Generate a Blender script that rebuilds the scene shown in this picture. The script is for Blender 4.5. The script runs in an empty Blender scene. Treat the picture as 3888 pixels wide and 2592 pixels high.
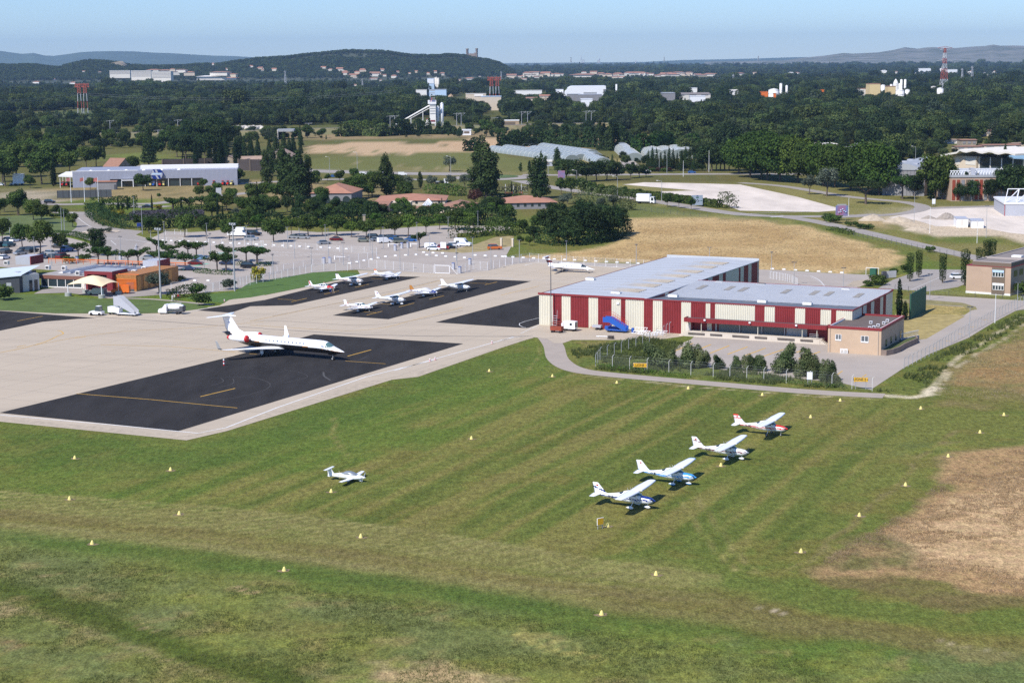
import bpy,bmesh,math,random
import numpy as np
from mathutils import Vector,Matrix
random.seed(7);RNG=np.random.default_rng(7)
SC=bpy.context.scene;COL=SC.collection
R=math.radians
F_PX=6700.0;UC=1944.0;VC=1296.0;CAM_H=57.0
PITCH=math.atan((VC-232.0)/F_PX);ROLL=0.0085
fw=np.array([0,math.cos(PITCH),-math.sin(PITCH)]);rt=np.array([1.0,0,0]);up=np.cross(rt,fw)
CR=rt*math.cos(ROLL)-up*math.sin(ROLL);CU=rt*math.sin(ROLL)+up*math.cos(ROLL)
cam_d=bpy.data.cameras.new('camera');cam=bpy.data.objects.new('camera',cam_d);COL.objects.link(cam)
cam.matrix_world=Matrix(((CR[0],CU[0],-fw[0],0),(CR[1],CU[1],-fw[1],0),(CR[2],CU[2],-fw[2],CAM_H),(0,0,0,1)))
cam_d.sensor_width=36.0;cam_d.lens=36.0*F_PX/3888.0;cam_d.clip_start=1.0;cam_d.clip_end=90000
SC.camera=cam
SUNV=Vector((-0.59,-0.68,1.0)).normalized()
SUN_EL=math.asin(SUNV.z);SUN_AZ=math.atan2(SUNV.x,SUNV.y)
W=bpy.data.worlds.new("World");SC.world=W;W.use_nodes=True
nt=W.node_tree;bg=nt.nodes['Background']
sky=nt.nodes.new('ShaderNodeTexSky');sky.sky_type='NISHITA';sky.sun_disc=False
sky.sun_elevation=SUN_EL;sky.sun_rotation=SUN_AZ;sky.altitude=0;sky.air_density=1.0;sky.dust_density=0.0;sky.ozone_density=5.0
tint=nt.nodes.new('ShaderNodeMix');tint.data_type='RGBA';tint.blend_type='MULTIPLY';tint.inputs[0].default_value=1;tint.inputs[7].default_value=(.80,.99,1.36,1)
nt.links.new(sky.outputs[0],tint.inputs[6]);nt.links.new(tint.outputs[2],bg.inputs[0]);bg.inputs[1].default_value=0.10
sl=bpy.data.lights.new('sun','SUN');sl.energy=5.0;sl.angle=R(0.53);sl.color=(1.0,0.955,0.89)
so=bpy.data.objects.new('sun',sl);COL.objects.link(so);so.rotation_euler=SUNV.to_track_quat('Z','Y').to_euler();so.location=(-200,-200,400)
SC.view_settings.view_transform='Standard';SC.view_settings.look='None';SC.view_settings.gamma=1.0;SC.view_settings.exposure=0.2
SC.cycles.max_bounces=5;SC.cycles.diffuse_bounces=2;SC.cycles.glossy_bounces=2;SC.cycles.transparent_max_bounces=12;SC.cycles.volume_bounces=0
SC.cycles.use_denoising=False
def G(p,z=0.0):
 d=CR*(p[0]-UC)/F_PX+CU*(VC-p[1])/F_PX+fw
 t=(z-CAM_H)/d[2]
 return np.array([d[0]*t,d[1]*t,z])
def D_(x,y):return(x*1.65306,y*1.65306)
def C1(x,y):return(x/2.352,150+y/2.352)
def C2(x,y):return(950+x/2.352,150+y/2.352)
def C3(x,y):return(1900+x/2.352,150+y/2.352)
def C4(x,y):return(2888+x/2.352,150+y/2.352)
def C5(x,y):return(x/2.352,750+y/2.352)
def C6(x,y):return(950+x/2.352,750+y/2.352)
def C7(x,y):return(1900+x/2.352,750+y/2.352)
def C8(x,y):return(2888+x/2.352,750+y/2.352)
def PTS(f,*xy):return[f(xy[i],xy[i+1])for i in range(0,len(xy),2)]
def mpp(p,z=0):
 g=G(p,z);return math.sqrt(g[0]**2+g[1]**2+CAM_H**2)/F_PX
def hgt(pb,pt):return abs(pb[1]-pt[1])*mpp(pb)*1.005
AZ=R(-25.7);E1=np.array([math.cos(AZ),math.sin(AZ),0]);E2=np.array([-math.sin(AZ),math.cos(AZ),0])
class VP:
 def __init__(s,o,rz):s.o=np.array([o[0],o[1],0.]);s.d=np.array([math.cos(rz),math.sin(rz),0]);s.n=np.array([-s.d[1],s.d[0],0])
 def __call__(s,p):
  d=CR*(p[0]-UC)/F_PX+CU*(VC-p[1])/F_PX+fw
  c=np.array([0,0,CAM_H]);t=((s.o-c)@s.n)/(d@s.n);q=c+d*t
  return float((q-s.o)@s.d),float(q[2])
def heading(a,b):return math.atan2(b[1]-a[1],b[0]-a[0])
ORD=['first','second','third','fourth','fifth','sixth','seventh','eighth','ninth','tenth','eleventh','twelfth','thirteenth','fourteenth','fifteenth','sixteenth','seventeenth','eighteenth','nineteenth','twentieth']
def ordn(i):
 if i<20:return ORD[i]
 t=['','','twenty','thirty','forty','fifty','sixty','seventy','eighty','ninety'][(i+1)//10]
 r=(i+1)%10
 return(t[:-1]+'ieth')if r==0 else t+'-'+ORD[r-1]
class MB:
 def __init__(s):s.v=[];s.f=[];s.m=[];s.sm=[]
 def add(s,vs,fs,mi=0,sm=False):
  o=len(s.v);s.v.extend([tuple(map(float,q))for q in vs])
  for f in fs:s.f.append(tuple(i+o for i in f));s.m.append(mi);s.sm.append(sm)
  return s
 def box(s,x0,x1,y0,y1,z0,z1,mi=0):
  v=[(x0,y0,z0),(x1,y0,z0),(x1,y1,z0),(x0,y1,z0),(x0,y0,z1),(x1,y0,z1),(x1,y1,z1),(x0,y1,z1)]
  return s.add(v,[(0,3,2,1),(4,5,6,7),(0,1,5,4),(1,2,6,5),(2,3,7,6),(3,0,4,7)],mi)
 def poly(s,pts,mi=0):return s.add(pts,[tuple(range(len(pts)))],mi)
 def prism(s,pts,z0,z1,mi=0,mt=None):
  n=len(pts)
  s.add([(p[0],p[1],z0)for p in pts]+[(p[0],p[1],z1)for p in pts],[(i,(i+1)%n,(i+1)%n+n,i+n)for i in range(n)]+[tuple(range(n-1,-1,-1))],mi)
  return s.add([(p[0],p[1],z1)for p in pts],[tuple(range(n))],mi if mt is None else mt)
 def ext(s,prof,y0,y1,mi=0):
  n=len(prof)
  return s.add([(p[0],y0,p[1])for p in prof]+[(p[0],y1,p[1])for p in prof],[((i+1)%n,i,i+n,(i+1)%n+n)for i in range(n)]+[tuple(range(n)),tuple(range(2*n-1,n-1,-1))],mi)
 def tube(s,a,b,r0,r1=None,n=6,mi=0,caps=True,sm=True):
  r1=r0 if r1 is None else r1
  a=Vector(a);b=Vector(b);d=(b-a).normalized();q=d.orthogonal().normalized();w=d.cross(q)
  vs=[];
  for c,r in((a,r0),(b,r1)):
   for i in range(n):
    t=2*math.pi*i/n;vs.append(c+(q*math.cos(t)+w*math.sin(t))*r)
  s.add(vs,[(i,(i+1)%n,(i+1)%n+n,i+n)for i in range(n)],mi,sm)
  if caps:s.add(vs,[tuple(range(n-1,-1,-1)),tuple(range(n,2*n))],mi)
  return s
 def loft(s,rings,mi=0,caps=True,sm=True,closed=True):
  n=len(rings[0]);vs=[p for r in rings for p in r];fs=[]
  for k in range(len(rings)-1):
   for i in range(n if closed else n-1):
    j=(i+1)%n;fs.append((k*n+i,k*n+j,(k+1)*n+j,(k+1)*n+i))
  s.add(vs,fs,mi,sm)
  if caps:s.add(vs,[tuple(range(n-1,-1,-1)),tuple(range((len(rings)-1)*n,len(rings)*n))],mi)
  return s
 def lathe(s,prof,n=12,c=(0,0,0),mi=0,sm=True):
  return s.loft([[(c[0]+r*math.cos(2*math.pi*i/n),c[1]+r*math.sin(2*math.pi*i/n),c[2]+z)for i in range(n)]for r,z in prof],mi,True,sm)
 def xf(s,M):
  s.v=[tuple(M@Vector(q))for q in s.v];return s
 def build(s,name,mats,parent=None,loc=(0,0,0),rz=0):
  me=bpy.data.meshes.new(name);me.from_pydata(s.v,[],s.f)
  for m in(mats if isinstance(mats,(list,tuple))else[mats]):me.materials.append(m)
  me.polygons.foreach_set('material_index',s.m);me.polygons.foreach_set('use_smooth',s.sm);me.update()
  o=bpy.data.objects.new(name,me);COL.objects.link(o);o.parent=parent;o.location=loc;o.rotation_euler=(0,0,rz)
  return o
def tag(o,label=None,cat=None,group=None,kind=None):
 if label:o['label']=label
 if cat:o['category']=cat
 if group:o['group']=group
 if kind:o['kind']=kind
 return o
def thing(name,label,cat,loc=(0,0,0),rz=0,group=None):
 o=bpy.data.objects.new(name,None);COL.objects.link(o);o.empty_display_size=.5
 o.location=tuple(map(float,loc));o.rotation_euler=(0,0,rz);return tag(o,label,cat,group)
def dup(root,loc,rz=None,label=None,scale=None,group=None):
 r=root.copy();COL.objects.link(r);r.location=tuple(map(float,loc))
 if rz is not None:r.rotation_euler=(0,0,rz)
 if scale is not None:r.scale=scale if isinstance(scale,tuple)else(scale,)*3
 if label:r['label']=label
 if group:r['group']=group
 for ch in list(root.children):
  c=ch.copy();COL.objects.link(c);c.parent=r
  for g in ch.children:
   d=g.copy();COL.objects.link(d);d.parent=c
 return r
def kill(root):
 for ch in list(root.children):
  for g in list(ch.children):bpy.data.objects.remove(g)
  bpy.data.objects.remove(ch)
 bpy.data.objects.remove(root)
_MC={}
def mat(name,col,rough=.7,var=0.0,scale=1.0,metal=0.0,spec=.4,bump=0.0,col2=None,det=4,stretch=None,alpha=1.0):
 if name in _MC:return _MC[name]
 m=bpy.data.materials.new(name);m.use_nodes=True;t=m.node_tree;b=t.nodes['Principled BSDF']
 b.inputs['Roughness'].default_value=rough;b.inputs['Metallic'].default_value=metal;b.inputs['Specular IOR Level'].default_value=spec
 b.inputs['Base Color'].default_value=(*col,1);b.inputs['Alpha'].default_value=alpha
 if var>0 or col2:
  g=t.nodes.new('ShaderNodeNewGeometry');nz=t.nodes.new('ShaderNodeTexNoise');nz.inputs['Scale'].default_value=scale;nz.inputs['Detail'].default_value=det;nz.inputs['Roughness'].default_value=.65
  src=g.outputs['Position']
  if stretch:
   mp=t.nodes.new('ShaderNodeMapping');mp.inputs['Rotation'].default_value=(0,0,stretch[0]);mp.inputs['Scale'].default_value=(stretch[1],stretch[2],1)
   t.links.new(src,mp.inputs[0]);src=mp.outputs[0]
  t.links.new(src,nz.inputs['Vector'])
  cr=t.nodes.new('ShaderNodeValToRGB');cr.color_ramp.elements[0].position=.3;cr.color_ramp.elements[1].position=.7
  c2=col2 or tuple(min(1,c*(1+var))for c in col);c1=col if col2 else tuple(c*(1-var)for c in col)
  cr.color_ramp.elements[0].color=(*c1,1);cr.color_ramp.elements[1].color=(*c2,1)
  t.links.new(nz.outputs[0],cr.inputs[0]);t.links.new(cr.outputs[0],b.inputs['Base Color'])
  if bump:
   bp=t.nodes.new('ShaderNodeBump');bp.inputs['Strength'].default_value=bump;bp.inputs['Distance'].default_value=.3
   t.links.new(nz.outputs[0],bp.inputs['Height']);t.links.new(bp.outputs[0],b.inputs['Normal'])
 _MC[name]=m;return m
def leafmat(name,c1,c2,vary=.25,upn=False):
 if name in _MC:return _MC[name]
 m=bpy.data.materials.new(name);m.use_nodes=True;t=m.node_tree;b=t.nodes['Principled BSDF']
 b.inputs['Roughness'].default_value=.75;b.inputs['Specular IOR Level'].default_value=.12
 g=t.nodes.new('ShaderNodeNewGeometry');nz=t.nodes.new('ShaderNodeTexNoise');nz.inputs['Scale'].default_value=.45;nz.inputs['Detail'].default_value=3
 oi=t.nodes.new('ShaderNodeObjectInfo');t.links.new(g.outputs['Position'],nz.inputs['Vector'])
 mx=t.nodes.new('ShaderNodeMix');mx.data_type='RGBA';mx.inputs[6].default_value=(*c1,1);mx.inputs[7].default_value=(*c2,1)
 mr=t.nodes.new('ShaderNodeMapRange');mr.inputs[1].default_value=.35;mr.inputs[2].default_value=.65
 ad=t.nodes.new('ShaderNodeMath');ad.operation='ADD';ml=t.nodes.new('ShaderNodeMath');ml.operation='MULTIPLY_ADD';ml.inputs[1].default_value=.22;ml.inputs[2].default_value=-.11
 t.links.new(g.outputs['Random Per Island'],ml.inputs[0]);t.links.new(nz.outputs[0],ad.inputs[0]);t.links.new(ml.outputs[0],ad.inputs[1])
 t.links.new(ad.outputs[0],mr.inputs[0]);t.links.new(mr.outputs[0],mx.inputs[0])
 hs=t.nodes.new('ShaderNodeHueSaturation');mv=t.nodes.new('ShaderNodeMapRange');mv.inputs[3].default_value=1-vary;mv.inputs[4].default_value=1+vary
 mh=t.nodes.new('ShaderNodeMapRange');mh.inputs[3].default_value=.485;mh.inputs[4].default_value=.515
 w=t.nodes.new('ShaderNodeMath');w.operation='MULTIPLY';w.inputs[1].default_value=7.31;w2=t.nodes.new('ShaderNodeMath');w2.operation='FRACT'
 t.links.new(oi.outputs['Random'],mv.inputs[0]);t.links.new(oi.outputs['Random'],w.inputs[0]);t.links.new(w.outputs[0],w2.inputs[0]);t.links.new(w2.outputs[0],mh.inputs[0])
 t.links.new(mv.outputs[0],hs.inputs['Value']);t.links.new(mh.outputs[0],hs.inputs['Hue']);t.links.new(mx.outputs[2],hs.inputs['Color']);t.links.new(hs.outputs[0],b.inputs['Base Color'])
 tl=t.nodes.new('ShaderNodeBsdfTranslucent');ms=t.nodes.new('ShaderNodeMixShader');ms.inputs[0].default_value=.5 if upn else .28;t.links.new(hs.outputs[0],tl.inputs[0]);t.links.new(b.outputs[0],ms.inputs[1]);t.links.new(tl.outputs[0],ms.inputs[2]);t.links.new(ms.outputs[0],t.nodes['Material Output'].inputs[0])
 _MC[name]=m;return m
M=dict(
 concrete=mat('apron_concrete',(.45,.375,.28),.85,.07,.12,stretch=(AZ,.25,1.0)),
 lightconc=mat('light_concrete',(.60,.53,.44),.85,.08,.3),
 asphalt=mat('fresh_asphalt',(.036,.034,.034),.95,.22,.25,stretch=(AZ,1.0,.25),spec=.04),
 road=mat('worn_road',(.31,.275,.24),.85,.08,.15),yard=mat('yard_paving',(.375,.325,.275),.85,.09,.12),
 path=mat('path_paving',(.36,.305,.25),.85,.08,.3),dirt=mat('dirt_verge',(.42,.35,.26),.9,.2,.8),
 white_line=mat('white_road_paint',(.72,.71,.68),.6,.12,.8),yellow_line=mat('yellow_road_paint',(.62,.36,.04),.6,.15,.8),tar=mat('dark_tar_seam',(.09,.09,.1),.8),green_line=mat('green_walk_paint',(.18,.5,.36),.7),
 gravelwhite=mat('white_gravel',(.62,.54,.455),.9,.17,.10,stretch=(R(-30),1,.3)),
 white=mat('white_paint',(.82,.82,.82),.35,.02,1.5,spec=.5),planewhite=mat('aircraft_white_paint',(.84,.845,.85),.25,spec=.5),
 whitecon=mat('white_concrete',(.78,.76,.72),.8),grey=mat('grey_metal',(.36,.37,.38),.5,.05,1),dgrey=mat('dark_grey_metal',(.09,.09,.10),.5),black=mat('black_rubber',(.015,.015,.016),.7),
 glass=mat('dark_glass',(.03,.045,.05),.08,spec=.8),glasst=mat('tinted_windscreen',(.09,.17,.17),.1,spec=.8),blackpaint=mat('gloss_black_paint',(.012,.012,.014),.2,spec=.5),
 red=mat('red_paint',(.50,.02,.02),.4),brightred=mat('bright_red_paint',(.62,.03,.015),.4),hred=mat('hangar_red_sheet',(.225,.024,.026),.55,.12,.5),cream=mat('hangar_cream_sheet',(.66,.62,.50),.6,.03,.4),
 hroof=mat('pale_roof_sheet',(.45,.465,.48),.6,.05,.12),hroof2=mat('ribbed_roof_sheet',(.50,.51,.52),.55,.04,.2),hroofd=mat('slate_grey_roof_sheet',(.135,.145,.16),.6,.08,.2),
 skylt=mat('brown_skylight',(.30,.27,.22),.5,.2,1),tan=mat('tan_render',(.50,.365,.25),.85,.08,.35),pinktan=mat('pinkish_render',(.44,.315,.225),.85,.07,.3),
 brownp=mat('brown_panel',(.16,.12,.085),.7),roofgravel=mat('roof_gravel',(.22,.19,.17),.9,.1,.5),terra=mat('terracotta_tiles',(.29,.155,.105),.85,.16,.8),terra2=mat('orange_terracotta_tiles',(.38,.185,.12),.85,.12,.3),terraold=mat('old_tiles',(.34,.24,.18),.85,.15,.6),
 stone=mat('old_stone',(.33,.27,.20),.9,.15,.5),creamwall=mat('cream_wall',(.62,.52,.40),.85,.05,.5),palewall=mat('pale_wall',(.66,.62,.55),.85,.05,.5),greywall=mat('grey_wall',(.24,.235,.24),.85,.08,.4),
 lilac=mat('pale_grey_cladding',(.42,.43,.47),.5,.04,.5),blue=mat('blue_paint',(.02,.10,.42),.4),navy=mat('navy_paint',(.012,.035,.20),.3),skyblue=mat('sky_blue_paint',(.06,.32,.72),.35),lightblue=mat('pale_blue_cladding',(.46,.60,.76),.5),
 orange=mat('orange_paint',(.75,.17,.02),.45),ocher=mat('orange_lattice',(.36,.16,.045),.6,.2,1.5),maroon=mat('maroon_render',(.20,.025,.03),.7),sail=mat('cream_sail_fabric',(.78,.63,.40),.8),charcoal=mat('charcoal_cladding',(.05,.055,.065),.6),
 yellow=mat('yellow_plastic',(.74,.62,.20),.5),signyellow=mat('yellow_sign_face',(.72,.40,.02),.5),silver=mat('silver_paint',(.42,.44,.46),.3,metal=.5),dkblue=mat('dark_blue_car_paint',(.02,.035,.08),.25),dkred=mat('dark_red_car_paint',(.14,.015,.015),.25),teal=mat('teal_car_paint',(.03,.10,.12),.25),greenp=mat('green_panel',(.02,.10,.06),.7),rust=mat('rust_red_steel',(.26,.05,.025),.7,.2,2),rockp=mat('pale_rock',(.55,.50,.43),.9,.2,1),rubble=mat('grey_rubble',(.30,.26,.22),.95,.2,1.2,bump=.6),
 bark=mat('bark',(.12,.09,.07),.9),fabricgrey=mat('grey_canvas_cover',(.50,.50,.50),.85,.08,1.5),skin=mat('skin',(.45,.26,.18),.6),gold=mat('gold_brown_paint',(.40,.17,.03),.4),polyt=mat('greenhouse_film',(.27,.30,.285),.35,.12,.3),factory=mat('yellow_cladding',(.68,.52,.26),.7),pylonred=mat('pylon_red_steel',(.42,.09,.06),.6),pylonwhite=mat('pylon_white_steel',(.60,.60,.60),.6),
 beige=mat('beige_block',(.42,.30,.19),.8),meshw=mat('fence_mesh',(.62,.62,.60),.6,alpha=.10),meshg=mat('grey_fence_mesh',(.30,.31,.30),.6,alpha=.06),ballast=mat('railway_ballast',(.20,.16,.14),.9,.2,.5),
 )
L=dict(
 g1=leafmat('leaf_mid_green',(.034,.066,.014),(.095,.140,.030)),g2=leafmat('leaf_dark_green',(.016,.036,.012),(.050,.082,.024)),g3=leafmat('leaf_fresh_green',(.045,.095,.015),(.11,.18,.03)),
 pop=leafmat('leaf_poplar',(.026,.048,.014),(.065,.095,.030)),cyp=leafmat('leaf_cypress',(.012,.026,.010),(.026,.046,.016),.15),oli=leafmat('leaf_olive_grey',(.055,.075,.05),(.13,.155,.11)),wil=leafmat('leaf_willow',(.055,.085,.030),(.17,.20,.085)),
 mul=leafmat('leaf_mulberry',(.022,.052,.012),(.06,.11,.022),.12),brn=leafmat('leaf_reddish',(.05,.02,.02),(.10,.04,.035)),yel=leafmat('leaf_broom_yellow',(.10,.13,.02),(.40,.30,.03)),far=leafmat('leaf_far_wood',(.030,.056,.018),(.100,.130,.038),.5),lav=leafmat('lavender',(.06,.055,.07),(.11,.10,.12)),
 dry=leafmat('dry_grass_blades',(.34,.25,.13),(.55,.43,.25),.1,True),grs=leafmat('grass_blades',(.10,.125,.034),(.19,.21,.075),.1,True),
 )
def text_mesh(s,size,name,material,parent,loc,rot,ext=.01):
 cu=bpy.data.curves.new(name,'FONT');cu.body=s;cu.size=size;cu.align_x='CENTER';cu.align_y='CENTER';cu.extrude=ext;cu.offset=size*.012
 o=bpy.data.objects.new(name,cu);COL.objects.link(o)
 me=bpy.data.meshes.new_from_object(o.evaluated_get(bpy.context.evaluated_depsgraph_get()));bpy.data.objects.remove(o);bpy.data.curves.remove(cu)
 me.materials.clear();me.materials.append(material)
 ob=bpy.data.objects.new(name,me);COL.objects.link(ob);ob.parent=parent;ob.location=loc;ob.rotation_euler=rot;return ob
def vnoise(x,y,s,seed=0):
 x=x/s+seed*17.3;y=y/s-seed*9.1;xi=np.floor(x).astype(np.int64);yi=np.floor(y).astype(np.int64);fx=x-xi;fy=y-yi
 fx=fx*fx*(3-2*fx);fy=fy*fy*(3-2*fy)
 def h(a,b):
  n=(a*374761393+b*668265263+seed*982451653)&0x7fffffff;n=((n^(n>>13))*1274126177)&0x7fffffff
  return((n^(n>>16))&0xffff)/65535.0
 return(h(xi,yi)*(1-fx)+h(xi+1,yi)*fx)*(1-fy)+(h(xi,yi+1)*(1-fx)+h(xi+1,yi+1)*fx)*fy
def fbm(x,y,s,seed=0):return(vnoise(x,y,s,seed)*.5+vnoise(x,y,s/2.1,seed+1)*.27+vnoise(x,y,s/4.3,seed+2)*.15+vnoise(x,y,s/9,seed+3)*.08)
def seg_dist(x,y,a,b):
 dx,dy=b[0]-a[0],b[1]-a[1];t=np.clip(((x-a[0])*dx+(y-a[1])*dy)/(dx*dx+dy*dy+1e-9),0,1)
 return np.hypot(x-a[0]-t*dx,y-a[1]-t*dy)
def line_dist(x,y,P):
 d=np.full(x.shape,1e9)
 for i in range(len(P)-1):d=np.minimum(d,seg_dist(x,y,P[i],P[i+1]))
 return d
def inside(x,y,P):
 c=np.zeros(x.shape,bool);n=len(P)
 for i in range(n):
  x0,y0=P[i][:2];x1,y1=P[(i+1)%n][:2]
  if y0==y1:continue
  c^=((y0>y)!=(y1>y))&(x<(x1-x0)*(y-y0)/(y1-y0)+x0)
 return c
def sd_poly(x,y,P):
 d=line_dist(x,y,list(P)+[P[0]]);return np.where(inside(x,y,P),d,-d)
def axis(a,b,st,lo,hi,k=1.18):
 m=list(np.arange(a,b,st));s=st;q=m[-1]
 while q<hi:s*=k;q+=s;m.append(q)
 s=st;q=a;l=[]
 while q>lo:s*=k;q-=s;l.append(q)
 return np.array(l[::-1]+m)
gx=axis(-95,125,.75,-42000,42000,1.12);gy=axis(150,430,1.0,-3000,45000,1.05)
GX,GY=np.meshgrid(gx,gy);gxx=GX.ravel();gyy=GY.ravel()
wx=gxx+(vnoise(gxx,gyy,9,5)-.5)*5+(vnoise(gxx,gyy,2.5,6)-.5)*2;wy=gyy+(vnoise(gxx,gyy,9,7)-.5)*8+(vnoise(gxx,gyy,2.5,8)-.5)*4
col=np.empty((gxx.size,3));col[:]=(.080,.112,.030)
def mixc(mask,c):
 global col
 mask=np.clip(mask,0,1)[:,None];col=col*(1-mask)+np.array(c)[None]*mask
def gp(px):return[tuple(G(p)[:2])for p in px]
def Z(px,c,soft=2.,st=1.,noisy=0.,ns=6.):
 P=gp(px);m=np.clip(sd_poly(wx,wy,P)/soft+.5,0,1)*st
 if noisy:m=m*np.clip((fbm(gxx,gyy,ns,31)-.5)*4*noisy+1-noisy*.5,0,1)
 mixc(m,c)
def ZL(px,w,c,st=1.,noisy=0.,ns=5.,j=1.):
 P=gp(px);xx=gxx+(wx-gxx)*j;yy=gyy+(wy-gyy)*j
 m=np.clip(1.5-line_dist(xx,yy,P)/w,0,1)*st
 if noisy:m=m*np.clip((fbm(gxx,gyy,ns,41)-.5)*5*noisy+1-noisy*.5,0,1)
 mixc(m,c)
DRY=(.40,.295,.165);DRY2=(.27,.17,.085);BRN=(.135,.108,.042);DKG=(.046,.088,.021);LTG=(.185,.195,.092);YEL=(.12,.155,.04);BLG=(.085,.118,.055)
mixc(np.clip((gyy-640)/60,0,1),(.075,.085,.035));mixc(np.clip((gyy-1500)/300,0,1),(.040,.055,.022))
nn=fbm(gxx,gyy,30,1);mixc(np.clip((nn-.5)*3,0,.35),(.115,.128,.042));mixc(np.clip((.47-nn)*4,0,.3),(.068,.108,.026))
nn=fbm(gxx,gyy,9,4);mixc(np.clip((nn-.56)*4,0,.3),BRN)
u_=gxx*E1[0]+gyy*E1[1];v_=gxx*E2[0]+gyy*E2[1]
st_=vnoise(u_,v_,1,3)*0+vnoise(u_*9,v_*.35,12,11)*.5+vnoise(u_*4.1,v_*.2,12,12)*.5
mid=np.clip(sd_poly(gxx,gyy,gp(PTS(D_,1250,790,2150,930,1900,1290,600,1270,0,1140,0,990,450,1020)))/6,0,1)
mixc(np.clip((st_-.5)*4,0,.6)*mid,(.138,.138,.052));mixc(np.clip((.46-st_)*4.5,0,.65)*mid,(.052,.084,.020))
Z(PTS(D_,1000,870,1250,780,1290,830,1260,900,1000,1010,520,1110,300,1180,0,1150,0,1000,430,1030),(.060,.112,.022),8,.75,.5,12)
Z(PTS(D_,0,980,420,1025,560,990,900,880,1230,790,1240,830,920,930,560,1060,300,1110,0,1050),DKG,4,.6,.4,6)
RUN=lambda o:PTS(D_,0,1120+o,400,1160+o,830,1215+o*1.0,1300,1290+o,1800,1352+o,2400,1430+o)
for o in(5,14,24,33,44,54,78,95,103):ZL(PTS(D_,0,1125+o,500,1160+o,900,1205+o,1300,1268+o*.9,1650,1320+o*.6),.5,LTG,.9,.3,9,.08)
Z(PTS(D_,0,1125,400,1150,850,1190,1300,1260,1640,1320,1620,1345,1400,1350,1060,1350,700,1300,300,1240,0,1205),(.118,.128,.052),3,.6,.3,9)
ZL(RUN(60),2.2,(.150,.122,.044),.65,.3,9,.12);ZL(RUN(88),1.6,(.150,.150,.070),.7,.2,9,.12)
ZL(RUN(112),3.0,DKG,.8,.2,8,.2);ZL(RUN(132),2.2,(.056,.100,.024),.7,.3,8,.6)
ZL(PTS(D_,1640,1355,1900,1372,2400,1440),3.6,(.070,.108,.028),.7,.3,7,.6);ZL(PTS(D_,1500,1370,1900,1445,2400,1512),4.5,(.115,.108,.042),.7,.5,6,.6)
ZL(PTS(D_,1300,1440,1800,1510,2400,1590),4.5,(.060,.110,.024),.8,.4,7,.6)
ZL(PTS(D_,1750,1402,1815,1412),.25,(.42,.36,.27),.8,.6,1,.3);ZL(PTS(D_,2130,1462,2330,1502),.35,(.32,.26,.17),.7,.9,1.5,.4)
Z(PTS(D_,-100,1225,500,1330,1100,1400,1500,1480,2400,1600,2400,1800,-100,1800),(.098,.130,.048),5,.75,.4,14)
ro=np.clip(-sd_poly(gxx,gyy,gp(PTS(D_,-400,900,2800,1100,2800,1500,1500,1440,1000,1372,500,1300,-400,1200)))/4,0,1)*(gyy<260)
nn=fbm(gxx,gyy,7,51);mixc(ro*np.clip((nn-.52)*5,0,.6),YEL);nn=fbm(gxx,gyy,11,52);mixc(ro*np.clip((nn-.55)*6,0,.6),BLG);nn=fbm(gxx,gyy,4,53);mixc(ro*np.clip((nn-.62)*7,0,.4),(.18,.16,.08));mixc(ro*np.clip((.40-nn)*7,0,.35),(.06,.09,.03))
ZL(PTS(D_,-60,1335,130,1385,320,1460,500,1520,760,1600),2.2,(.046,.074,.016),.95,.1,5,.25);ZL(PTS(D_,-60,1365,60,1400,260,1480,420,1530,600,1600),.4,(.20,.18,.09),.7,.5,4,.3)
ZL(PTS(D_,-60,1312,150,1362,360,1440,700,1550),.45,(.04,.066,.018),.8,.4,4,.3)
Z(PTS(D_,860,1520,1000,1505,1100,1530,1150,1560,950,1580,880,1560),DRY,2,.8,.5,3);Z(PTS(D_,0,1380,60,1395,80,1420,0,1430),DRY,1.5,.6,.6,3);Z(PTS(D_,0,1470,70,1480,30,1500,0,1510),DRY2,1,.6,.5,2)
for q in((580,1358),(340,1445),(150,1306),(545,1356)):ZL(PTS(D_,q[0]-18,q[1],q[0]+20,q[1]+2),.7,DRY,.7,.4,2)
ZL(PTS(D_,1180,1455,1230,1482,1370,1512),.4,(.26,.27,.10),.8,.4,3,.4)
for q in((1200,1440,1225,1475),(1250,1445,1275,1485),(1300,1455,1320,1490)):ZL(PTS(D_,*q),.3,(.24,.26,.10),.6,.5,2,.4)
Z(PTS(D_,2420,1000,2260,1030,2160,1095,2090,1160,2000,1215,1880,1290,1870,1312,2050,1325,2200,1345,2420,1375),(.30,.205,.105),3,1.);Z(PTS(D_,2420,1090,2270,1110,2180,1150,2080,1205,2010,1240,2100,1290,2250,1310,2420,1330),(.43,.31,.18),3,.9,.5,5)
Z(PTS(D_,1900,1240,2010,1235,2130,1290,2200,1325,1960,1300),(.065,.088,.03),3,.8,.8,5);Z(PTS(D_,1850,1300,2060,1325,2420,1370,2420,1420,2150,1390,1880,1320),(.15,.115,.05),2,.8,.6,5)
Z(PTS(D_,2420,700,2300,780,2200,840,2150,900,2150,930,2420,940),(.25,.18,.085),4,.9,.4,8);Z(PTS(D_,2420,770,2330,810,2230,850,2180,890,2420,900),(.26,.165,.075),3,.8,.9,5);Z(PTS(D_,2120,880,2300,900,2420,930,2420,950,2100,930),(.06,.095,.025),3,.8,.4,6)
ZL(PTS(D_,2135,900,2150,880,2190,830,2260,780,2352,725),.5,(.46,.40,.29),.8,.6,2,.2);ZL(PTS(D_,2150,905,2180,855,2280,790,2400,715),.5,(.46,.40,.29),.7,.8,2,.2)
ZL(PTS(D_,2010,905,2090,911,2130,904,2142,890),.9,(.58,.52,.40),.9,.3,2,.3);ZL(PTS(D_,1340,862,1560,885,1840,908,2010,915),.4,(.42,.36,.24),.7,.8,2,.2)
ZL(PTS(D_,2200,990,2090,1080,1960,1190,1860,1280),.5,(.20,.16,.075),.6,.7,3,.3)
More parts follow.
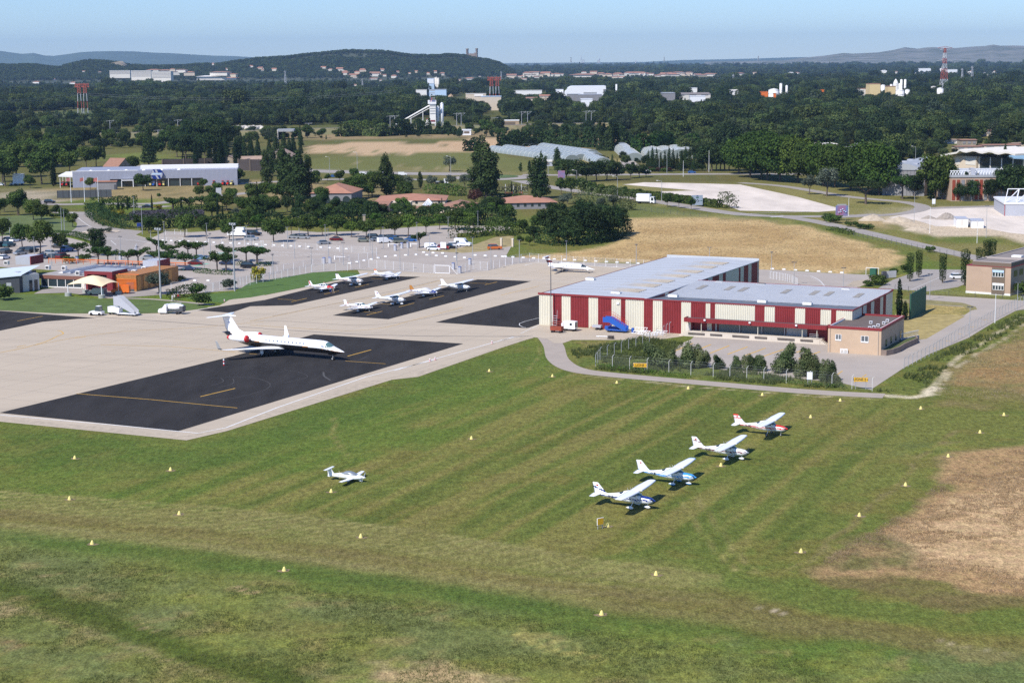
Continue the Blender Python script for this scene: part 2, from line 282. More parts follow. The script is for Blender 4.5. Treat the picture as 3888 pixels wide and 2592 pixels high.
for q in((1690,1310,1640,1260,1600,1200,1570,1150),(1730,1308,1690,1265,1640,1195,1600,1140),(770,960,765,1000,800,1050),(1210,850,1235,820,1240,795),(1690,1310,1780,1318,1850,1290,1900,1260)):ZL(PTS(D_,*q),.3,(.20,.19,.09),.45,.4,3,.1)
Z(PTS(D_,1190,588,1300,580,1420,555,1440,500,1700,498,1850,520,2080,585,2060,600,1960,632,1720,615,1400,600,1190,602),(.43,.32,.165),4,1.);Z(PTS(D_,1300,585,1460,560,1470,520,1700,510,1850,530,2040,590,1950,620,1720,605),(.34,.235,.11),6,.9,.9,22)
Z(PTS(D_,1500,610,1960,640,2060,612,2080,640,1900,640,1700,622),(.16,.165,.06),3,.8,.5,8);Z(PTS(D_,1340,440,1420,455,1640,500,1430,500,1360,470),(.085,.115,.04),4,.8);Z(PTS(D_,1430,495,1640,490,1800,505,1900,530,1800,510,1640,502),(.16,.17,.075),3,.7)
Z(PTS(D_,1870,500,2040,480,2120,560,2300,560,2420,600,2420,640,2200,590,2050,545,1900,510),(.17,.16,.065),4,.9,.5,12);Z(PTS(D_,1960,490,2050,500,2050,525,1960,515),DRY,4,.7,.6,8)
Z(PTS(D_,2050,480,2352,470,2420,470,2420,575,2300,545,2150,545,2060,520,1990,492),(.50,.42,.33),4,.9);Z(PTS(D_,1250,420,1480,418,1900,425,2050,460,2140,485,2000,505,1880,480,1700,490,1500,470),(.16,.165,.07),4,.9,.4,9)
for q in((0,685,160,695,320,715,470,712,520,690,560,660,300,665,0,650),(470,700,640,640,780,625,770,640,600,690,560,697),(160,460,420,455,470,480,380,495,200,488),(0,490,180,500,230,540,300,560,280,600,0,545)):Z(PTS(D_,*q),(.075,.125,.022),2,.95,.2,6)
Z(PTS(D_,30,690,150,690,150,700,60,705),(.38,.33,.22),2,.7,.7,5)
Z(PTS(D_,130,430,560,415,900,430,900,460,500,470,200,455),(.30,.23,.12),4,.8,.5,12);Z(PTS(D_,2090,690,2240,700,2250,720,2170,760,2090,790),(.34,.27,.11),2,.9,.6,5);Z(PTS(D_,2020,665,2400,690,2400,670,2200,650,2030,655),(.10,.13,.035),2,.9)
Z(PTS(D_,2050,610,2200,620,2190,655,2040,650,2150,600),(.075,.125,.022),2,.9);Z(PTS(D_,1310,800,1500,770,1580,790,1540,830,1930,880,1930,890,1700,870,1400,850,1330,835),(.07,.105,.03),2,.9,.4,4);Z(PTS(D_,1320,785,1420,782,1400,800,1330,800),(.20,.16,.08),2,.5,.5,4)
Z(PTS(D_,700,365,900,350,1100,345,1300,385,1300,400,900,400,700,395),(.095,.118,.045),6,.95,.3,18);Z(PTS(D_,705,335,860,325,1110,340,1120,350,850,355,712,352),(.42,.31,.20),5,1.);Z(PTS(D_,1000,325,1120,318,1480,316,1460,330,1150,348,1060,345),(.42,.30,.19),6,1.)
for o in(0,9,18,27):ZL(PTS(D_,720,346-o*.3,820+o*3,352-o*.2),1.2,(.12,.14,.05),.7,.5,15,.3);ZL(PTS(D_,740+o*9,370+o*.8,1060+o*6,388+o*.4),1.2,(.26,.22,.12),.8,.4,15,.3)
Z(PTS(D_,880,385,1080,390,1300,400,1260,412,900,405),(.19,.17,.08),4,.6,.6,15);Z(PTS(D_,230,358,330,350,520,375,480,385,250,370),(.10,.14,.04),6,.9);Z(PTS(D_,0,262,100,255,330,255,330,285,0,300),(.06,.09,.04),25,.8)
Z(PTS(D_,640,305,860,298,1300,300,1300,318,860,318,640,325),(.28,.21,.12),6,.9,.4,25);Z(PTS(D_,0,428,130,440,130,470,0,460),(.36,.31,.24),4,.9,.3,10);Z(PTS(D_,1280,345,1480,375,1500,400,1350,392),(.28,.24,.11),5,.9,.5,10)
Z(PTS(D_,1700,410,2100,425,2352,470,2100,480,1900,440,1700,425),(.12,.13,.05),5,.7,.4,10)
gw_=np.clip((col[:,1]-col[:,0])/.03+.5,0,1)[:,None];col=np.clip(col*(gw_*np.array([1.50,1.25,.98])+(1-gw_)*np.array([1.10,1.05,.95])),0,1)
nr,nc=GX.shape
idx=np.arange(nr*nc).reshape(nr,nc);quads=np.stack([idx[:-1,:-1],idx[:-1,1:],idx[1:,1:],idx[1:,:-1]],-1).reshape(-1,4)
me=bpy.data.meshes.new('ground');me.vertices.add(gxx.size);me.vertices.foreach_set('co',np.stack([gxx,gyy,np.zeros_like(gxx)],1).ravel())
me.loops.add(quads.size);me.loops.foreach_set('vertex_index',quads.ravel());me.polygons.add(len(quads));me.polygons.foreach_set('loop_start',np.arange(0,quads.size,4));me.update(calc_edges=True)
ca=me.color_attributes.new('turf','FLOAT_COLOR','POINT');ca.data.foreach_set('color',np.concatenate([col,np.ones((len(col),1))],1).ravel())
gm=bpy.data.materials.new('ground_turf');gm.use_nodes=True;t=gm.node_tree;b=t.nodes['Principled BSDF'];b.inputs['Roughness'].default_value=.95;b.inputs['Specular IOR Level'].default_value=.08
at=t.nodes.new('ShaderNodeAttribute');at.attribute_name='turf';gg=t.nodes.new('ShaderNodeNewGeometry')
def nz(scale,det,lo,hi,stretch=None):
 n=t.nodes.new('ShaderNodeTexNoise');n.inputs['Scale'].default_value=scale;n.inputs['Detail'].default_value=det;n.inputs['Roughness'].default_value=.7
 mp=t.nodes.new('ShaderNodeMapping');mp.inputs['Scale'].default_value=stretch or(1,1,1);t.links.new(gg.outputs['Position'],mp.inputs[0]);t.links.new(mp.outputs[0],n.inputs['Vector'])
 r=t.nodes.new('ShaderNodeMapRange');r.inputs[1].default_value=.3;r.inputs[2].default_value=.7;r.inputs[3].default_value=lo;r.inputs[4].default_value=hi;t.links.new(n.outputs[0],r.inputs[0]);return r.outputs[0],n.outputs[0]
a1,h1=nz(1.3,5,.58,1.42,(1,.5,1));a2,h2=nz(.22,4,.88,1.12);a3,h3=nz(4.5,3,.55,1.45,(1,.6,1))
m1=t.nodes.new('ShaderNodeMath');m1.operation='MULTIPLY';t.links.new(a1,m1.inputs[0]);t.links.new(a2,m1.inputs[1])
m2=t.nodes.new('ShaderNodeMath');m2.operation='MULTIPLY';t.links.new(m1.outputs[0],m2.inputs[0]);t.links.new(a3,m2.inputs[1])
hs=t.nodes.new('ShaderNodeHueSaturation');t.links.new(at.outputs['Color'],hs.inputs['Color']);t.links.new(m2.outputs[0],hs.inputs['Value'])
a4,h4=nz(.6,4,.488,.512);t.links.new(a4,hs.inputs['Hue'])
t.links.new(hs.outputs[0],b.inputs['Base Color'])
bp=t.nodes.new('ShaderNodeBump');bp.inputs['Strength'].default_value=.55;bp.inputs['Distance'].default_value=.5;t.links.new(h1,bp.inputs['Height']);t.links.new(bp.outputs[0],b.inputs['Normal'])
me.materials.append(gm);go=bpy.data.objects.new('ground',me);COL.objects.link(go);tag(go,kind='structure')
def sheet(name,px,z,m):
 from mathutils.geometry import tessellate_polygon
 P=[G(p)for p in px];tri=tessellate_polygon([[Vector((q[0],q[1],0))for q in P]])
 s=MB();s.add([(q[0],q[1],z)for q in P],[tuple(k)for k in tri])
 o=s.build(name,m);
 bm=bmesh.new();bm.from_mesh(o.data);bmesh.ops.recalc_face_normals(bm,faces=bm.faces)
 for f in bm.faces:
  if f.normal.z<0:f.normal_flip()
 bm.to_mesh(o.data);bm.free();return tag(o,kind='structure')
def strip_pts(P,w):
 P=[np.array(p[:2])for p in P];out=[]
 for i,p in enumerate(P):
  a=P[max(i-1,0)];b=P[min(i+1,len(P)-1)];d=(b-a)/(np.linalg.norm(b-a)+1e-9);n=np.array([-d[1],d[0]])*w/2;out.append((p+n,p-n))
 return out
def smooth(P,k=6):
 P=[np.array(p[:2],float)for p in P];o=[]
 for i in range(len(P)-1):
  p0=P[max(i-1,0)];p1=P[i];p2=P[i+1];p3=P[min(i+2,len(P)-1)]
  for j in range(k):
   s=j/k;o.append(.5*((2*p1)+(-p0+p2)*s+(2*p0-5*p1+4*p2-p3)*s*s+(-p0+3*p1-3*p2+p3)*s**3))
 o.append(P[-1]);return o
def strip(mb,px,w,z,mi=0,sm=0,ground=True):
 P=[G(p)for p in px]if ground else px
 if sm:P=smooth(P,sm)
 S=strip_pts(P,w)
 for i in range(len(S)-1):mb.add([(*S[i][1],z),(*S[i+1][1],z),(*S[i+1][0],z),(*S[i][0],z)],[(0,1,2,3)],mi)
def road(name,px,w,m=None,z=.02,sm=5):
 mb=MB();strip(mb,px,w,z,0,sm);return tag(mb.build(name,m or M['road']),kind='structure')
apron=PTS(C5,-300,985,0,1008,500,1035,1250,1037,1500,1030,1960,965,2045,915,2352,858)+PTS(C6,130,873,470,805,985,693,960,650,1640,675,1830,685,2120,655)+PTS(C7,45,605,340,575,650,600,1040,620,1500,640,1500,900,500,1100,347,1135,700,1160,1350,1200,1700,1215,1620,1240,1390,1272,640,1272,560,1300,480,1300,420,1262,300,1248,0,1345)+PTS(C6,1500,1600)+PTS(D_,900,872,520,990,428,1011,0,968,-150,955)
sheet('apron',apron,.03,M['concrete'])
sheet('asphalt_stand',PTS(D_,-2,948,410,990)+PTS(C6,1905,1305,570,1222)+PTS(D_,535,818),.038,M['asphalt'])
sheet('asphalt_stand',PTS(C6,735,1053,1235,1087)+PTS(C7,275,748,0,736)+PTS(C6,2030,732),.038,M['asphalt'])
sheet('asphalt_stand',PTS(C6,1655,1115)+PTS(C7,238,1168,350,1130,420,1100,500,850,345,872,0,960),.038,M['asphalt'])
sheet('asphalt_stand',PTS(C5,1750,1008,2060,1030)+PTS(C6,0,972,375,963,1520,709,1100,700,750,760,130,915)+PTS(C5,1960,975),.038,M['asphalt'])
sheet('asphalt_stand',PTS(C5,-300,990,0,1012,860,1077,700,1083,380,1110,0,1190,-300,1250),.038,M['asphalt'])
sheet('dirt_verge',PTS(C7,300,1252,120,1300)+PTS(C6,1500,1595)+PTS(D_,900,869,520,987,428,1008,0,965,-150,952,-150,947,0,957,428,1001,500,985,840,875)+PTS(C6,1500,1560,2200,1345)+PTS(C7,200,1245),.034,M['dirt'])
mk=MB()
def ln(f,w,mi,*xy,sm=0,z=.046):strip(mk,PTS(f,*xy),w,z,mi,sm)
ln(D_,.30,0,0,953,250,975,455,995,520,982,640,935,840,866,1000,826);ln(C6,.30,0,1290,1545,1655,1440,2352,1245);ln(C7,.3,0,110,1250,290,1232)
ln(D_,.22,1,175,904,350,918,545,937);ln(D_,.3,1,460,911,540,892);ln(C6,.32,1,870,1417,1080,1360);ln(C6,.2,1,850,1460,1210,1485);ln(C6,.2,1,-10,1395,60,1398)
ln(C5,.25,1,0,1385,200,1345,400,1290,520,1235,565,1215,540,1192,510,1188,sm=4);ln(C5,.18,1,300,1320,700,1245,1100,1195,1700,1165,2352,1110);ln(C6,.18,1,0,1105,700,960,1200,870,1700,740);ln(C5,.18,1,900,1315,1500,1330,2000,1370,2100,1382);ln(C5,.3,1,670,1256,770,1243);ln(C5,.3,1,150,1335,230,1320)
ln(C6,.18,1,0,1140,500,1172,900,1190,1200,1160,1400,1110,1900,980,sm=4);ln(C7,.18,1,0,875,345,790);ln(C5,.22,1,155,1103,380,1060);ln(C6,.12,2,0,1100,400,1110,900,1140,1200,1130,1500,1090,1900,1010,sm=4);ln(C6,.12,2,200,1060,900,920,1680,740)
for q in((245,907,405,915),(365,933,505,900),(660,865,790,835),(935,803,1060,775),(1040,1050,1180,1016),(1328,977,1465,944),(1600,909,1730,878),(2095,780,2205,755),(1960,765,2120,768),(1000,1020,1130,1028),(1170,950,1290,957),(1080,724,1180,726)):ln(C6,.22,1,*q)
ln(C5,.3,2,850,1066,1300,1095,1900,1140,2352,1168);ln(C6,.32,2,117,1172,1000,1225,1500,1237,2352,1242);ln(C7,.26,2,0,1241,250,1238)
ln(C7,.15,0,345,1075,170,1125,230,1165,360,1160,sm=3);ln(C7,.15,0,347,1135,180,1215);ln(C7,.4,0,218,606,310,583,800,608,1150,630,z=.05);ln(C7,.2,0,0,722,640,755);ln(C6,.25,0,1060,690,1500,695,2352,722);ln(C7,.2,0,0,1275,120,1250,290,1232)
ln(C5,.2,0,1150,1060,1300,1056,1600,1040,1960,968)
o=mk.build('painted_markings',[M['white_line'],M['yellow_line'],M['tar']]);tag(o,kind='structure')
sj=MB();AP_=gp(apron)
for(ea,eb,ra,rb_)in((E1,E2,(-330,130),(150,560)),(E2,E1,(150,560),(-330,130))):
 for q in np.arange(rb_[0],rb_[1],7.5):
  tt=np.arange(ra[0],ra[1],5.0);X=ea[0]*tt+eb[0]*q;Y=ea[1]*tt+eb[1]*q;X2=X+ea[0]*5;Y2=Y+ea[1]*5;k=inside(X,Y,AP_)&inside(X2,Y2,AP_)
  for i in np.where(k)[0]:n=eb*.05;sj.add([(X[i]-n[0],Y[i]-n[1],.033),(X2[i]-n[0],Y2[i]-n[1],.033),(X2[i]+n[0],Y2[i]+n[1],.033),(X[i]+n[0],Y[i]+n[1],.033)],[(0,1,2,3)])
tag(sj.build('slab_joints',mat('joint_sealant',(.31,.265,.21),.9)),kind='structure')
ty=MB();cx,cy=G(D_(330,905))[:2]
for(q,w)in(((0,1120,300,1105,600,1110,820,1165,885,1215,850,1270,700,1330,300,1420,-400,1470)),.10),((150,1120,190,1160,120,1200,0,1230),.12),((330,1130,345,1180,280,1220,100,1260),.12),((1100,1000,1300,1030,1430,1080,1400,1120,1100,1190),.10),((1680,1030,1690,1090,1780,1150),.35),((2000,870,2200,850,2320,800),.12),((740,890,860,860),.1),((500,950,750,925),.1):strip(ty,PTS(lambda x,y:(800+x/3.92,1150+y/3.92),*q),w,.042,0,5)
tag(ty.build('tyre_scuffs',mat('tyre_scuff',(.075,.072,.07),.95)),kind='structure')
road('perimeter_path',PTS(D_,1258,775,1272,795,1282,825,1320,848,1400,860,1600,878,1850,899,2030,909),4.2,M['path'])
sheet('yard',PTS(C7,1500,1395,1620,1300,1700,1270,1730,1240,1720,1215,1760,1200)+PTS(C8,300,1250,1060,1300,1300,1200,1300,1000,1330,1270,1200,1085,1340,1035,1730,1055,1820,1050,1880,1010,1890,985,1800,975,1340,945,1340,870,1500,870,2352,920,2500,930,2500,980,2280,1010,2090,1110,1850,1255,1500,1400,1280,1520)+PTS(D_,2000,895,1935,880,1700,855,1545,832),.024,M['yard'])
sheet('lawn_island',PTS(C8,1200,905,1500,915,1800,940,1920,975,1935,1000,1880,1008,1800,970,1340,945,1200,940),.03,mat('lawn_dry',(.22,.19,.075),.95,.3,.5))
sheet('dry_lawn',PTS(C8,1200,1040,1340,1037,1740,1045,1825,1060,1480,1262,1400,1270,1240,1275,1200,1240),.03,mat('lawn_straw',(.33,.26,.10),.95,.3,.4))
k2=MB()
def l2(f,w,mi,*xy,sm=0):strip(k2,PTS(f,*xy),w,.03,mi,sm)
for i in range(8):
 a=C7(1555+i*158,1372+i*9.5);b_=C7(1720+i*162,1300+i*11);strip(k2,[a,b_],.32,.034,1)
l2(C8,.2,1,430,1420,560,1370)if False else None
strip(k2,PTS(D_,1962,878,1990,860),.22,.034,1);strip(k2,PTS(D_,1898,878,1935,852),.22,.034,1)
for q in((1540,1350,1570,1345),(1650,1280,1690,1285),(1760,1215,1800,1220),(1870,1155,1910,1160),(1985,1092,2030,1096)):l2(C8,.3,1,*q)
sheet('car_park',PTS(C5,-300,330,0,345,120,335,430,350,620,360,760,395,830,430,1000,400,1200,330,1340,370,1480,300,1700,310,1900,300,2100,270,2352,270)+PTS(C6,130,300,400,295,600,310,1000,300,1500,260,1750,250,2300,255,2352,290,1850,320,1850,400,2000,440,2352,400)+PTS(C7,45,530,340,545,650,575,1040,590,1500,600)+PTS(C7,1500,640,1040,622,650,602,340,577,45,607)+PTS(C6,2120,657,1830,687,1640,677,940,645,550,670,0,785)+PTS(C5,2080,830,1530,870,1300,830,1300,700,0,620,-300,600),.022,M['yard'])
for q in((C6,(1000,690,1640,700,1640,760,1000,700)),):pass
sheet('lawn',PTS(C6,0,760,380,700,550,672,700,664,930,672,990,690,470,803,130,870,0,893)+PTS(C5,2045,912,2000,945,1650,900,1780,870,2100,840),.036,mat('lawn_green',(.07,.13,.02),.95,.2,.4,bump=.4))
sheet('lawn',PTS(C5,0,862,150,860,590,870,600,880,880,905,960,912,1340,912,1500,930,1760,950,1860,985,1640,1015,1400,1030,1250,1033,500,1032,0,1006,-300,985,-300,850),.036,mat('lawn_green2',(.085,.125,.025),.95,.3,.25,bump=.4))
sheet('car_park',PTS(C5,300,860,590,850,1000,900,1300,880,1540,860,1300,820,900,800,600,790,380,820),.04,M['road'])
road('footpath',PTS(C5,940,898,1300,905,1500,920,1900,958),1.6,M['path'],.042)
sheet('lawn',PTS(C6,1440,470,1640,480,1900,495,2100,480,2352,430,2352,340,2200,350,2000,420,1850,455,1700,470),.028,mat('verge_dry',(.30,.24,.11),.95,.3,.3))
bay=MB()
def bays(a,b,n,dx,dy,f=C5,mi=0,w=.12):
 for i in range(n):
  s=i/(n-1);p=(a[0]+(b[0]-a[0])*s,a[1]+(b[1]-a[1])*s);strip(bay,[f(*p),f(p[0]+dx,p[1]+dy)],w,.034,mi)
bays((1500,400),(2352,440),20,45,12);bays((1550,452),(2300,500),17,45,12);bays((1500,500),(2250,560),15,45,12);bays((0,470),(600,500),14,45,12,C6);bays((100,515),(800,500),14,45,12,C6);bays((0,545),(330,590),8,45,12,C6);bays((1600,700),(1700,708),5,30,10);bays((1640,640),(2250,650),6,40,10)
bays((600,430),(1000,460),9,45,12,C6);bays((500,340),(1500,350),22,25,8,C6)
for q in(((1070,830),(1310,750)),((1510,830),(1700,770)),):pass
bays((1150,762),(1062,800),4,185,12,C8,0,.14);bays((1600,760),(1500,825),5,170,10,C8,0,.14);bays((1440,645),(1420,700),4,200,12,C8,0,.14)
strip(bay,PTS(C8,1340,825,1560,730,1760,650),.12,.034,0);strip(bay,PTS(C5,1740,612,1860,590),1.2,.034,1);strip(bay,PTS(C5,1900,510,2352,438),.9,.034,1)
strip(bay,PTS(C5,640,130,720,200,790,250,820,262),.2,.034,0,3);strip(bay,PTS(C5,920,360,1200,382,1350,410),.2,.034,0,3)
for q in((880,395,990,385,1040,425,905,408),):strip(bay,PTS(C5,*q),.18,.034,0)
tag(bay.build('bay_markings',[M['white_line'],M['green_line']]),kind='structure')
o=k2.build('yard_markings',[M['white_line'],M['yellow_line']]);tag(o,kind='structure')
road('access_road',PTS(C5,-200,60,200,20,450,60,900,55,1350,55,1650,20,2352,-55),8,z=.024);road('access_road',PTS(C5,1500,75,1330,90,1150,70),6,z=.026)
sheet('access_road',PTS(C5,430,128,800,128,850,150,830,195,900,240,1050,275,1280,300,1200,340,1340,375,1230,460,1000,530,960,460,870,400,600,330,640,300,680,270,690,230,600,160),.028,M['road'])
road('access_road',PTS(C5,160,335,420,320,620,330),3.5,M['road'],.026)
sheet('lawn',PTS(C5,0,170,200,160,450,175,640,210,690,280,620,305,430,315,150,330,0,340,-300,340,-300,150),.026,mat('lawn_park',(.10,.13,.035),.95,.3,.15))
def disc(name,c,rpx,z,m,n=32,h=.15,sq=None):
 g=G(c);r=rpx*mpp(c);mb=MB();mb.prism([(r*math.cos(2*math.pi*i/n),r*math.sin(2*math.pi*i/n))for i in range(n)],0,h,0);return tag(mb.build(name,m,None,(g[0],g[1],z)),kind='structure')
disc('roundabout_island',C5(900,308),70,.02,mat('gravel_island',(.48,.40,.31),.9,.1,.5))
road('main_road',PTS(D_,300,382,700,392,900,398,1100,400),20,z=.02);road('main_road',PTS(D_,500,425,760,412,1000,413),9,z=.022)
disc('roundabout_road',D_(1130,408),150,.0,M['road'],48,.03);disc('roundabout_island',D_(1130,406),100,.0,mat('lawn_roundabout',(.08,.12,.03),.9,.2,.2),48,.2)
road('main_road',PTS(D_,1200,402,1350,402,1600,400,1900,400),11,z=.024);road('country_road',PTS(D_,1190,415,1290,434,1480,458,1700,492,1900,497,2020,493),8,z=.03)
road('country_road',PTS(D_,1780,495,1880,510,2050,548,2200,583,2330,612),6.5,z=.034);road('country_road',PTS(D_,1900,500,2060,492,2120,478,2080,465,1950,452,1800,428,1700,420),6,z=.036);road('country_road',PTS(D_,2100,480,2250,475,2420,472),7,z=.03)
sheet('gravel_lot',PTS(D_,1430,424,1480,419,1590,421,1700,424,1830,452,1940,482,1880,487,1700,484,1660,468,1560,452,1500,440,1600,438),.02,M['gravelwhite'])
sheet('gravel_lot',PTS(D_,2150,478,2420,470,2420,545,2320,535,2250,522,2150,520,2100,505,2040,500),.018,M['gravelwhite'])
sheet('car_park',PTS(C8,1050,810,1180,735,1450,640,1830,645,1830,770,1760,800,1500,838),.026,M['road'])
sheet('turning_area',PTS(C8,-100,640,200,650,600,675,980,690,1040,715,870,790,850,830,400,810,-100,800),.024,M['yard'])
sheet('turning_area',PTS(C8,830,745,1000,725,1030,735,880,800,760,790),.03,mat('dry_island',(.40,.33,.24),.9,.15,.8))
mm=MB()
for i in range(9):p=(440+i*14,712+i*9+(i>5)*(i-5)*3);strip(mm,PTS(C8,p[0],p[1],p[0]+42+i,p[1]+1),.18,.03,0)
strip(mm,PTS(C8,70,655,200,680,330,690,440,700),.18,.03,0);strip(mm,PTS(C8,445,700,520,735,570,790),.2,.03,0,3)
for w_,*q in((.3,60,195,180,180),):pass
strip(mm,PTS(C4,120,1530,300,1535),.4,.05,0)
strip(mm,PTS(D_,1300,440,1480,463,1700,496),.18,.04,0);strip(mm,PTS(D_,1700,492,1800,488,1860,486),.5,.045,0);strip(mm,PTS(D_,1770,499,1800,497),1.2,.045,0)
strip(mm,PTS(D_,320,386,700,396,1080,404),.3,.03,0);strip(mm,PTS(D_,320,377,700,387,1080,396),.3,.03,0);strip(mm,PTS(D_,1290,400,1880,398),.3,.034,0)
tag(mm.build('road_markings',M['white_line']),kind='structure')
def tufts(name,px,n,h0,h1,m,lab,blades=5,seed=1):
 P=gp(px);r=np.random.default_rng(seed);xs=[p[0]for p in P];ys=[p[1]for p in P];X=r.uniform(min(xs),max(xs),n*3);Y=r.uniform(min(ys),max(ys),n*3)
 k=inside(X,Y,P)&(fbm(X,Y,6,seed+60)>.46);X=X[k][:n];Y=Y[k][:n];N=len(X)
 X=np.repeat(X,blades)+r.normal(0,.16,N*blades);Y=np.repeat(Y,blades)+r.normal(0,.16,N*blades);a=r.uniform(0,6.28,N*blades);h=r.uniform(h0,h1,N*blades);w=h*.13
 dx=np.cos(a)*w;dy=np.sin(a)*w;lx=r.normal(.05,.16,N*blades)*h*2;ly=r.normal(.0,.16,N*blades)*h*2
 V=np.stack([np.stack([X-dx,Y-dy,X*0],1),np.stack([X+dx,Y+dy,X*0],1),np.stack([X+lx,Y+ly,h],1)],1).reshape(-1,3)
 me=bpy.data.meshes.new(name);T=len(X);me.vertices.add(T*3);me.vertices.foreach_set('co',V.ravel());me.loops.add(T*3);me.loops.foreach_set('vertex_index',np.arange(T*3));me.polygons.add(T);me.polygons.foreach_set('loop_start',np.arange(0,T*3,3));me.update(calc_edges=True)
 me.materials.append(m);o=bpy.data.objects.new(name,me);COL.objects.link(o);tag(o,lab,'grass',kind='stuff')
tufts('grass_tufts',PTS(D_,-50,1240,500,1325,1100,1400,1500,1470,2400,1580,2400,1640,-50,1640),20000,.08,.24,L['grs'],'rough green grass of the meadow along the bottom of the view',5,1)
tufts('dry_grass',PTS(D_,2400,1020,2260,1050,2160,1105,2090,1165,1990,1225,1880,1295,2050,1325,2400,1380),12000,.10,.28,L['dry'],'dry straw coloured grass of the field at the right edge',5,3)
tufts('dry_grass',PTS(D_,2400,715,2280,790,2170,860,2150,905,2400,930),4000,.15,.35,L['dry'],'dry reddish grass behind the dirt track at right',5,4)
tufts('grass_tufts',PTS(D_,1310,805,1480,775,1570,790,1530,830,1950,885,1900,893,1500,862,1340,845),3500,.3,.8,L['grs'],'tall green weeds between the perimeter path and the hangar yard',6,5)
tufts('grass_tufts',PTS(D_,2010,900,2130,830,2400,690,2400,715,2180,840,2110,905),3500,.3,.9,L['grs'],'tall green weeds along the outside of the right-hand fence',6,6)
tufts('dry_grass',PTS(D_,1200,592,1440,570,1440,505,1700,500,1850,522,2070,585,1960,625,1720,612,1400,600),9000,.12,.32,L['dry'],'tall pale dry grass of the meadow behind the striped hangar',5,7)
def leaf_mesh(name,lobes,n,size,m,seed=0,flat=0.0,shell=.55,up=.35,zmin=0):
 """n leaf clumps (bent quads) spread through ellipsoid lobes (cx,cy,cz,rx,ry,rz)"""
 r=np.random.default_rng(seed);lb=np.array(lobes,float);vol=(lb[:,3]*lb[:,4]*lb[:,5])**.75;k=r.choice(len(lb),n,p=vol/vol.sum())
 d=r.normal(size=(n,3));d/=np.linalg.norm(d,axis=1)[:,None];rad=(shell+(1-shell)*r.random(n))*(1+r.normal(0,.05,n))
 c=lb[k,:3]+d*lb[k,3:]*rad[:,None];c[:,2]=np.maximum(c[:,2],zmin+.05)
 nn=d/lb[k,3:];nn/=np.linalg.norm(nn,axis=1)[:,None];nn=nn*.8+r.normal(0,.38,(n,3))+np.array([0,0,up]);nn/=np.linalg.norm(nn,axis=1)[:,None]
 a=np.cross(nn,r.normal(size=(n,3)));a/=np.linalg.norm(a,axis=1)[:,None];b=np.cross(nn,a)
 s=size*r.uniform(.6,1.3,n)[:,None];q=s*r.uniform(.55,.9,n)[:,None]
 V=np.stack([c-a*s*.5,c-b*q*.5+nn*s*.12,c+a*s*.5,c+b*q*.5+nn*s*.1],1).reshape(-1,3)
 me=bpy.data.meshes.new(name);me.vertices.add(4*n);me.vertices.foreach_set('co',V.ravel());me.loops.add(4*n);me.loops.foreach_set('vertex_index',np.arange(4*n));me.polygons.add(n);me.polygons.foreach_set('loop_start',np.arange(0,4*n,4));me.update(calc_edges=True);me.materials.append(m)
 return me
def blob(cx,cy,cz,R_,RZ,nl,rl,seed,squash=.8):
 r=random.Random(seed);o=[(cx,cy,cz,R_*.62,R_*.62,RZ*.66)]
 for i in range(nl):
  a=6.283*(i+r.random()*.7)/nl*2.3;e=r.uniform(-.55,.95);ce=math.cos(e)
  k=rl*r.uniform(.75,1.25);o.append((cx+math.cos(a)*ce*R_*.64,cy+math.sin(a)*ce*R_*.64,cz+math.sin(e)*RZ*.64,k,k,k*squash))
 return o
def trunk_mb(h,r,limbs,seed,spread,top):
 q=random.Random(seed);mb=MB();mb.tube((0,0,-.1),(.06*h,0,h),r,r*.6,7)
 for i in range(limbs):
  a=6.283*i/limbs+q.random();s=spread*q.uniform(.7,1);mb.tube((.05*h,0,h*q.uniform(.8,.98)),(math.cos(a)*s,math.sin(a)*s,top*q.uniform(.75,1)),r*.45,r*.15,5)
 return mb
PROTO={}
def defproto(key,name,cat,H,fn,m,tr,variants=3):
 PROTO[key]=dict(name=name,cat=cat,H=H,crowns=[fn(i)for i in range(variants)],m=m,trunks=[tr(i)for i in range(variants)]if tr else None,n=0)
def tmesh(mb):
 o=mb.build('trunk',M['bark']);me=o.data;bpy.data.objects.remove(o);return me
defproto('round','broadleaf_tree','tree',8,lambda i:leaf_mesh('crown',blob(0,0,4.6,3.6,3.4,15,1.35,i),2900,.5,L['g1'],i,zmin=1.2),'g1',lambda i:tmesh(trunk_mb(2.6,.2,5,i,2.0,5.5)))
defproto('dark','evergreen_tree','tree',9,lambda i:leaf_mesh('crown',blob(0,0,4.8,3.4,4.3,16,1.4,20+i),2800,.5,L['g2'],20+i,zmin=.5),'g2',lambda i:tmesh(trunk_mb(2.4,.22,5,i,1.8,6)))
defproto('fresh','young_tree','tree',6,lambda i:leaf_mesh('crown',blob(0,0,3.9,2.3,2.1,11,.85,40+i),1500,.38,L['g3'],40+i,zmin=1.7),'g3',lambda i:tmesh(trunk_mb(2.1,.12,4,i,1.2,4)))
defproto('plane','plane_tree','tree',17,lambda i:leaf_mesh('crown',blob(0,0,7.6,7.4,9.0,34,2.7,50+i,.9),8600,.8,leafmat('leaf_plane_tree',(.030,.060,.012),(.085,.135,.022)),50+i,zmin=.5),'g1',lambda i:tmesh(trunk_mb(5,.4,6,i,3.5,10)))
defproto('poplar','poplar_tree','tree',15,lambda i:leaf_mesh('crown',[(random.Random(i*9+k).uniform(-.8,.8),random.Random(i*7+k+3).uniform(-.8,.8),2.2+k*1.05,1.9-abs(k-4)*.13,1.9-abs(k-4)*.13,1.9)for k in range(11)]+[(0,0,13.6,.6,.6,1.4)],2600,.55,L['pop'],60+i,up=.1),'pop',lambda i:tmesh(trunk_mb(12,.25,3,i,.8,12)))
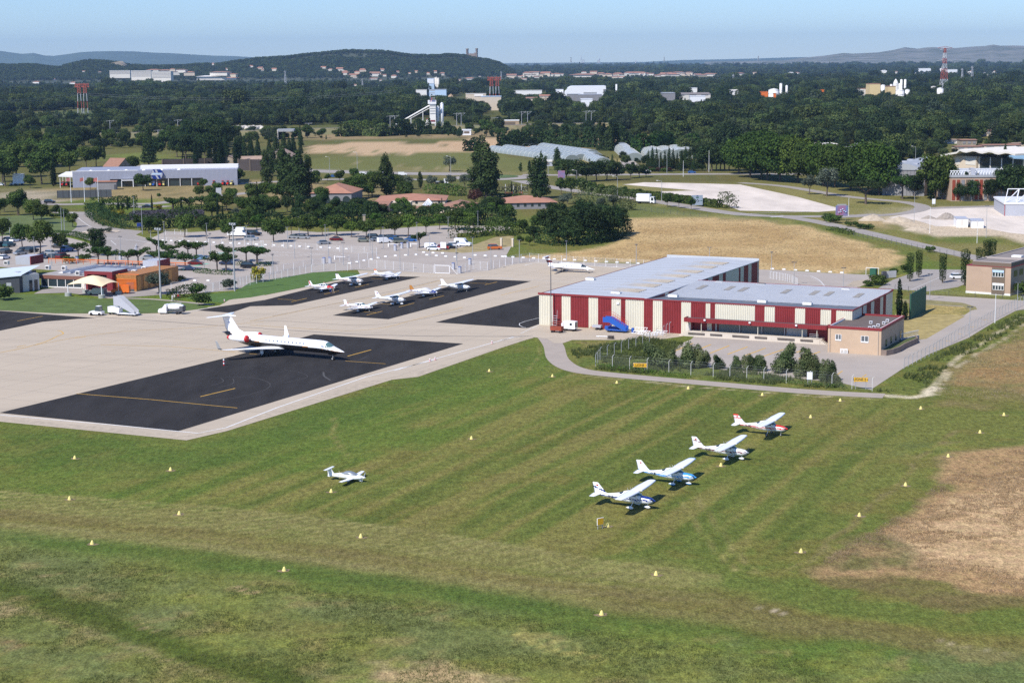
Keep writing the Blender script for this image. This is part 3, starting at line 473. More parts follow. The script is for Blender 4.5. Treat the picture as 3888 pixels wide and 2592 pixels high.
defproto('cypress','cypress_tree','tree',8,lambda i:leaf_mesh('crown',[(0,0,.9+k*.75,.62-.055*abs(k-2.5),.62-.055*abs(k-2.5),.9)for k in range(9)]+[(0,0,7.5,.2,.2,.6)],1100,.3,L['cyp'],70+i,up=0),'cyp',lambda i:tmesh(MB().tube((0,0,-.1),(0,0,5),.12,.05)))
defproto('column','columnar_cypress','tree',7,lambda i:leaf_mesh('crown',[(0,0,1.2+k*.8,.72+.03*k,.72+.03*k,.8)for k in range(7)],1700,.22,leafmat('leaf_trimmed_cypress',(.020,.042,.012),(.045,.075,.020),.1),75+i,shell=.95,up=0),'cyp',lambda i:tmesh(MB().tube((0,0,-.1),(0,0,3),.14,.08)),2)
defproto('conifer','conifer_tree','tree',12,lambda i:leaf_mesh('crown',[(random.Random(i+k).uniform(-.3,.3),0,1.6+k*1.0,2.9-k*.26,2.9-k*.26,.85)for k in range(10)]+[(0,0,11.4,.25,.25,.7)],2400,.5,L['g2'],80+i),'g2',lambda i:tmesh(MB().tube((0,0,-.1),(0,0,9),.22,.06)))
defproto('pine','umbrella_pine','tree',8,lambda i:leaf_mesh('crown',[(math.cos(a*2.4)*q,math.sin(a*2.4)*q,5.9-q*.16,1.7,1.7,.95)for a,q in[(k,(k%4)*1.0+.1)for k in range(16)]],2200,.42,L['pop'],90+i,up=.5,zmin=4),'pop',lambda i:tmesh(trunk_mb(3.6,.28,7,i,3.0,5.6)),2)
def pollard(i):
 r=random.Random(i+5);lb=[];arms=[]
 for k in range(7):
  a=6.283*k/7+r.uniform(-.3,.3);s=r.uniform(1.2,2.5);z=r.uniform(3.0,4.0);arms.append((math.cos(a)*s,math.sin(a)*s,z))
  lb.append((math.cos(a)*s,math.sin(a)*s,z+.1,.7,.7,.5));lb.append((math.cos(a)*s*.55,math.sin(a)*s*.55,z-.25,.7,.7,.42))
 lb.append((0,0,3.1,1.0,1.0,.6));return lb,arms
defproto('pollard','mulberry_tree','tree',4.2,lambda i:leaf_mesh('crown',pollard(i)[0],1100,.36,L['mul'],100+i,up=.5,zmin=2),'mul',lambda i:tmesh((lambda mb:([mb.tube((0,0,2.1),p,.09,.05,5)for p in pollard(i)[1]],mb)[1])(MB().tube((0,0,-.1),(0,0,2.2),.16,.13))),4)
defproto('olive','olive_tree','tree',5,lambda i:leaf_mesh('crown',blob(0,0,3.1,2.2,1.8,11,.85,110+i),1400,.34,L['oli'],110+i,zmin=1),'oli',lambda i:tmesh(trunk_mb(1.5,.16,4,i,1.1,3)))
defproto('bush','bush','shrub',2,lambda i:leaf_mesh('bush',blob(0,0,.9,1.25,.95,8,.55,120+i),700,.28,L['g1'],120+i),'g1',None)
defproto('olivebush','grey_shrub','shrub',2,lambda i:leaf_mesh('grey_shrub',blob(0,0,.9,1.2,.95,8,.5,130+i),600,.26,L['oli'],130+i),'oli',None)
defproto('willow','willow_bush','shrub',4.5,lambda i:leaf_mesh('willow_bush',[(0,0,1.6,1.6,1.3,1.8),(1.2,.3,.9,1.1,.9,1.1),(-1.2,-.3,.9,1.1,.9,1.1)]+[(random.Random(i*31+k).uniform(-1.5,1.5),random.Random(i*37+k).uniform(-1.0,1.0),random.Random(i*41+k).uniform(.6,3.6),.75,.75,1.0)for k in range(15)],6500,.27,L['wil'],140+i,up=.2),'wil',None,4)
defproto('yellow','broom_bush','shrub',2,lambda i:leaf_mesh('broom_bush',blob(0,0,.9,1.25,.95,8,.55,150+i),700,.28,L['yel'],150+i),'yel',None,1)
defproto('maroon','purple_leaf_tree','tree',7,lambda i:leaf_mesh('crown',blob(0,0,4.3,2.8,2.5,13,1.1,160+i),1500,.5,L['brn'],160+i,zmin=1.3),'brn',lambda i:tmesh(trunk_mb(2,.18,4,i,1.5,4)),1)
TREES=[]
def tree(key,p,h,label,group=None,w=1.0,g=None,z=0):
 if key=='willow':h*=1.08;w*=1.1
 P=PROTO[key];v=P['n']%len(P['crowns']);P['n']+=1;g=G(p)if g is None else g;s=h/P['H'];rz=random.uniform(0,6.28)
 sc=(s*w,s*w,s)
 if P['trunks']is None:
  o=bpy.data.objects.new(P['name'],P['crowns'][v]);COL.objects.link(o);tag(o,label,P['cat'],group)
 else:
  o=thing(P['name'],label,P['cat'],group=group)
  for nm,me in(('trunk',P['trunks'][v]),('crown',P['crowns'][v])):
   c=bpy.data.objects.new(nm,me);COL.objects.link(c);c.parent=o
 o.location=(g[0],g[1],z);o.rotation_euler=(0,0,rz);o.scale=sc;TREES.append((g[0],g[1]));return o
def row(key,items,lab,group,f=C5,w=1.0):
 """items: (x, ybase, height_m) in left-to-right order; lab has {o}"""
 items=sorted(items);n=len(items)
 for i,it in enumerate(items):
  tree(key,f(it[0],it[1]),it[2],lab.format(o=ordn(i)),group,w*(it[3]if len(it)>3 else 1))
def hedge(name,px,w,h,m,label,f=C5,size=.35,dens=14,cat='hedge',group=None,rough=.12):
 P=smooth([G(f(px[i],px[i+1]))for i in range(0,len(px),2)],4);Ls=sum(np.linalg.norm(P[i+1]-P[i])for i in range(len(P)-1));N=int(Ls*(w+2*h)*dens);c0=P[0]
 r=np.random.default_rng(len(TREES)+N);seg=[np.linalg.norm(P[i+1]-P[i])for i in range(len(P)-1)];k=r.choice(len(seg),N,p=np.array(seg)/sum(seg));A=np.array(P)[k];B=np.array(P)[k+1];tt=r.random(N)[:,None];c=A+(B-A)*tt;d=(B-A)/(np.linalg.norm(B-A,axis=1)[:,None]+1e-9);nn=np.stack([-d[:,1],d[:,0]],1)
 hv=h*(1+(vnoise(c[:,0],c[:,1],2.5,9)-.5)*rough*4);per=r.random(N)*(w+2*h);side=np.where(per<h,-w/2,np.where(per<h+w,per-h-w/2,w/2));z=np.where(per<h,per/h*hv,np.where(per<h+w,hv,(per-h-w)/h*hv))+r.normal(0,.08,N)
 c=c+nn*(side+r.normal(0,.10*w,N))[:,None];nrm=np.stack([nn[:,0]*np.sign(side)*(abs(side)>w*.49),nn[:,1]*np.sign(side)*(abs(side)>w*.49),np.where(abs(side)<w*.49,1.,.3)],1)+r.normal(0,.45,(N,3));nrm/=np.linalg.norm(nrm,axis=1)[:,None]
 a=np.cross(nrm,r.normal(size=(N,3)));a/=np.linalg.norm(a,axis=1)[:,None];b=np.cross(nrm,a);s=size*r.uniform(.6,1.3,N)[:,None];cc=np.stack([c[:,0]-c0[0],c[:,1]-c0[1],np.maximum(z,.05)],1)
 V=np.stack([cc-a*s*.5,cc-b*s*.4,cc+a*s*.5,cc+b*s*.4],1).reshape(-1,3);me=bpy.data.meshes.new(name);me.vertices.add(4*N);me.vertices.foreach_set('co',V.ravel());me.loops.add(4*N);me.loops.foreach_set('vertex_index',np.arange(4*N));me.polygons.add(N);me.polygons.foreach_set('loop_start',np.arange(0,4*N,4));me.update(calc_edges=True);me.materials.append(m)
 o=bpy.data.objects.new(name,me);COL.objects.link(o);o.location=(c0[0],c0[1],0);return tag(o,label,cat,group)
def scatter(key,q,n,h,lab,group,seed,w=1.0,f=D_):
 P=gp(PTS(f,*q));r=random.Random(seed);xs=[p[0]for p in P];ys=[p[1]for p in P];pts=[]
 while len(pts)<n:
  x=r.uniform(min(xs),max(xs));y=r.uniform(min(ys),max(ys))
  if inside(np.array([x]),np.array([y]),P)[0]and all((x-a)**2+(y-b)**2>(h*.45)**2 or len(pts)>n*.8 for a,b in pts):pts.append((x,y))
 for i,(x,y)in enumerate(sorted(pts)):tree(key,None,h*r.uniform(.8,1.2),lab.format(o=ordn(i)),group,w,g=(x,y))
for i,(x,y,h,w)in enumerate([(1400,1500,4.4,1.1),(1540,1500,3.2,.8),(1690,1505,4.6,1.0),(1790,1510,3.4,.9),(1950,1520,2.8,.9),(2105,1530,2.6,.9),(2230,1535,3.2,.9),(2320,1540,3.0,.8)]):
 tree('willow',C7(x,y+10),h,f'grey-green willow bush behind the near fence, {ordn(i)} from the left','willow bushes behind the near fence',w)
for i,(x,y,h,w)in enumerate([(215,1560,5.2,.95),(400,1600,5.2,.75),(500,1615,3.6,.85),(590,1640,3.9,.75),(660,1660,2.6,.8)]):
 tree('willow',C8(x,y),h,f'tall willow bush in the clump near the LIGNE 2 sign, {ordn(i)} from left','willow bushes behind the near fence',w)
hedge('weeds',(850,1500,1000,1530,1250,1560,1500,1590,1700,1610),1.2,.7,L['g3'],'low weeds at the foot of the near fence left of the bushes',C7,.25,12,'weeds')
hedge('weeds',(0,1610,200,1650,500,1690,760,1705),1.2,.6,L['g1'],'low weeds at the foot of the near fence by the LIGNE 2 sign',C8,.25,12,'weeds')
for x,y,h,s in[(1333,748,7.6,'leftmost and nearest of the pair'),(1412,712,7.4,'second from the left, farther of the pair'),(1624,762,7.9,'third from the left, standing alone'),(1822,788,9.6,'tallest one against the office wall')]:
 tree('column',C8(x,y),h,f'trimmed columnar cypress in the office car park, {s}','trimmed cypresses of the office car park')
for x,y,h,s in[(1950,600,5.0,'left of the pair'),(2020,560,6.0,'middle of the three'),(2065,560,6.2,'right of the three')]:tree('column',C8(x,y),h,f'dark rounded cypress behind the brown office roof, {s}',None,1.6)
tree('cypress',C8(1235,1085),9.0,'dark pointed cypress at the rear corner of the striped hangar',None,1.3);tree('cypress',C8(1290,1095),4.4,'lower dark conifer beside the green screen wall',None,2.0)
tree('bush',C8(1040,780),3.2,'rounded green bush left of the trimmed cypresses',None,1.3);tree('bush',C8(960,790),1.8,'low bush in the kerb corner by the turning area',None,1.5);tree('bush',C8(1190,690),2.2,'small green bush beside the white gate panel');tree('bush',C8(1300,665),2.6,'dark bush behind the leftmost trimmed cypress');tree('bush',C8(2350,880),4.2,'dark bush at the right edge by the brown office building')
tree('bush',C8(1125,1320),2.0,'green shrub against the shaded wall of the tan annex',None,1.2);tree('bush',C8(1190,1300),1.6,'low shrub in the raised planter of the tan annex',None,1.5);tree('bush',C8(1515,490),2.4,'small bush beside the fence of the straight road')
for i,(x,y,h)in enumerate([(610,210,3.2),(660,225,3.4),(810,260,2.4),(900,280,2.2),(960,285,2.2)]):tree('bush',C8(x,y),h,f'green bush on the bank right of the junction, {ordn(i)} from the left','bushes on the bank by the billboard',1.5)
hedge('hedge',(600,290,680,300,760,320,815,335),2.2,1.2,L['g1'],'low dark hedge on the meadow edge by the straight road',C8,.5,7)
tree('bush',C5(1800,962),3.6,'large round shrub beside the white fuel truck',None,1.0);hedge('hedge',(1500,900,1600,893,1700,880),2.6,2.6,L['g2'],'dark clipped hedge behind the two walking people');tree('bush',C5(1762,866),3.4,'square dark bush at the right end of the clipped hedge',None,1.15)
tree('olive',C5(1425,862),6.2,'grey-green olive tree at the corner of the orange lattice building',None,1.25);tree('bush',C5(45,915),4.6,'round dark shrub at the left edge by the charcoal building',None,1.0)
tree('olivebush',C5(2045,820),3.6,'grey shrub behind the wire fence left of the yellow broom');tree('yellow',C5(2310,750),4.6,'broom bush with yellow flowers at the fence bend',None,.8);tree('bush',C5(1610,745),1.8,'small clipped bush right of the orange lattice building',None,1.4);tree('bush',C5(790,820),1.6,'small bush under the cream sail canopy')
row('pollard',[(880,600,5.2),(965,600,4.8),(1145,608,4.6),(1235,606,4.8),(1380,600,4.0),(1490,625,4.8),(1655,645,5),(1940,655,5.0),(2020,660,4.8),(700,540,4.6)],'flat crowned mulberry tree, {o} from the left in the front row of the car park','mulberry trees of the car park',C5,1.2)
row('pollard',[(1400,500,4.6),(1510,545,4.6),(1680,540,5),(1755,535,4.6),(2020,570,4.6),(2200,570,4.6),(2295,590,4.8)],'flat crowned mulberry tree, {o} from the left in the back row of the car park','mulberry trees of the car park',C5,1.2)
tree('pollard',C6(65,600),5.0,'flat crowned mulberry tree standing alone right of the others','mulberry trees of the car park',1.1)
for i,a in enumerate([(1740,670,1915,685),(1925,685,2080,690),(2120,605,2200,605),(2290,612,2420,612)]):hedge('hedge',a,1.6,1.1,L['mul'],f'low clipped box hedge in the car park, {ordn(i)} from the left',dens=12,group='clipped hedges of the car park')
row('round',[(375,235,8.5),(300,200,8.5),(160,160,10),(40,130,6),(0,160,7)],'green tree on the park lawn left of the roundabout, {o} from the left','trees on the park lawn',C5,1.0)
tree('dark',C5(170,158),12,'tall dark oak on the lawn near the black off-road car',None,.8);row('round',[(360,500,11),(200,450,8.5),(20,395,8),(540,490,6.5),(30,330,6)],'leafy tree shading the parked cars at left, {o} from the left','trees of the left car park',C5,.95)
tree('dark',C5(870,520),9.5,'tall dark tree by the car park exit lane',None,.8);tree('bush',C5(935,520),3,'bush at the foot of the tall tree by the exit lane');row('round',[(650,265,5.5),(570,220,5.5),(500,170,5)],'tree in the row beside the access road, {o} from the left','trees beside the access road',C5)
hedge('hedge',(430,330,560,335,700,355,820,395),2.5,1.6,L['g1'],'curved low hedge beside the access road');row('bush',[(485,185,2.4),(620,590,2.6),(760,560,2.4),(720,575,2.2)],'small rounded bush, {o} from the left behind the terminal roof',None,C5,1.2)
row('olivebush',[(825,318,2.2),(895,320,2.0),(965,312,2.2)],'dark shrub on the small roundabout, {o} from the left','shrubs on the small roundabout',C5,1.4)
hedge('hedge',(830,150,870,190,950,235,1050,265,1180,280),5,4.2,L['g2'],'tall dark hedge curving beside the access road',size=.6,dens=5);hedge('hedge',(850,110,920,120,1010,110,1110,95,1230,90),4,4.6,L['mul'],'row of pollarded trees along the lavender bed',size=.6,dens=5)
for y in(120,132,145,158,172,186):hedge('lavender_row',(1110+(186-y),y+20,1400,y+6,1820,y-12+(186-y)*.3),1.6,.6,L['lav'],f'grey-purple lavender row in the hotel garden, {ordn((y - 120) // 12)} from the back',size=.5,dens=16,group='lavender rows of the hotel garden',cat='lavender')
row('cypress',[(1058,135,6.2),(1092,140,5),(1140,115,6.2),(1358,115,6.4),(1620,130,6),(1945,195,8.2),(1990,195,5.8),(2225,140,8),(2300,60,6)],'slim dark cypress in the hotel garden, {o} from the left','cypresses of the hotel garden',C5)
row('pollard',[(1550,125,5.2),(1690,120,5.2),(1540,105,4.6),(1800,100,5)],'flat crowned tree beside the road junction, {o} from the left',None,C5,1.2);tree('yellow',C5(1410,108),2.2,'yellow flowering broom beside the road junction',None,1.6);tree('yellow',C5(1050,180),3.6,'yellow broom shrub in the hotel garden',None,1.6)
hedge('hedge',(1290,300,1500,270,1900,265,2352,240),3,5.2,L['g2'],'long dark hedge behind the car park, left stretch',size=.7,dens=4.5,rough=.25);hedge('hedge',(0,265,400,255,900,235,1400,225,1900,235,2352,255),3.5,5.5,L['g2'],'long dark hedge behind the car park, right stretch',C6,.75,4.5,rough=.3)
hedge('hedge',(1720,210,1960,195),1.2,1.4,L['brn'],'low reddish hedge in the hotel garden',size=.4,dens=6);hedge('hedge',(1560,100,1850,118),2,2.4,L['g2'],'dark square hedge at the road junction',size=.5,dens=6)
row('olive',[(1890,175,6),(2120,95,5.5),(1870,115,5),(2110,190,4.5)],'grey-green olive tree in the hotel garden, {o} from the left','olive trees of the hotel garden',C5)
row('round',[(1330,320,6.2),(1400,300,5),(1240,270,5),(1650,355,8.5),(1845,370,8.2),(2050,385,7.8),(2150,300,7),(2220,260,8)],'dense round tree at the edge of the car park, {o} from the left','round trees at the edge of the car park',C5,1.0)
row('round',[(210,400,8.2),(520,350,7.8),(775,340,7.8),(1035,360,6.6),(1290,350,7.2),(640,240,6),(1830,290,7.6),(1990,250,7)],'round dark tree between the parked cars, {o} from the left','dark trees between the parked cars',C6,1.15)
row('fresh',[(370,335,6.4),(645,335,5.8),(905,355,5.8),(1165,345,6.6),(1410,350,8),(1570,325,6.4),(1690,285,6),(1960,290,6.8),(60,290,6),(1120,250,5)],'fresh yellow-green tree between the parked cars, {o} from the left','yellow-green trees between the parked cars',C6,1.25)
row('pollard',[(1510,450,4.8)],'small dark tree by the car park exit barriers, {o} one',None,C6);
row('dark',[(640,160,9),(440,140,8),(330,130,7.5),(90,150,7),(850,170,6.5),(1180,195,6.5),(2120,190,9),(2230,200,9.5),(2060,200,7)],'dark garden tree around the hotel roofs, {o} from the left','garden trees around the hotel',C6)
row('round',[(30,170,8),(190,160,8),(560,170,7),(720,200,6.5),(960,190,6),(1060,190,6.5),(1400,205,6.5),(1560,205,6),(1640,180,6),(2160,170,8),(2300,230,7),(20,30,8),(130,20,8),(230,30,8)],'mid green garden tree around the hotel roofs, {o} from the left','garden trees around the hotel',C6)
row('cypress',[(1712,115,5),(1858,110,4),(65,140,12),(385,180,8)],'narrow cypress beside the hotel roofs, {o} from the left',None,C6)
row('poplar',[(150,1330,17,1.2),(300,1420,22,1.2),(360,1430,20,1.2),(440,1450,22,1.3),(510,1440,20,1.1),(1215,1400,19,1.3),(1250,1400,14,1.2),(1520,1330,8,1.2),(2040,1400,24,1.5),(2110,1420,24,1.5),(2160,1420,20,1.4)],'tall loose poplar beside the hotel, {o} from the left','poplars beside the hotel',C2)
tree('conifer',C3(365,1420),20,'tall dense dark green tree right of the hotel letter sign',None,.95);tree('poplar',C3(330,1420),18,'dense green poplar in front of the dark tree by the letter sign',None,1.6)
row('round',[(1000,1400,11),(1090,1410,11),(960,1420,10),(1380,1450,9),(575,1290,7),(110,1430,8),(640,1480,8),(930,1260,6.5),(800,1280,6.5),(690,1265,4)],'broad garden tree behind the hotel roofs, {o} from the left',None,C2)
row('olive',[(1325,1340,7),(1400,1340,7),(1625,1340,7),(1795,1325,6.5),(1915,1330,7),(1710,1310,3),(1780,1180,9)],'silvery olive tree near the big roundabout, {o} from the left','olive trees near the big roundabout',C2)
tree('maroon',C2(2010,1500),8,'purple leaved tree behind the hotel',None,1.0)
row('cypress',[(100,1390,6),(140,1385,5)],'small cypress in front of the hotel letter sign, {o} from the left',None,C3);row('poplar',[(305,1500,8),(350,1500,7)],'bushy young cypress in front of the hotel right wing, {o} from the left',None,C3,.9)
hedge('hedge',(-30,1400,300,1420),3,1.2,L['g1'],'green hedge behind the hotel right wing',C3,.7,4);hedge('hedge',(1590,1370,1900,1400),4,4,L['g1'],'green hedge behind the hotel main roofs',C2,.8,4)
for key,q,n,h,lb,f,sd in(('dark',(0,140,700,130,1300,130,1300,210,0,235),20,7,'dark bushy tree between car park and hotel, {o} from the left',C6,41),('round',(1850,60,2352,40,2352,220,1900,200),12,6.5,'green tree in the garden left of the hotel, {o} from the left',C5,42),('round',(520,1340,1350,1300,1380,1400,900,1430),12,7.5,'garden tree on the far side of the hotel, {o} from the left',C2,43),('fresh',(1300,150,2300,150,2300,215,1300,215),10,6.5,'yellow-green garden tree right of the hotel, {o} from the left',C6,44)):scatter(key,q,n,h,lb,lb.split(',')[0].replace('tree','trees'),sd,1.15,f)
for i,(x,y,h,k)in enumerate([(420,330,10,'dark'),(500,300,11,'dark'),(600,340,11,'dark'),(700,380,12,'dark'),(800,400,13,'dark'),(900,380,13,'dark'),(980,350,12,'dark'),(1050,330,10,'dark'),(640,420,9,'dark'),(520,410,8,'dark'),(300,400,6,'dark'),(860,330,12,'dark'),(740,300,12,'dark')]):
 tree(k,C7(x,y),h,f'dark evergreen in the big clump beside the dry meadow, {ordn(i)} counted from its near left','dark evergreens of the big clump',1.05)
hedge('undergrowth',(380,400,560,430,720,420,900,395,1040,350,1100,320),5,3.6,L['g2'],'dark undergrowth along the front of the big evergreen clump',C7,.6,9,'undergrowth',rough=.4)
row('round',[(200,320,5),(270,370,4.5),(330,300,6),(180,420,3),(260,430,3.4)],'lower green bushy tree at the left end of the dark clump, {o} from the left',None,C7)
hedge('hedge',(1850,370,1950,350,2150,330,2290,350),6,4.5,L['g1'],'broad mass of shrubs behind the white van',C6,.6,5,rough=.3);hedge('hedge',(2200,300,2400,330),5,4,L['g1'],'rough shrubs right of the van lot',C6,.6,5,rough=.3)
hedge('hedge',(650,45,780,62,900,78,1010,92),3,6,L['wil'],'tall loose hedge of young trees left of the box truck',C7,.6,5,rough=.4);hedge('hedge',(1030,90,1100,105,1185,118),3,6,L['wil'],'tall loose hedge end at the green lawn',C7,.6,5,rough=.4)
row('olive',[(560,95,6),(900,110,5),(1010,100,6),(600,60,5)],'grey-green tree behind the dark clump, {o} from the left',None,C7)
hedge('hedge',(740,1350,900,1375,1150,1400,1400,1430,1700,1470,1960,1505),2.6,2.8,L['g1'],'long clipped hedge between the road and the white gravel lot',C3,.7,12,rough=.1);hedge('hedge',(1980,1500,2080,1512),4,5,L['g1'],'taller rounded end of the long roadside hedge',C3,.6,6)
row('round',[(543,1385,8),(633,1395,8.5),(723,1390,8),(815,1400,7),(905,1415,6.5),(1000,1430,6.5),(1095,1440,6.5),(1195,1455,6),(1490,1495,6),(1595,1505,6),(1705,1520,5.5)],'small street tree along the country road, {o} from the left','street trees along the country road',C3,.8)
row('dark',[(590,1270,12),(680,1275,13),(770,1270,11),(860,1265,11),(950,1260,12),(1040,1255,10),(1160,1240,8),(1240,1235,8),(1300,1230,6)],'grey-green tree in the thicket left of the gravel lot, {o} from the left','thicket left of the gravel lot',C3,1.1)
row('poplar',[(510,1180,13),(400,1170,8),(260,1180,6),(180,1180,5)],'tree by the small grey shed beyond the road, {o} from the left',None,C3,1.4)
for i in range(24):tree('maroon' if i%2 else 'bush',C3(1110+i*17.5,1175+(i%3)*4),2.4 if i%2==0 else 2.6,f'pink-flowering oleander along the main road, {ordn(i)} from the left','oleanders along the main road',1.3)
row('conifer',[(1320+i*37,1170+(i%3)*3,[11,13,12,10][i%4])for i in range(14)],'dark conifer of the windbreak by the main road, {o} from the left','windbreak conifers by the main road',C3,.75)
row('dark',[(1850+i*38,1175,[15,17,14][i%3])for i in range(6)],'dark tree right of the windbreak, {o} from the left',None,C3,1.1)
row('plane',[(2130,1200,22),(2230,1230,25),(2330,1240,27)],'huge plane tree beside the crossroads, {o} from the left','row of huge plane trees',C3,.95)
row('plane',[(60,1260,26),(170,1270,26),(330,1280,25),(440,1290,24),(560,1310,23),(660,1320,22),(800,1350,24),(960,1380,26),(1060,1390,24)],'huge plane tree in the row towards the grey warehouse, {o} from the left','row of huge plane trees',C4,.95)
tree('olive',C4(435,1385),9,'small grey-green tree on the bank in front of the plane trees',None,.9);tree('olive',C4(590,1400),13,'larger grey-green tree on the bank in front of the plane trees',None,.95);tree('pine',C4(940,1470),11.5,'flat topped umbrella pine by the bend of the lane',None,1.35)
tree('pollard',C4(1265,1425),10,'sparse bright green tree in front of the grey warehouse wall',None,.9);tree('round',C4(1560,1430),20,'large tree between the grey and the red buildings',None,.95);tree('plane',C4(1620,1430),21,'tall pale trunked plane tree left of the red building',None,.7);tree('dark',C4(1370,1400),10,'dark tree beside the grey warehouse wall',None,1.1)
row('cypress',[(1520,1430,13),(1830,1440,12),(1740,1440,8),(1930,1440,11),(2000,1440,8)],'dark cypress in front of the red building, {o} from the left','dark trees in front of the red building',C4,2.0)
row('dark',[(1780,1445,9),(1890,1445,10),(2050,1445,10),(2150,1440,15),(2230,1445,17),(2320,1445,16),(2380,1445,16)],'dark bushy tree in front of the red building, {o} from the left','dark trees in front of the red building',C4,.9)
tree('conifer',C4(2180,1170),14,'dark conifer in front of the white wavy roofed pavilion',None,1.0)
def GD(p,D):
 d=CR*(p[0]-UC)/F_PX+CU*(VC-p[1])/F_PX+fw;t=D/d[1];return np.array([d[0]*t,D,CAM_H+d[2]*t])
def crest(f,D,*xy):
 q=[GD(f(xy[i],xy[i+1]),D)for i in range(0,len(xy),2)];return np.array([a[0]/D for a in q]),np.array([a[2]for a in q])
HP1=crest(C1,6300,-300,225,0,218,100,222,200,217,320,218,450,237,520,242,600,218,700,194,800,178,900,184,1050,196,1130,217,1300,228,1500,229,1700,219,1830,210,1900,216,2000,204,2100,186,2200,176,2330,160)
HP2=crest(C2,6300,60,160,200,154,350,145,450,131,640,113,800,95,900,90,1050,94,1180,95,1330,118,1450,133,1560,135,1680,135,1760,126,1850,130,1920,138,2030,160,2150,178,2230,205,2300,240,2350,275,2400,290)
hx=np.concatenate([HP1[0],HP2[0]]);hzz=np.concatenate([HP1[1],HP2[1]]);k_=np.argsort(hx);hx=hx[k_];hzz=np.maximum(hzz[k_]-9,0);hzz[-1]=0
def hillz(x,y):
 s=np.asarray(x,float)/np.asarray(y,float);zc=np.interp(s,hx,hzz,left=50,right=0);t=np.clip((np.asarray(y)-5150)/1150,0,1);t2=np.clip((7300-np.asarray(y))/1000,0,1);m=np.where(np.asarray(y)<6300,t*t*(3-2*t),t2)
 return zc*m*(1-.12*vnoise(np.asarray(x,float),np.asarray(y,float),260,3)*(m<.93))
def grid_mesh(name,X,Y,Zf,m,kind='structure'):
 xs,ys=np.meshgrid(X,Y);x=(xs*ys).ravel();y=ys.ravel();z=Zf(x,y).ravel();nr,nc=xs.shape;idx=np.arange(nr*nc).reshape(nr,nc);q=np.stack([idx[:-1,:-1],idx[:-1,1:],idx[1:,1:],idx[1:,:-1]],-1).reshape(-1,4)
 me=bpy.data.meshes.new(name);me.from_pydata(np.stack([x,y,z],1).tolist(),[],q.tolist());me.polygons.foreach_set('use_smooth',[True]*len(q));me.materials.append(m);o=bpy.data.objects.new(name,me);COL.objects.link(o);return tag(o,kind=kind)
grid_mesh('castle_hill',np.linspace(-.36,.012,260),np.linspace(5050,7300,60),lambda x,y:hillz(x,y)-.6,mat('hill_scrub',(.030,.044,.020),.95,.3,.01,col2=(.07,.075,.045)))
def mountain(name,f,D,depth,m,nz,*xy):
 a,z=crest(f,D,*xy);k=np.argsort(a);a=a[k];z=z[k]
 def zf(x,y):
  s=x/y;zc=np.interp(s,a,z,left=0,right=0);t=np.clip((y-(D-depth))/depth,0,1);n=fbm(x,y,depth*.22,77)
  return np.where(y>D,zc*np.clip((D+depth-y)/depth,0,1),zc*(t**1.1)*(1-nz*(1-t)*2.0*n)-1*(t<=0))
 grid_mesh(name,np.linspace(a[0],a[-1],320),np.concatenate([np.linspace(D-depth,D,60),[D+depth]]),zf,m)
mountain('far_ridge',C1,19000,3500,mat('far_ridge_woods',(.05,.075,.045),.95,.3,.0015),.5,-300,95,0,103,120,120,200,130,300,122,400,145,480,148,620,130,720,115,850,108,1000,105,1200,108,1350,118,1550,125,1700,135,1900,145,2100,150,2250,160,2352,166,2600,185,2900,215)
mountain('rocky_hills',C4,13000,3200,mat('rocky_scrub',(.055,.075,.045),.95,.3,.0045,col2=(.24,.225,.20),det=7),.9,-500,200,0,192,200,187,300,175,400,162,560,147,740,122,820,128,900,124,1050,117,1130,104,1200,92,1290,70,1330,76,1400,84,1470,74,1550,70,1650,78,1750,77,1900,64,2000,60,2080,47,2150,58,2250,55,2400,58,2700,70)
mountain('far_ridge',C4,22000,3000,mat('far_ridge_woods',(.05,.075,.045)),.4,-1200,210,-700,185,-300,178,0,170,300,160,600,158)
EXC=[]
def exc(p,wpx,D,dv=0):EXC.append((p[0]-wpx/2-3,p[0]+wpx/2+3,p[1]+dv,D))
scatter('dark',(0,318,230,316,240,345,120,350,0,360),26,13,'dark tree of the belt behind the left grove, {o} from the left','belt behind the left grove',21);scatter('cypress',(420,325,500,325,500,350,400,350),10,14,'dark cypress of the wood below the railway, {o} from the left',None,22,2);scatter('round',(240,318,500,318,520,340,340,345,250,340),16,11,'tree of the thicket below the railway, {o} from the left','thicket below the railway',23)
scatter('dark',(430,325,520,325,525,362,440,362),12,21,'tall dark tree of the high clump left of the farmhouse, {o} from the left','high clump left of the farmhouse',24);scatter('conifer',(690,322,705,322,690,366,640,366),3,13,'dark conifer at the field edge right of the farmhouse, {o} from the left',None,25,.8)
scatter('round',(0,360,120,345,230,380,230,400,140,425,0,428),26,16,'big green tree of the grove left of the long grey store, {o} from the left','grove left of the grey store',1,1.0)
row('cypress',[(20,900,17,1.8),(120,900,19,1.6),(250,900,14,1.8),(480,1310,13,1.8),(890,1050,16,1.5),(930,1070,9,1.8)],'tall dark conifer in the grove left of the grey store, {o} from the left',None,C1)
row('round',[(270,1330,7),(805,1340,6),(1280,1350,8.5,1.2),(1820,1330,5),(2130,1290,8),(1880,1420,6),(1780,1420,6),(1940,1390,6),(1420,1420,2.5),(1190,1180,9)],'tree in front of the long grey store, {o} from the left','trees in front of the grey store',C1)
tree('conifer',C1(1330,1130),25,'huge dark conifer behind the middle of the grey store',None,.9)
scatter('dark',(360,345,520,335,520,372,350,372),14,15,'dark tree of the wood behind the grey store, {o} from the left','wood behind the grey store',2);scatter('cypress',(440,372,560,378,560,384,440,382),8,13,'dark cypress behind the right end of the grey store, {o} from the left',None,3,1.9)
scatter('poplar',(600,400,760,405,740,420,600,415),6,14,'loose tree between the road and the farm, {o} from the left',None,8,1.3)
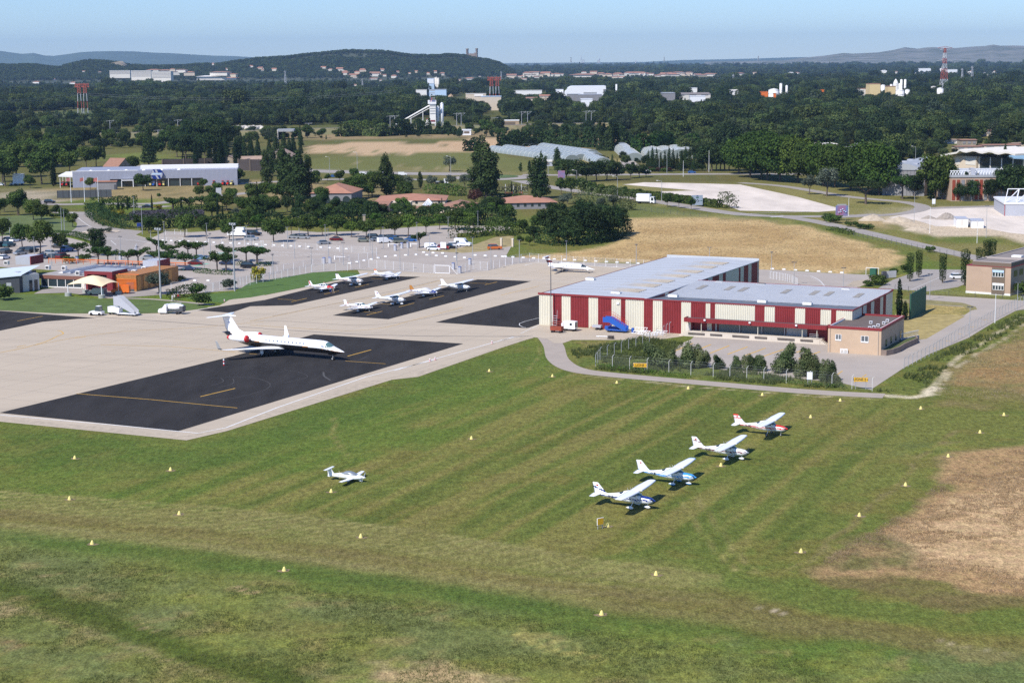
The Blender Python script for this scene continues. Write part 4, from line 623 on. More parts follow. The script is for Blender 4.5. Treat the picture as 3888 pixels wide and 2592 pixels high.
scatter('conifer',(500,345,700,350,705,366,520,368),20,14,'dark conifer of the shelter belt behind the farmhouse, {o} from the left','shelter belt behind the farmhouse',4,.8)
row('cypress',[(1630+i*21,1120,5)for i in range(8)],'small hedge conifer along the wall behind the store, {o} from the left',None,C1,2)
hedge('hedge',(800,870,1000,860,1200,868),8,6,L['far'],'dark bramble belt along the railway bank',C2,1.8,3.5,rough=.5);hedge('hedge',(1230,862,1500,850,1880,845),7,7,L['g2'],'long belt of bushes below the railway right of the bridge',C2,1.7,3.5,rough=.5)
row('round',[(920,840,12),(1010,850,13),(1120,850,14),(1180,860,11),(140,880,10),(400,880,9),(510,880,11),(640,880,8),(2110,870,14),(2220,870,7),(1960,840,9)],'tree below the railway embankment, {o} from the left','trees below the railway embankment',C2,1.1)
hedge('hedge',(1920,1000,2080,990),4,6,L['g2'],'dark conifer hedge left of the greenhouses',C2,1.3,4,rough=.5);hedge('hedge',(-10,965,200,955,400,945,620,960,850,965),5,9,L['g2'],'long dark windbreak hedge behind the greenhouses',C3,1.5,4.5,rough=.3)
hedge('hedge',(880,990,1030,995),6,13,L['g2'],'dark square hedge between the two groups of greenhouses',C3,1.5,4.5,rough=.25);hedge('hedge',(1060,960,1220,955),6,9,L['g2'],'second dark hedge farther right of the greenhouses',C3,1.5,4.5,rough=.5)
hedge('hedge',(1200,1025,1330,1030,1500,1010),6,9,L['mul'],'bright green hedge behind the round greenhouses',C3,1.4,4.5,rough=.3);hedge('hedge',(1500,990,1780,990),6,7,L['mul'],'bright green hedge by the small cream house',C3,1.4,4.5,rough=.3)
HN={'n':0}
def house(p,wpx,hpx,label,D=None,roof=None,wall=None,gable=False,group='terracotta roofed houses of the town',rz=None,name='house'):
 if D is None:
  g=G(p);D=g[1]
  if D>5150 or D<0:
   D=5150.
   while D<6290:
    q=GD(p,D)
    if q[2]<=hillz(q[0],D):break
    D+=10
   g=GD(p,D)
 else:g=GD(p,D)
 D=g[1];exc(p,wpx/1.6,D,-hpx*.25);w=wpx*D/F_PX;h=hpx*D/F_PX;d=max(w*.6,8);r=random.Random(HN['n']);HN['n']+=1
 t=thing(name,label,'house',(g[0],g[1],g[2]),r.uniform(-.35,.25)if rz is None else rz,group)
 wh=h*.62;MB().box(-w/2,w/2,0,d,-6,wh).build('wall',wall or M[r.choice(['palewall','creamwall','palewall'])],t);rf=MB();e=w*.04
 if gable:rf.ext([(-w/2-e,wh),(w/2+e,wh),(0,h*1.05)],-e,d+e)if False else rf.add([(-w/2-e,-e,wh),(w/2+e,-e,wh),(w/2+e,d+e,wh),(-w/2-e,d+e,wh),(-w/2-e,d/2,h),(w/2+e,d/2,h)],[(0,1,5,4),(2,3,4,5),(1,2,5),(3,0,4),(3,2,1,0)])
 else:k=min(w,d)*.45;rf.add([(-w/2-e,-e,wh),(w/2+e,-e,wh),(w/2+e,d+e,wh),(-w/2-e,d+e,wh),(-w/2+k,d/2,h),(w/2-k,d/2,h)],[(0,1,5,4),(2,3,4,5),(1,2,5),(3,0,4),(3,2,1,0)])
 rf.build('roof',roof or M['terra2' if r.random()<.6 else 'terra'],t)
 return t
for i,(x,y,w,h)in enumerate([(85,268,20,9),(210,280,24,10),(110,280,14,6),(660,262,26,9),(715,280,18,8),(810,282,34,13),(850,300,22,9),(845,318,30,12),(950,305,24,9),(925,335,40,12),(1000,290,30,12),(1110,332,36,18),(1175,285,26,10),(1195,330,20,8),(1280,345,22,12),(1325,298,16,7),(1160,312,18,7),(1485,298,14,9),(1590,315,26,9),(1655,300,22,9),(1720,322,22,12),(1425,308,16,5),(2050,335,14,5),(1870,372,14,7),(1960,360,34,8),(1100,358,30,6),(935,345,14,5),(1165,370,10,4),(930,415,20,6),(760,420,14,5)]):
 house(C2(x,y),w,h,f'small house with terracotta roof on the castle hill slope, {ordn(i)} in the list from left',gable=i%2)
tn=[(100,342,36,14),(165,340,22,7),(195,335,16,6),(240,312,34,9),(300,310,36,10),(265,330,44,12),(345,325,40,11),(400,318,36,12),(440,325,30,10),(500,325,28,10),(320,345,24,7),(210,360,20,6),(540,318,20,6),(730,338,100,14),(745,300,20,6),(830,300,26,7),(900,318,34,9),(950,325,40,9),(1000,330,34,8),(1050,322,38,10),(1100,328,34,9),(1150,310,36,8),(1200,318,44,12),(1260,312,30,9),(1300,322,40,10),(1340,318,24,7),(1400,335,30,8),(1440,330,36,10),(1490,325,50,12),(1550,330,46,12),(1600,318,40,8),(1650,322,36,8),(1700,325,40,9),(1760,322,30,7),(1800,332,40,9),(1860,330,40,12),(1900,320,24,7),(1520,310,40,7),(1590,305,46,7),(1680,305,30,6),(2135,318,40,9),(1940,385,20,5),(1580,402,16,5),(2270,300,14,3),(1020,345,30,7),(1080,345,22,6)]
for i,(x,y,w,h)in enumerate(sorted(tn)):house(C3(x,y),w,h,f'terracotta roofed house of the distant town, {ordn(i)} from the left',gable=i%3==0)
for i,(x,y,w,h)in enumerate([(270,305,20,5),(330,305,16,5),(555,355,6,7),(545,325,8,5),(1100,290,24,6),(1210,295,18,4),(1850,310,26,10),(1870,295,16,6),(2025,325,14,5),(2085,292,20,5),(2000,290,14,4),(2180,480,24,5),(1610,275,16,7)]):house(C4(x,y),w,h,f'small distant building among the right-hand woods, {ordn(i)} from the left',wall=M['whitecon'],roof=M['terra2' if i%2 else 'whitecon'])
for i,(x,y,w,h)in enumerate([(320,392,26,8),(650,398,26,8),(480,365,8,6),(745,290,20,4),(890,293,14,3),(2000,360,100,10),(555,475,12,3),(60,445,8,3),(2080,325,14,7),(2020,275,16,8),(1900,230,14,8),(2330,265,24,8),(2240,250,20,8)]):house(C1(x,y),w,h,f'small pale house in the woods at the far left, {ordn(i)} of these',wall=M['whitecon'],group='houses in the far left woods')
def apart(p,wpx,hpx,label,floors,D,mt='palewall',rz=-.1,roof='whitecon'):
 exc(p,wpx,D);g=GD(p,D);k=D/F_PX;w=wpx*k;h=hpx*k;t=thing('apartment_block',label,'building',g,rz,'pale apartment blocks at the hill foot');MB().box(-w/2,w/2,0,14,-10,h).build('wall',M[mt],t);MB().box(-w/2-.4,w/2+.4,-.4,14.4,h,h+.8).build('roof',M[roof],t)
 for fl in range(floors):
  z=h*(fl+.3)/floors;MB().box(-w/2+1,w/2-1,-.15,-.03,z,z+h/floors*.45).build('window_band',M['greywall'],t)
apart(C1(1070,312),78,13,'long pale apartment block, leftmost of the row below the quarry',4,4700);apart(C1(1260,335),78,22,'pale apartment block in the middle of the row below the quarry',5,4500,rz=-.2);apart(C1(1440,348),80,25,'tallest pale apartment block, nearest in the row below the quarry',5,4400,rz=-.3)
for i,(x,y,w,h)in enumerate([(1360,285,50,8),(1480,292,44,10),(1560,300,36,8),(1690,305,40,8),(1540,275,20,6),(1610,278,40,5),(1950,305,70,8),(2060,318,40,6),(1280,340,40,5),(1890,345,110,9)]):house(C1(x,y),w,h,f'terracotta roofed building beside the apartment blocks, {ordn(i)} of these',D=4800,group='buildings beside the apartment blocks',roof=M['whitecon']if i>7 else None)
g=GD(C2(1985,150),6290);cz=g[2];k=6290/F_PX
t=thing('castle_ruin','ruined castle with two round towers on top of the wooded hill','castle',(g[0],g[1],0));cs=mat('castle_stone',(.30,.23,.18),.9,.15,.3)
def twr(x0,x1,yt,yb,nm='tower'):
 r=(x1-x0)/2.352*k/2;cx=((x0+x1)/2-1985)/2.352*k;z1=GD(C2(1985,yt),6290)[2];mb=MB();mb.lathe([(r*.92,cz-30),(r*.9,z1-r*.9),(r*1.12,z1-r*.6),(r*1.12,z1)],14,(cx,0,0));mb.build(nm,cs,t)
twr(1928,1952,82,140);twr(2012,2034,80,150)
MB().box(-37/2.352*k,30/2.352*k,-2,3,cz-30,GD(C2(1985,126),6290)[2]).build('wall',cs,t);MB().box(12/2.352*k,28/2.352*k,-3,4,cz-30,GD(C2(1985,120),6290)[2]).build('wall',cs,t)
mb=MB();q=[GD(p,6050)for p in PTS(C1,930,262,980,215,1060,195,1110,235,1125,272,1000,275)];mb.loft([[tuple(a)for a in q],[(a[0],a[1]+60,a[2])for a in q]],0);tag(mb.build('quarry_face',mat('quarry_rock',(.34,.28,.20),.95,.3,.05)),kind='structure')
def heap(name,p,wpx,hpx,m,label,seed=0,asp=.7):
 g=G(p);k=mpp(p);w=wpx*k/2;h=hpx*k;n=20;R_=[];q=random.Random(seed)
 for j in range(5):R_.append([(w*(1-j/4.3)*math.cos(6.283*i/n)*q.uniform(.85,1.1),w*asp*(1-j/4.3)*math.sin(6.283*i/n)*q.uniform(.85,1.1),h*(1-(1-j/4)**1.4)*q.uniform(.9,1.08))for i in range(n)])
 return tag(MB().loft(R_,0,True,False).build(name,m,None,(g[0],g[1],-.02)),label,'heap')
heap('gravel_heap',C2(1790,590),52,42,M['beige'],'tall pale gravel heap behind the white concrete plant',3);heap('earth_heap',C8(1000,205),110,22,M['dirt'],'long low heap of pale earth behind the billboard',4,.5);heap('earth_heap',C8(1240,215),120,18,M['dirt'],'lower earth heap in the middle of the gravel lot',5,.5);heap('earth_heap',C8(1400,290),100,15,M['dirt'],'nearest earth heap by the weedy slope',6,.5)
heap('rubble_heap',C8(1500,190),60,12,M['rubble'],'small grey rubble heap left of the larger one',7,.5);heap('rubble_heap',C8(1660,195),90,24,M['rubble'],'larger grey rubble heap near the white containers',8,.5)
for i in range(26):
 x=1995+i*15 if i<24 else 600;tag(MB().lathe([(2.2,-.3),(2.4,1),(1.3,2.6),(.2,3)],6).build('boulder',M['rockp'],None,tuple(G(C1(x,795+(i*7)%9)))),f'pale boulder in the stone row beside the railway, {ordn(i)} from the left','boulder','pale boulders beside the railway')
H0=G(C7(347,1135));FP=VP(H0,AZ);sx=lambda x,f=C7,y=1000:FP(f(x,y))[0]
def L2W(o,rz,x,y,z=0):return(o[0]+math.cos(rz)*x-math.sin(rz)*y,o[1]+math.sin(rz)*x+math.cos(rz)*y,z)
def loc_of(p,o,rz,z=0):g=G(p,z)-np.array([o[0],o[1],0]);return(g[0]*math.cos(rz)+g[1]*math.sin(rz),-g[0]*math.sin(rz)+g[1]*math.cos(rz))
def ribwall(mb,x0,x1,z0,z1,y,mi,pitch=.40,dp=.05,axis='x',sgn=-1):
 n=max(1,int(round(abs(x1-x0)/pitch)));pr=[]
 for i in range(n):
  a=x0+(x1-x0)*i/n;w=(x1-x0)/n;pr+=[(a,0),(a+w*.40,0),(a+w*.55,dp),(a+w*.85,dp)]
 pr.append((x1,0));vs=[]
 for(p,d)in pr:
  q=(p,y+sgn*d)if axis=='x' else(y+sgn*d,p);vs+=[(q[0],q[1],z0),(q[0],q[1],z1)]
 fs=[(2*i,2*i+2,2*i+3,2*i+1)if axis=='x' else(2*i,2*i+2,2*i+3,2*i+1)for i in range(len(pr)-1)]
 mb.add(vs,fs,mi)
W1=sx(1285);LT=FP(C8(825,1070))[0];D1=79.0;ZR=7.0;WB=W1-0
rx1,ry1=loc_of(C8(83,555),H0,AZ,7.0);rx2,ry2=loc_of(C8(1197,832),H0,AZ,6.9)
han=thing('striped_hangar','large hangar clad in dark red and cream stripes with pale blue-grey roof','hangar',H0,AZ)
stripes=[(347,470,1),(470,548,0),(548,628,1),(628,788,0),(788,873,1),(873,993,0),(993,1077,1),(1077,1117,0),(1117,1285,1),(1285,1367,0),(1367,1452,1),(1452,1620,0),(1620,1707,1),(1707,1838,0),(1838,1880,1),(1880,1922,0),(1922,2278,1)]
st8=[(40,132,1),(132,312,0),(312,403,1),(403,540,0),(540,635,1),(635,680,0),(680,825,1)]
mb=MB()
for a,b_,c in stripes[:9]:ribwall(mb,sx(a),sx(b_),0,ZR-.25,0,c,.4,.10)
mb.build('front_wall',[M['hred'],M['cream']],han)
mb=MB()
for a,b_,c in stripes[9:]:ribwall(mb,sx(a),sx(b_)if a!=1922 else sx(2278),0 if a<1707 else 3.6,ZR-.1,-.3,c,.4,.10)
ribwall(mb,sx(2278),sx(40,C8),3.6,ZR-.1,-.3,0)
for a,b_,c in st8:ribwall(mb,sx(a,C8),sx(b_,C8),3.3,ZR-.1,-.3,c,.4,.10)
mb.build('front_wall',[M['hred'],M['cream']],han)
cx0=sx(1707);cx1=sx(600,C8,1200)
mb=MB();mb.box(cx0-.0,LT,.6,.9,0,3.6,0);mb.box(cx0,cx0+.25,-.25,.6,0,3.6,0);ribwall(mb,cx0+.3,cx0+4.2,.2,3.6,.55,0);ribwall(mb,sx(1838,C7,1180),sx(1880,C7,1180),.2,3.6,.48,1);mb.build('dock_wall',[M['hred'],M['cream']],han)
shut=mat('shutter_grey',(.16,.175,.175),.5,.05,1)
for i,(a,b_,f)in enumerate([(1945,2120,C7),(2145,2318,C7),(18,195,C8),(225,402,C8)]):
 s=MB();x0,x1=sx(a,f,1200),sx(b_,f,1200);s.box(x0,x1,.40,.5,.95,3.4)
 for k in range(9):s.box(x0,x1,.385,.40,1.0+k*.27,1.05+k*.27)
 o=s.build('roller_shutter',shut if i<3 else mat('shutter_white',(.38,.39,.40),.5),han)
 if i<3:MB().box(x0+(x1-x0)*.2,x0+(x1-x0)*.78,.36,.383,2.72,2.92).build('window_strip',M['glass'],o)
for a,f in((1922,C7),(2132,C7),(2330,C7),(210,C8),(405,C8)):x=sx(a,f,1200);MB().box(x-.16,x+.16,.2,.55,0,3.4).build('pillar',M['grey'],han)
ct=MB();z1=FP(C7(1720,1060))[1];ct.box(cx0-.6,cx1+.3,-2.6,-.36,3.05,3.25,1);ribwall(ct,cx0-.6,cx1+.3,2.95,3.85,-2.62,0,.45,.05);ct.box(cx0-.75,cx0-.6,-2.6,-.36,2.95,3.85,0);ct.box(cx1+.3,cx1+.45,-2.6,-.36,2.95,3.85,0);ct.box(cx0-.6,cx1+.3,-2.5,-.4,3.6,3.66,1);ct.build('canopy',[M['hred'],M['dgrey']],han)
for x in(cx0+.1,cx0+3.0,sx(2330,C7,1150),sx(400,C8,1200),cx1-1.6):MB().tube((x,-2.3,1.0),(x,-2.3,3.05),.08).build('canopy_post',M['cream'],han)
for a,f in((1865,C7),(2265,C7),(355,C8)):x=sx(a,f,1100);MB().box(x-.2,x+.2,-3.0,-2.68,3.45,3.75).build('floodlight',M['white'],han)
for a,f in((1835,C7),(1965,C7),(2110,C7),(2240,C7),(245,C8)):x=sx(a,f,1120);MB().box(x-1.1,x+1.1,-.8,-.1,3.0-.22,3.0-.1).build('dock_lamp',M['white'],han)
pf=MB();px0=cx0-.4;px1=cx1-.8;pf.box(px0,px1,-3.0,.6,0,.95,0);pf.build('loading_dock',M['lightconc'],han)
for i in range(6):x=px0+.8+(px1-px0)*i/6;MB().box(x,x+3.6-(i%2),-3.14,-3.0,.5,.86).build('bumper',mat('weathered_wood',(.12,.10,.085),.9,.2,1),han)
s=MB();[s.box(px1+.0+k*.3,px1+.3+k*.3,-2.9,-1.6,0,.9-k*.2)for k in range(5)];s.build('steps',M['lightconc'],han);s=MB();[s.box(px0-.35-k*.3,px0-.0-k*.3,-2.9,-1.6,0,.85-k*.2)for k in range(4)];s.build('steps',M['lightconc'],han)
MB().box(sx(1660,C7,1170),sx(1705,C7,1170),-.42,-.36,0,2.2).build('door',M['palewall'],han)
r=MB();[r.tube((px1-2.2,-2.9,.95+.35*k),(px1-.3,-2.9,.95+.35*k),.04)for k in(1,2,3)];r.build('dock_rail',M['grey'],han)
mb=MB();rc=[0,.05,.11,.17,.23,.33,.41,.62,.64,.69,.76,.80,.87,.93,1.0]
ys=lambda x:loc_of(C8(x,700),H0,AZ,4)[1]
cc=[(0,38,1),(38,52,0),(52,55,1),(55,58,0),(58,61,1),(61,63,0),(63,68.5,1),(68.5,69.5,0),(69.5,71,1),(71,73.2,0),(73.2,74.8,1),(74.8,77.6,0),(77.6,79,1)]
q=[FP(C7(1285,900))[0]]
RP=VP(L2W(H0,AZ,W1,0),AZ+math.pi/2)
sr=[(1370,1415,0),(1415,1470,0),(1470,1500,1),(1500,1570,0),(1570,1603,1),(1603,1640,0),(1640,1700,1),(1700,1855,0),(1855,1893,1),(1893,1952,0),(1952,1985,1),(1985,2012,0),(2012,2128,1),(2128,2143,0),(2143,2172,1),(2172,2212,0),(2212,2240,1),(2240,2295,0),(2295,2322,1),(2322,2352,0)]
for a,b_,c in sr:ribwall(mb,max(0,min(D1,RP(C7(a,700))[0])),max(0,min(D1,RP(C7(b_,700))[0])),0,ZR-.25,W1,c,.45,.05,'y',1)
a_=RP(C7(2352,700))[0]
for a,b_,c in[(-25,22,0),(22,85,1)]:ribwall(mb,min(D1,RP(C8(a,700))[0]),D1 if b_==85 else min(D1,RP(C8(b_,700))[0]),0,ZR-.25,W1,c,.45,.05,'y',1)
ribwall(mb,D1,0,0,ZR-.25,0,1,.45,.05,'y',-1);ribwall(mb,W1,0,0,ZR-.25,D1,1,.45,.05,'x',1);mb.build('side_wall',[M['hred'],M['cream']],han)
D2=ry2;mb=MB();SP=VP(L2W(H0,AZ,LT,0),AZ+math.pi/2);e=[825,903,915,945,985,1013,1067,1092,1118,1197];cs_=[1,0,1,0,1,0,1,0,1]
for i in range(9):ribwall(mb,-.3 if i==0 else SP(C8(e[i],960))[0],D2 if i==8 else SP(C8(e[i+1],960))[0],0,ZR-.1,LT,cs_[i],.45,.05,'y',1)
ribwall(mb,LT,W1,0,ZR-.1,D2,1,.45,.05,'x',1);mb.build('side_wall',[M['hred'],M['cream']],han)
mb=MB();c=W1/2;mb.add([(-.15,-.1,ZR-.22),(c,-.1,ZR+.1),(W1+.1,-.1,ZR-.22),(W1+.1,D1,ZR-.22),(c,D1,ZR+.1),(-.15,D1,ZR-.22)],[(0,1,4,5),(1,2,3,4)])
for i in range(1,16):
 y=D1*i/16
 mb.add([(-.1,y,ZR-.19),(c,y,ZR+.13),(W1,y,ZR-.19),(W1,y+.12,ZR-.19),(c,y+.12,ZR+.13),(-.1,y+.12,ZR-.19)],[(0,1,4,5),(1,2,3,4)])
mb.build('roof',M['hroof'],han)
f=MB();f.box(-.2,W1+.05,-.22,-.08,ZR-.3,ZR+.12);f.box(-.25,-.1,-.08,D1,ZR-.3,ZR-.15);f.build('fascia',M['hred'],han);f=MB();f.box(W1-.1,W1+.12,.2,D1+.1,ZR-.3,ZR-.1);f.box(-.1,W1,D1,D1+.15,ZR-.3,ZR+.35);f.build('gutter',M['hroof'],han)
sk=mat('faded_skylight_sheet',(.42,.36,.28),.6,.12,.8)
for i in range(7):
 y0=loc_of(C7([985,1160,1310,1460,1600,1740,1860][i],[818,775,738,693,655,615,583][i]),H0,AZ,ZR)[1]
 for j in range(4):MB().box(W1*.46,W1*.80,y0-2.4+j*1.35,y0-1.9+j*1.35,ZR-.02,ZR+.09).xf(Matrix.Identity(4)).build('skylight',sk,han)
def vent(p,w,par,z,d=1.5):
 x,y=loc_of(p,H0,AZ,z);o=MB().box(x-w/2,x+w/2,y-d/2,y+d/2,z-.15,z+.35).build('roof_vent',M['whitecon'],par);MB().box(x-w/2+.2,x+w/2-.2,y-d/2+.2,y+d/2-.2,z+.36,z+.5).build('vent_cap',M['grey'],o)
for p in(C7(1035,855),C7(805,730),C7(1545,880)):vent(p,2.1,han,ZR+.0,1.2)
for p in(C7(2335,785),C7(1955,765),C8(10,785),C8(765,828),C8(420,950),C7(2340,930)):vent(p,1.9,han,ZR-.25,1.2)
va=loc_of(C7(1640,845),H0,AZ,ZR-.4)[1];print('VY',va,D2,W1,LT);VY=11.5;zf,zv,zb=ZR-.12,ZR-.95,ZR+.1
mb=MB();mb.add([(W1,-.2,zf),(LT-.1,-.2,zf),(LT-.1,VY,zv),(W1,VY,zv)],[(0,1,2,3)],1)
n=150;pr=[]
for i in range(n):a=W1+(LT-.1-W1)*i/n;w=(LT-W1)/n;pr+=[(a,0),(a+w*.4,0),(a+w*.6,.06),(a+w*.9,.06)]
vs=[]
for p,d in pr:vs+=[(p,VY,zv+d),(p,D2,zb+d)]
mb.add(vs,[(2*i,2*i+2,2*i+3,2*i+1)for i in range(len(pr)-1)],0);mb.build('roof',[M['hroof2'],M['hroofd']],han)
f=MB();f.box(W1,LT+.15,-.42,-.25,ZR-.2,ZR+.05);f.box(LT-.02,LT+.16,-.25,D2,ZR-.2,ZR+.05);f.box(W1+.2,LT+.15,D2,D2+.15,ZR-.2,ZR+.2);f.build('fascia',M['hred'],han)
for(a,y,fn)in((1800,805,C7),(2048,815,C7),(2172,825,C7),(228,843,C8),(483,856,C8),(612,863,C8),(875,878,C8)):
 x,yy=loc_of(fn(a,y),H0,AZ,ZR-.4);s=MB();za=zv+(zb-zv)*(yy-2.6-VY)/(D2-VY)+.09;zc=zv+(zb-zv)*(yy+2.6-VY)/(D2-VY)+.09;s.add([(x-.65,yy-2.6,za),(x+.65,yy-2.6,za),(x+.65,yy+2.6,zc),(x-.65,yy+2.6,zc)],[(0,1,2,3)]);s.build('skylight',M['skylt'],han)
for(a,y,fn)in((1690,880,C7),(1830,885,C7),(1955,892,C7),(2070,900,C7),(2200,907,C7),(2310,880,C7),(150,922,C8),(280,932,C8),(420,935,C8),(550,945,C8),(680,950,C8)):
 x,yy=loc_of(fn(a,y),H0,AZ,ZR-.4);yy=max(2.5,min(yy,VY-2.2));za=zf+(zv-zf)*(yy-2+.2)/VY+.03;zc=zf+(zv-zf)*(yy+2+.2)/VY+.03;MB().add([(x-.5,yy-2,za),(x+.5,yy-2,za),(x+.5,yy+2,zc),(x-.5,yy+2,zc)],[(0,1,2,3)]).build('skylight',mat('grey_skylight',(.20,.20,.20),.6),han)
g=FP(C7(1052,942));MB().box(g[0]-.25,g[0]+.25,-.3,-.06,g[1]-.2,g[1]+.2).build('wall_lamp',M['white'],han)
A0=G(C8(600,1378));A1=G(C8(1072,1410));ax=loc_of(C8(600,1378),H0,AZ);bx=loc_of(C8(1072,1410),H0,AZ);AW=bx[0]-ax[0];ay=-6.2
ay=(ax[1]+bx[1])/2;AO=L2W(H0,AZ,ax[0],ay);AP=VP(AO,AZ);AH=AP(C8(1072,1180))[1];ASP=VP(L2W(AO,AZ,AW,0),AZ+math.pi/2);AD=ASP(C8(1278,1180))[0];AD=min(max(AD,12),26)
ann=thing('office_annex','low tan rendered annex with flat roof at the hangar corner','building',AO,AZ)
MB().box(0,AW,0,AD,0,AH-.25).build('wall',M['tan'],ann);f=MB();f.box(-.08,AW+.08,-.08,.25,AH-.25,AH+.25);f.box(AW-.25,AW+.08,.25,AD,AH-.25,AH+.25);f.box(-.08,AW+.08,AD,AD+.3,AH-.25,AH+.25);f.box(-.08,.25,.25,AD,AH-.25,AH+.25)
f.build('parapet',M['hred'],ann);w_=MB();w_.box(.25,AW-.25,.25,.4,AH-.2,AH+.24);w_.box(.25,.4,.4,AD,AH-.2,AH+.24);w_.box(AW-.4,AW-.25,.4,AD,AH-.2,AH+.24);w_.build('parapet_lining',M['whitecon'],ann);MB().box(.4,AW-.4,.4,AD,AH-.25,AH-.1).build('roof',mat('brown_roof_felt',(.13,.10,.085),.9,.1,.5),ann)
for x0,x1,y0,y1 in((668,722,1222,1275),(895,965,1237,1293)):
 a=AP(C8(x0,y1));b_=AP(C8(x1,y0));o=MB().box(a[0],b_[0],-.08,-.02,a[1],b_[1]).build('window',M['white'],ann);s=MB();m_=(a[0]+b_[0])/2;s.box(a[0]+.1,m_-.05,-.1,-.081,a[1]+.3,b_[1]-.05);s.box(m_+.05,b_[0]-.1,-.1,-.081,a[1]+.3,b_[1]-.05);s.build('pane',M['glass'],o)
 g_=MB();[g_.tube((a[0]+(b_[0]-a[0])*k/9,-.14,a[1]+.25),(a[0]+(b_[0]-a[0])*k/9,-.14,b_[1]),.012,n=4)for k in range(10)];g_.build('grille',M['white'],o)
for i in range(4):y=3.5+i*4;MB().box(AW+.01,AW+.06,y,y+1.1,1.2,2.6).build('window',M['glass'],ann)
for x in(618,1050):a=AP(C8(x,1300))[0];MB().tube((a,-.1,0),(a,-.1,AH-.3),.07).build('drainpipe',mat('pipe_beige',(.5,.42,.34),.6),ann)
for(x,y)in((1133,1103),(1100,1125),(1050,1145),(1012,1162),(975,1168),(985,1120)):
 a=loc_of(C8(x,y),AO,AZ,AH);o=MB().box(a[0]-.3,a[0]+.3,a[1]-.22,a[1]+.22,AH-.1,AH+.4).build('air_conditioner',M['white'],ann);MB().box(a[0]-.22,a[0]+.22,a[1]-.235,a[1]-.225,AH,AH+.34).build('fan_grille',M['dgrey'],o)
mb=MB();a=loc_of(C8(745,1390),AO,AZ)
pl=thing('metal_rack','small white louvred rack leaning against the tan annex','rack',L2W(AO,AZ,a[0],-.35),AZ);s=MB();s.box(-.7,.7,-.05,.05,0,.08);s.box(-.7,.7,-.05,.05,.85,.95);s.box(-.75,-.65,-.05,.05,0,.95);s.box(.65,.75,-.05,.05,0,.95);s.box(-.05,.05,-.05,.05,0,.95);s.build('frame',M['white'],pl);s=MB();[s.box(-.65,.65,-.03,.03,.15+k*.14,.22+k*.14)for k in range(5)];s.build('slats',M['whitecon'],pl)
c0=loc_of(C8(1080,1410),AO,AZ);pts=[loc_of(q,AO,AZ)for q in PTS(C8,1076,1408,1120,1412,1180,1400,1240,1378,1285,1350,1400,1300,1380,1275)];P=[(p[0]+(.0),p[1])for p in pts]
P2=P+[(AW+.03,9.5),(AW+.03,.0)];o=thing('raised_planter','curved concrete planter wall beside the shaded side of the tan annex','planter',AO,AZ);s=MB();st=strip_pts(P,.25)
s.loft([[(*a,0),(*a,1.1),(*b_,1.1),(*b_,0)]for a,b_ in st],0,True,False);s.build('planter_wall',mat('stained_concrete',(.24,.18,.145),.9,.2,.8),o);s=MB();s.add([(p[0],p[1],.9)for p in P2],[tuple(range(len(P2)))]);s.build('soil',mat('planter_soil',(.08,.10,.03),.9,.3,1),o)
fr=thing('ramp_railing','white balustrade on the ramp wall right of the tan annex','railing',G(C8(1330,1290)),heading(G(C8(1270,1285)),G(C8(1385,1260))));s=MB();[s.tube((-3.2+i*.35,0,.95),(-3.2+i*.35,0,2.0+.0*i),.025,n=4)for i in range(19)];s.build('balusters',M['white'],fr);s=MB();s.box(-3.3,3.3,-.05,.05,2.0,2.1);s.box(-3.3,3.3,-.04,.04,1.0,1.06);s.build('rail',M['white'],fr)
MB().box(-3.4,3.4,-.15,.15,-.02,1.0).build('ramp_wall',M['greywall'],fr)
gs=thing('green_screen_wall','tall dark green screen wall behind the hangar corner','screen',G(C8(1335,1086)),heading(G(C8(1335,1086)),G(C8(1255,1060))));
S0=G(C8(1335,1088));gs.location=tuple(S0);gs.rotation_euler=(0,0,AZ+math.pi/2);s=MB();s.box(0,15,-.1,.1,0,5.6);s.build('panel',M['greenp'],gs);s=MB();[s.box(i*2.5-.08,i*2.5+.08,.1,.25,0,5.9)for i in range(7)];s.build('posts',M['dgrey'],gs)
B0=G(C8(1832,850));B1=G(C8(2228,878));brz=heading(B0,B1);BP=VP(B0,brz);BW=BP(C8(2228,878))[0];BH=BP(C8(1832,605))[1];bd=60
off=thing('office_building','two storey brown and pinkish office building with flat gravel roof','building',B0,brz)
MB().box(0,BW,0,bd,.0,BH).build('wall',M['pinktan'],off);MB().box(-.03,BW+.03,-.04,.0,0,.5).build('plinth',M['whitecon'],off)
f=MB();ins=1.2;f.box(-.05,BW+.05,-.05,bd,BH,BH+.12,1);f.box(ins,BW-.2,.6,bd,BH+.12,BH+1.0,0);f.build('parapet',[M['brownp'],M['hred']],off);MB().box(ins+.3,BW-.5,.9,bd-.3,BH+1.0,BH+1.03).build('roof',M['roofgravel'],off)
f=MB();f.box(ins+.15,BW-.35,.75,1.05,BH+1.03,BH+1.2);f.box(ins+.15,BW-.35,9,9.3,BH+1.03,BH+1.45);f.box(ins+.1,ins+.5,.8,bd,BH+1.03,BH+1.25);f.box(BW-.7,BW-.3,.8,bd,BH+1.03,BH+1.25);f.build('roof_edge',mat('pale_roof_edge',(.38,.33,.30),.8),off)
f=MB();f.box(BW*.55,BW*.55+2.5,14,16,BH+1.03,BH+1.5);f.build('rooflight',M['whitecon'],off)
a=BP(C8(2060,860));b_=BP(C8(2185,625));MB().box(a[0],b_[0],-.1,-.01,a[1],b_[1]).build('window_band',M['brownp'],off)
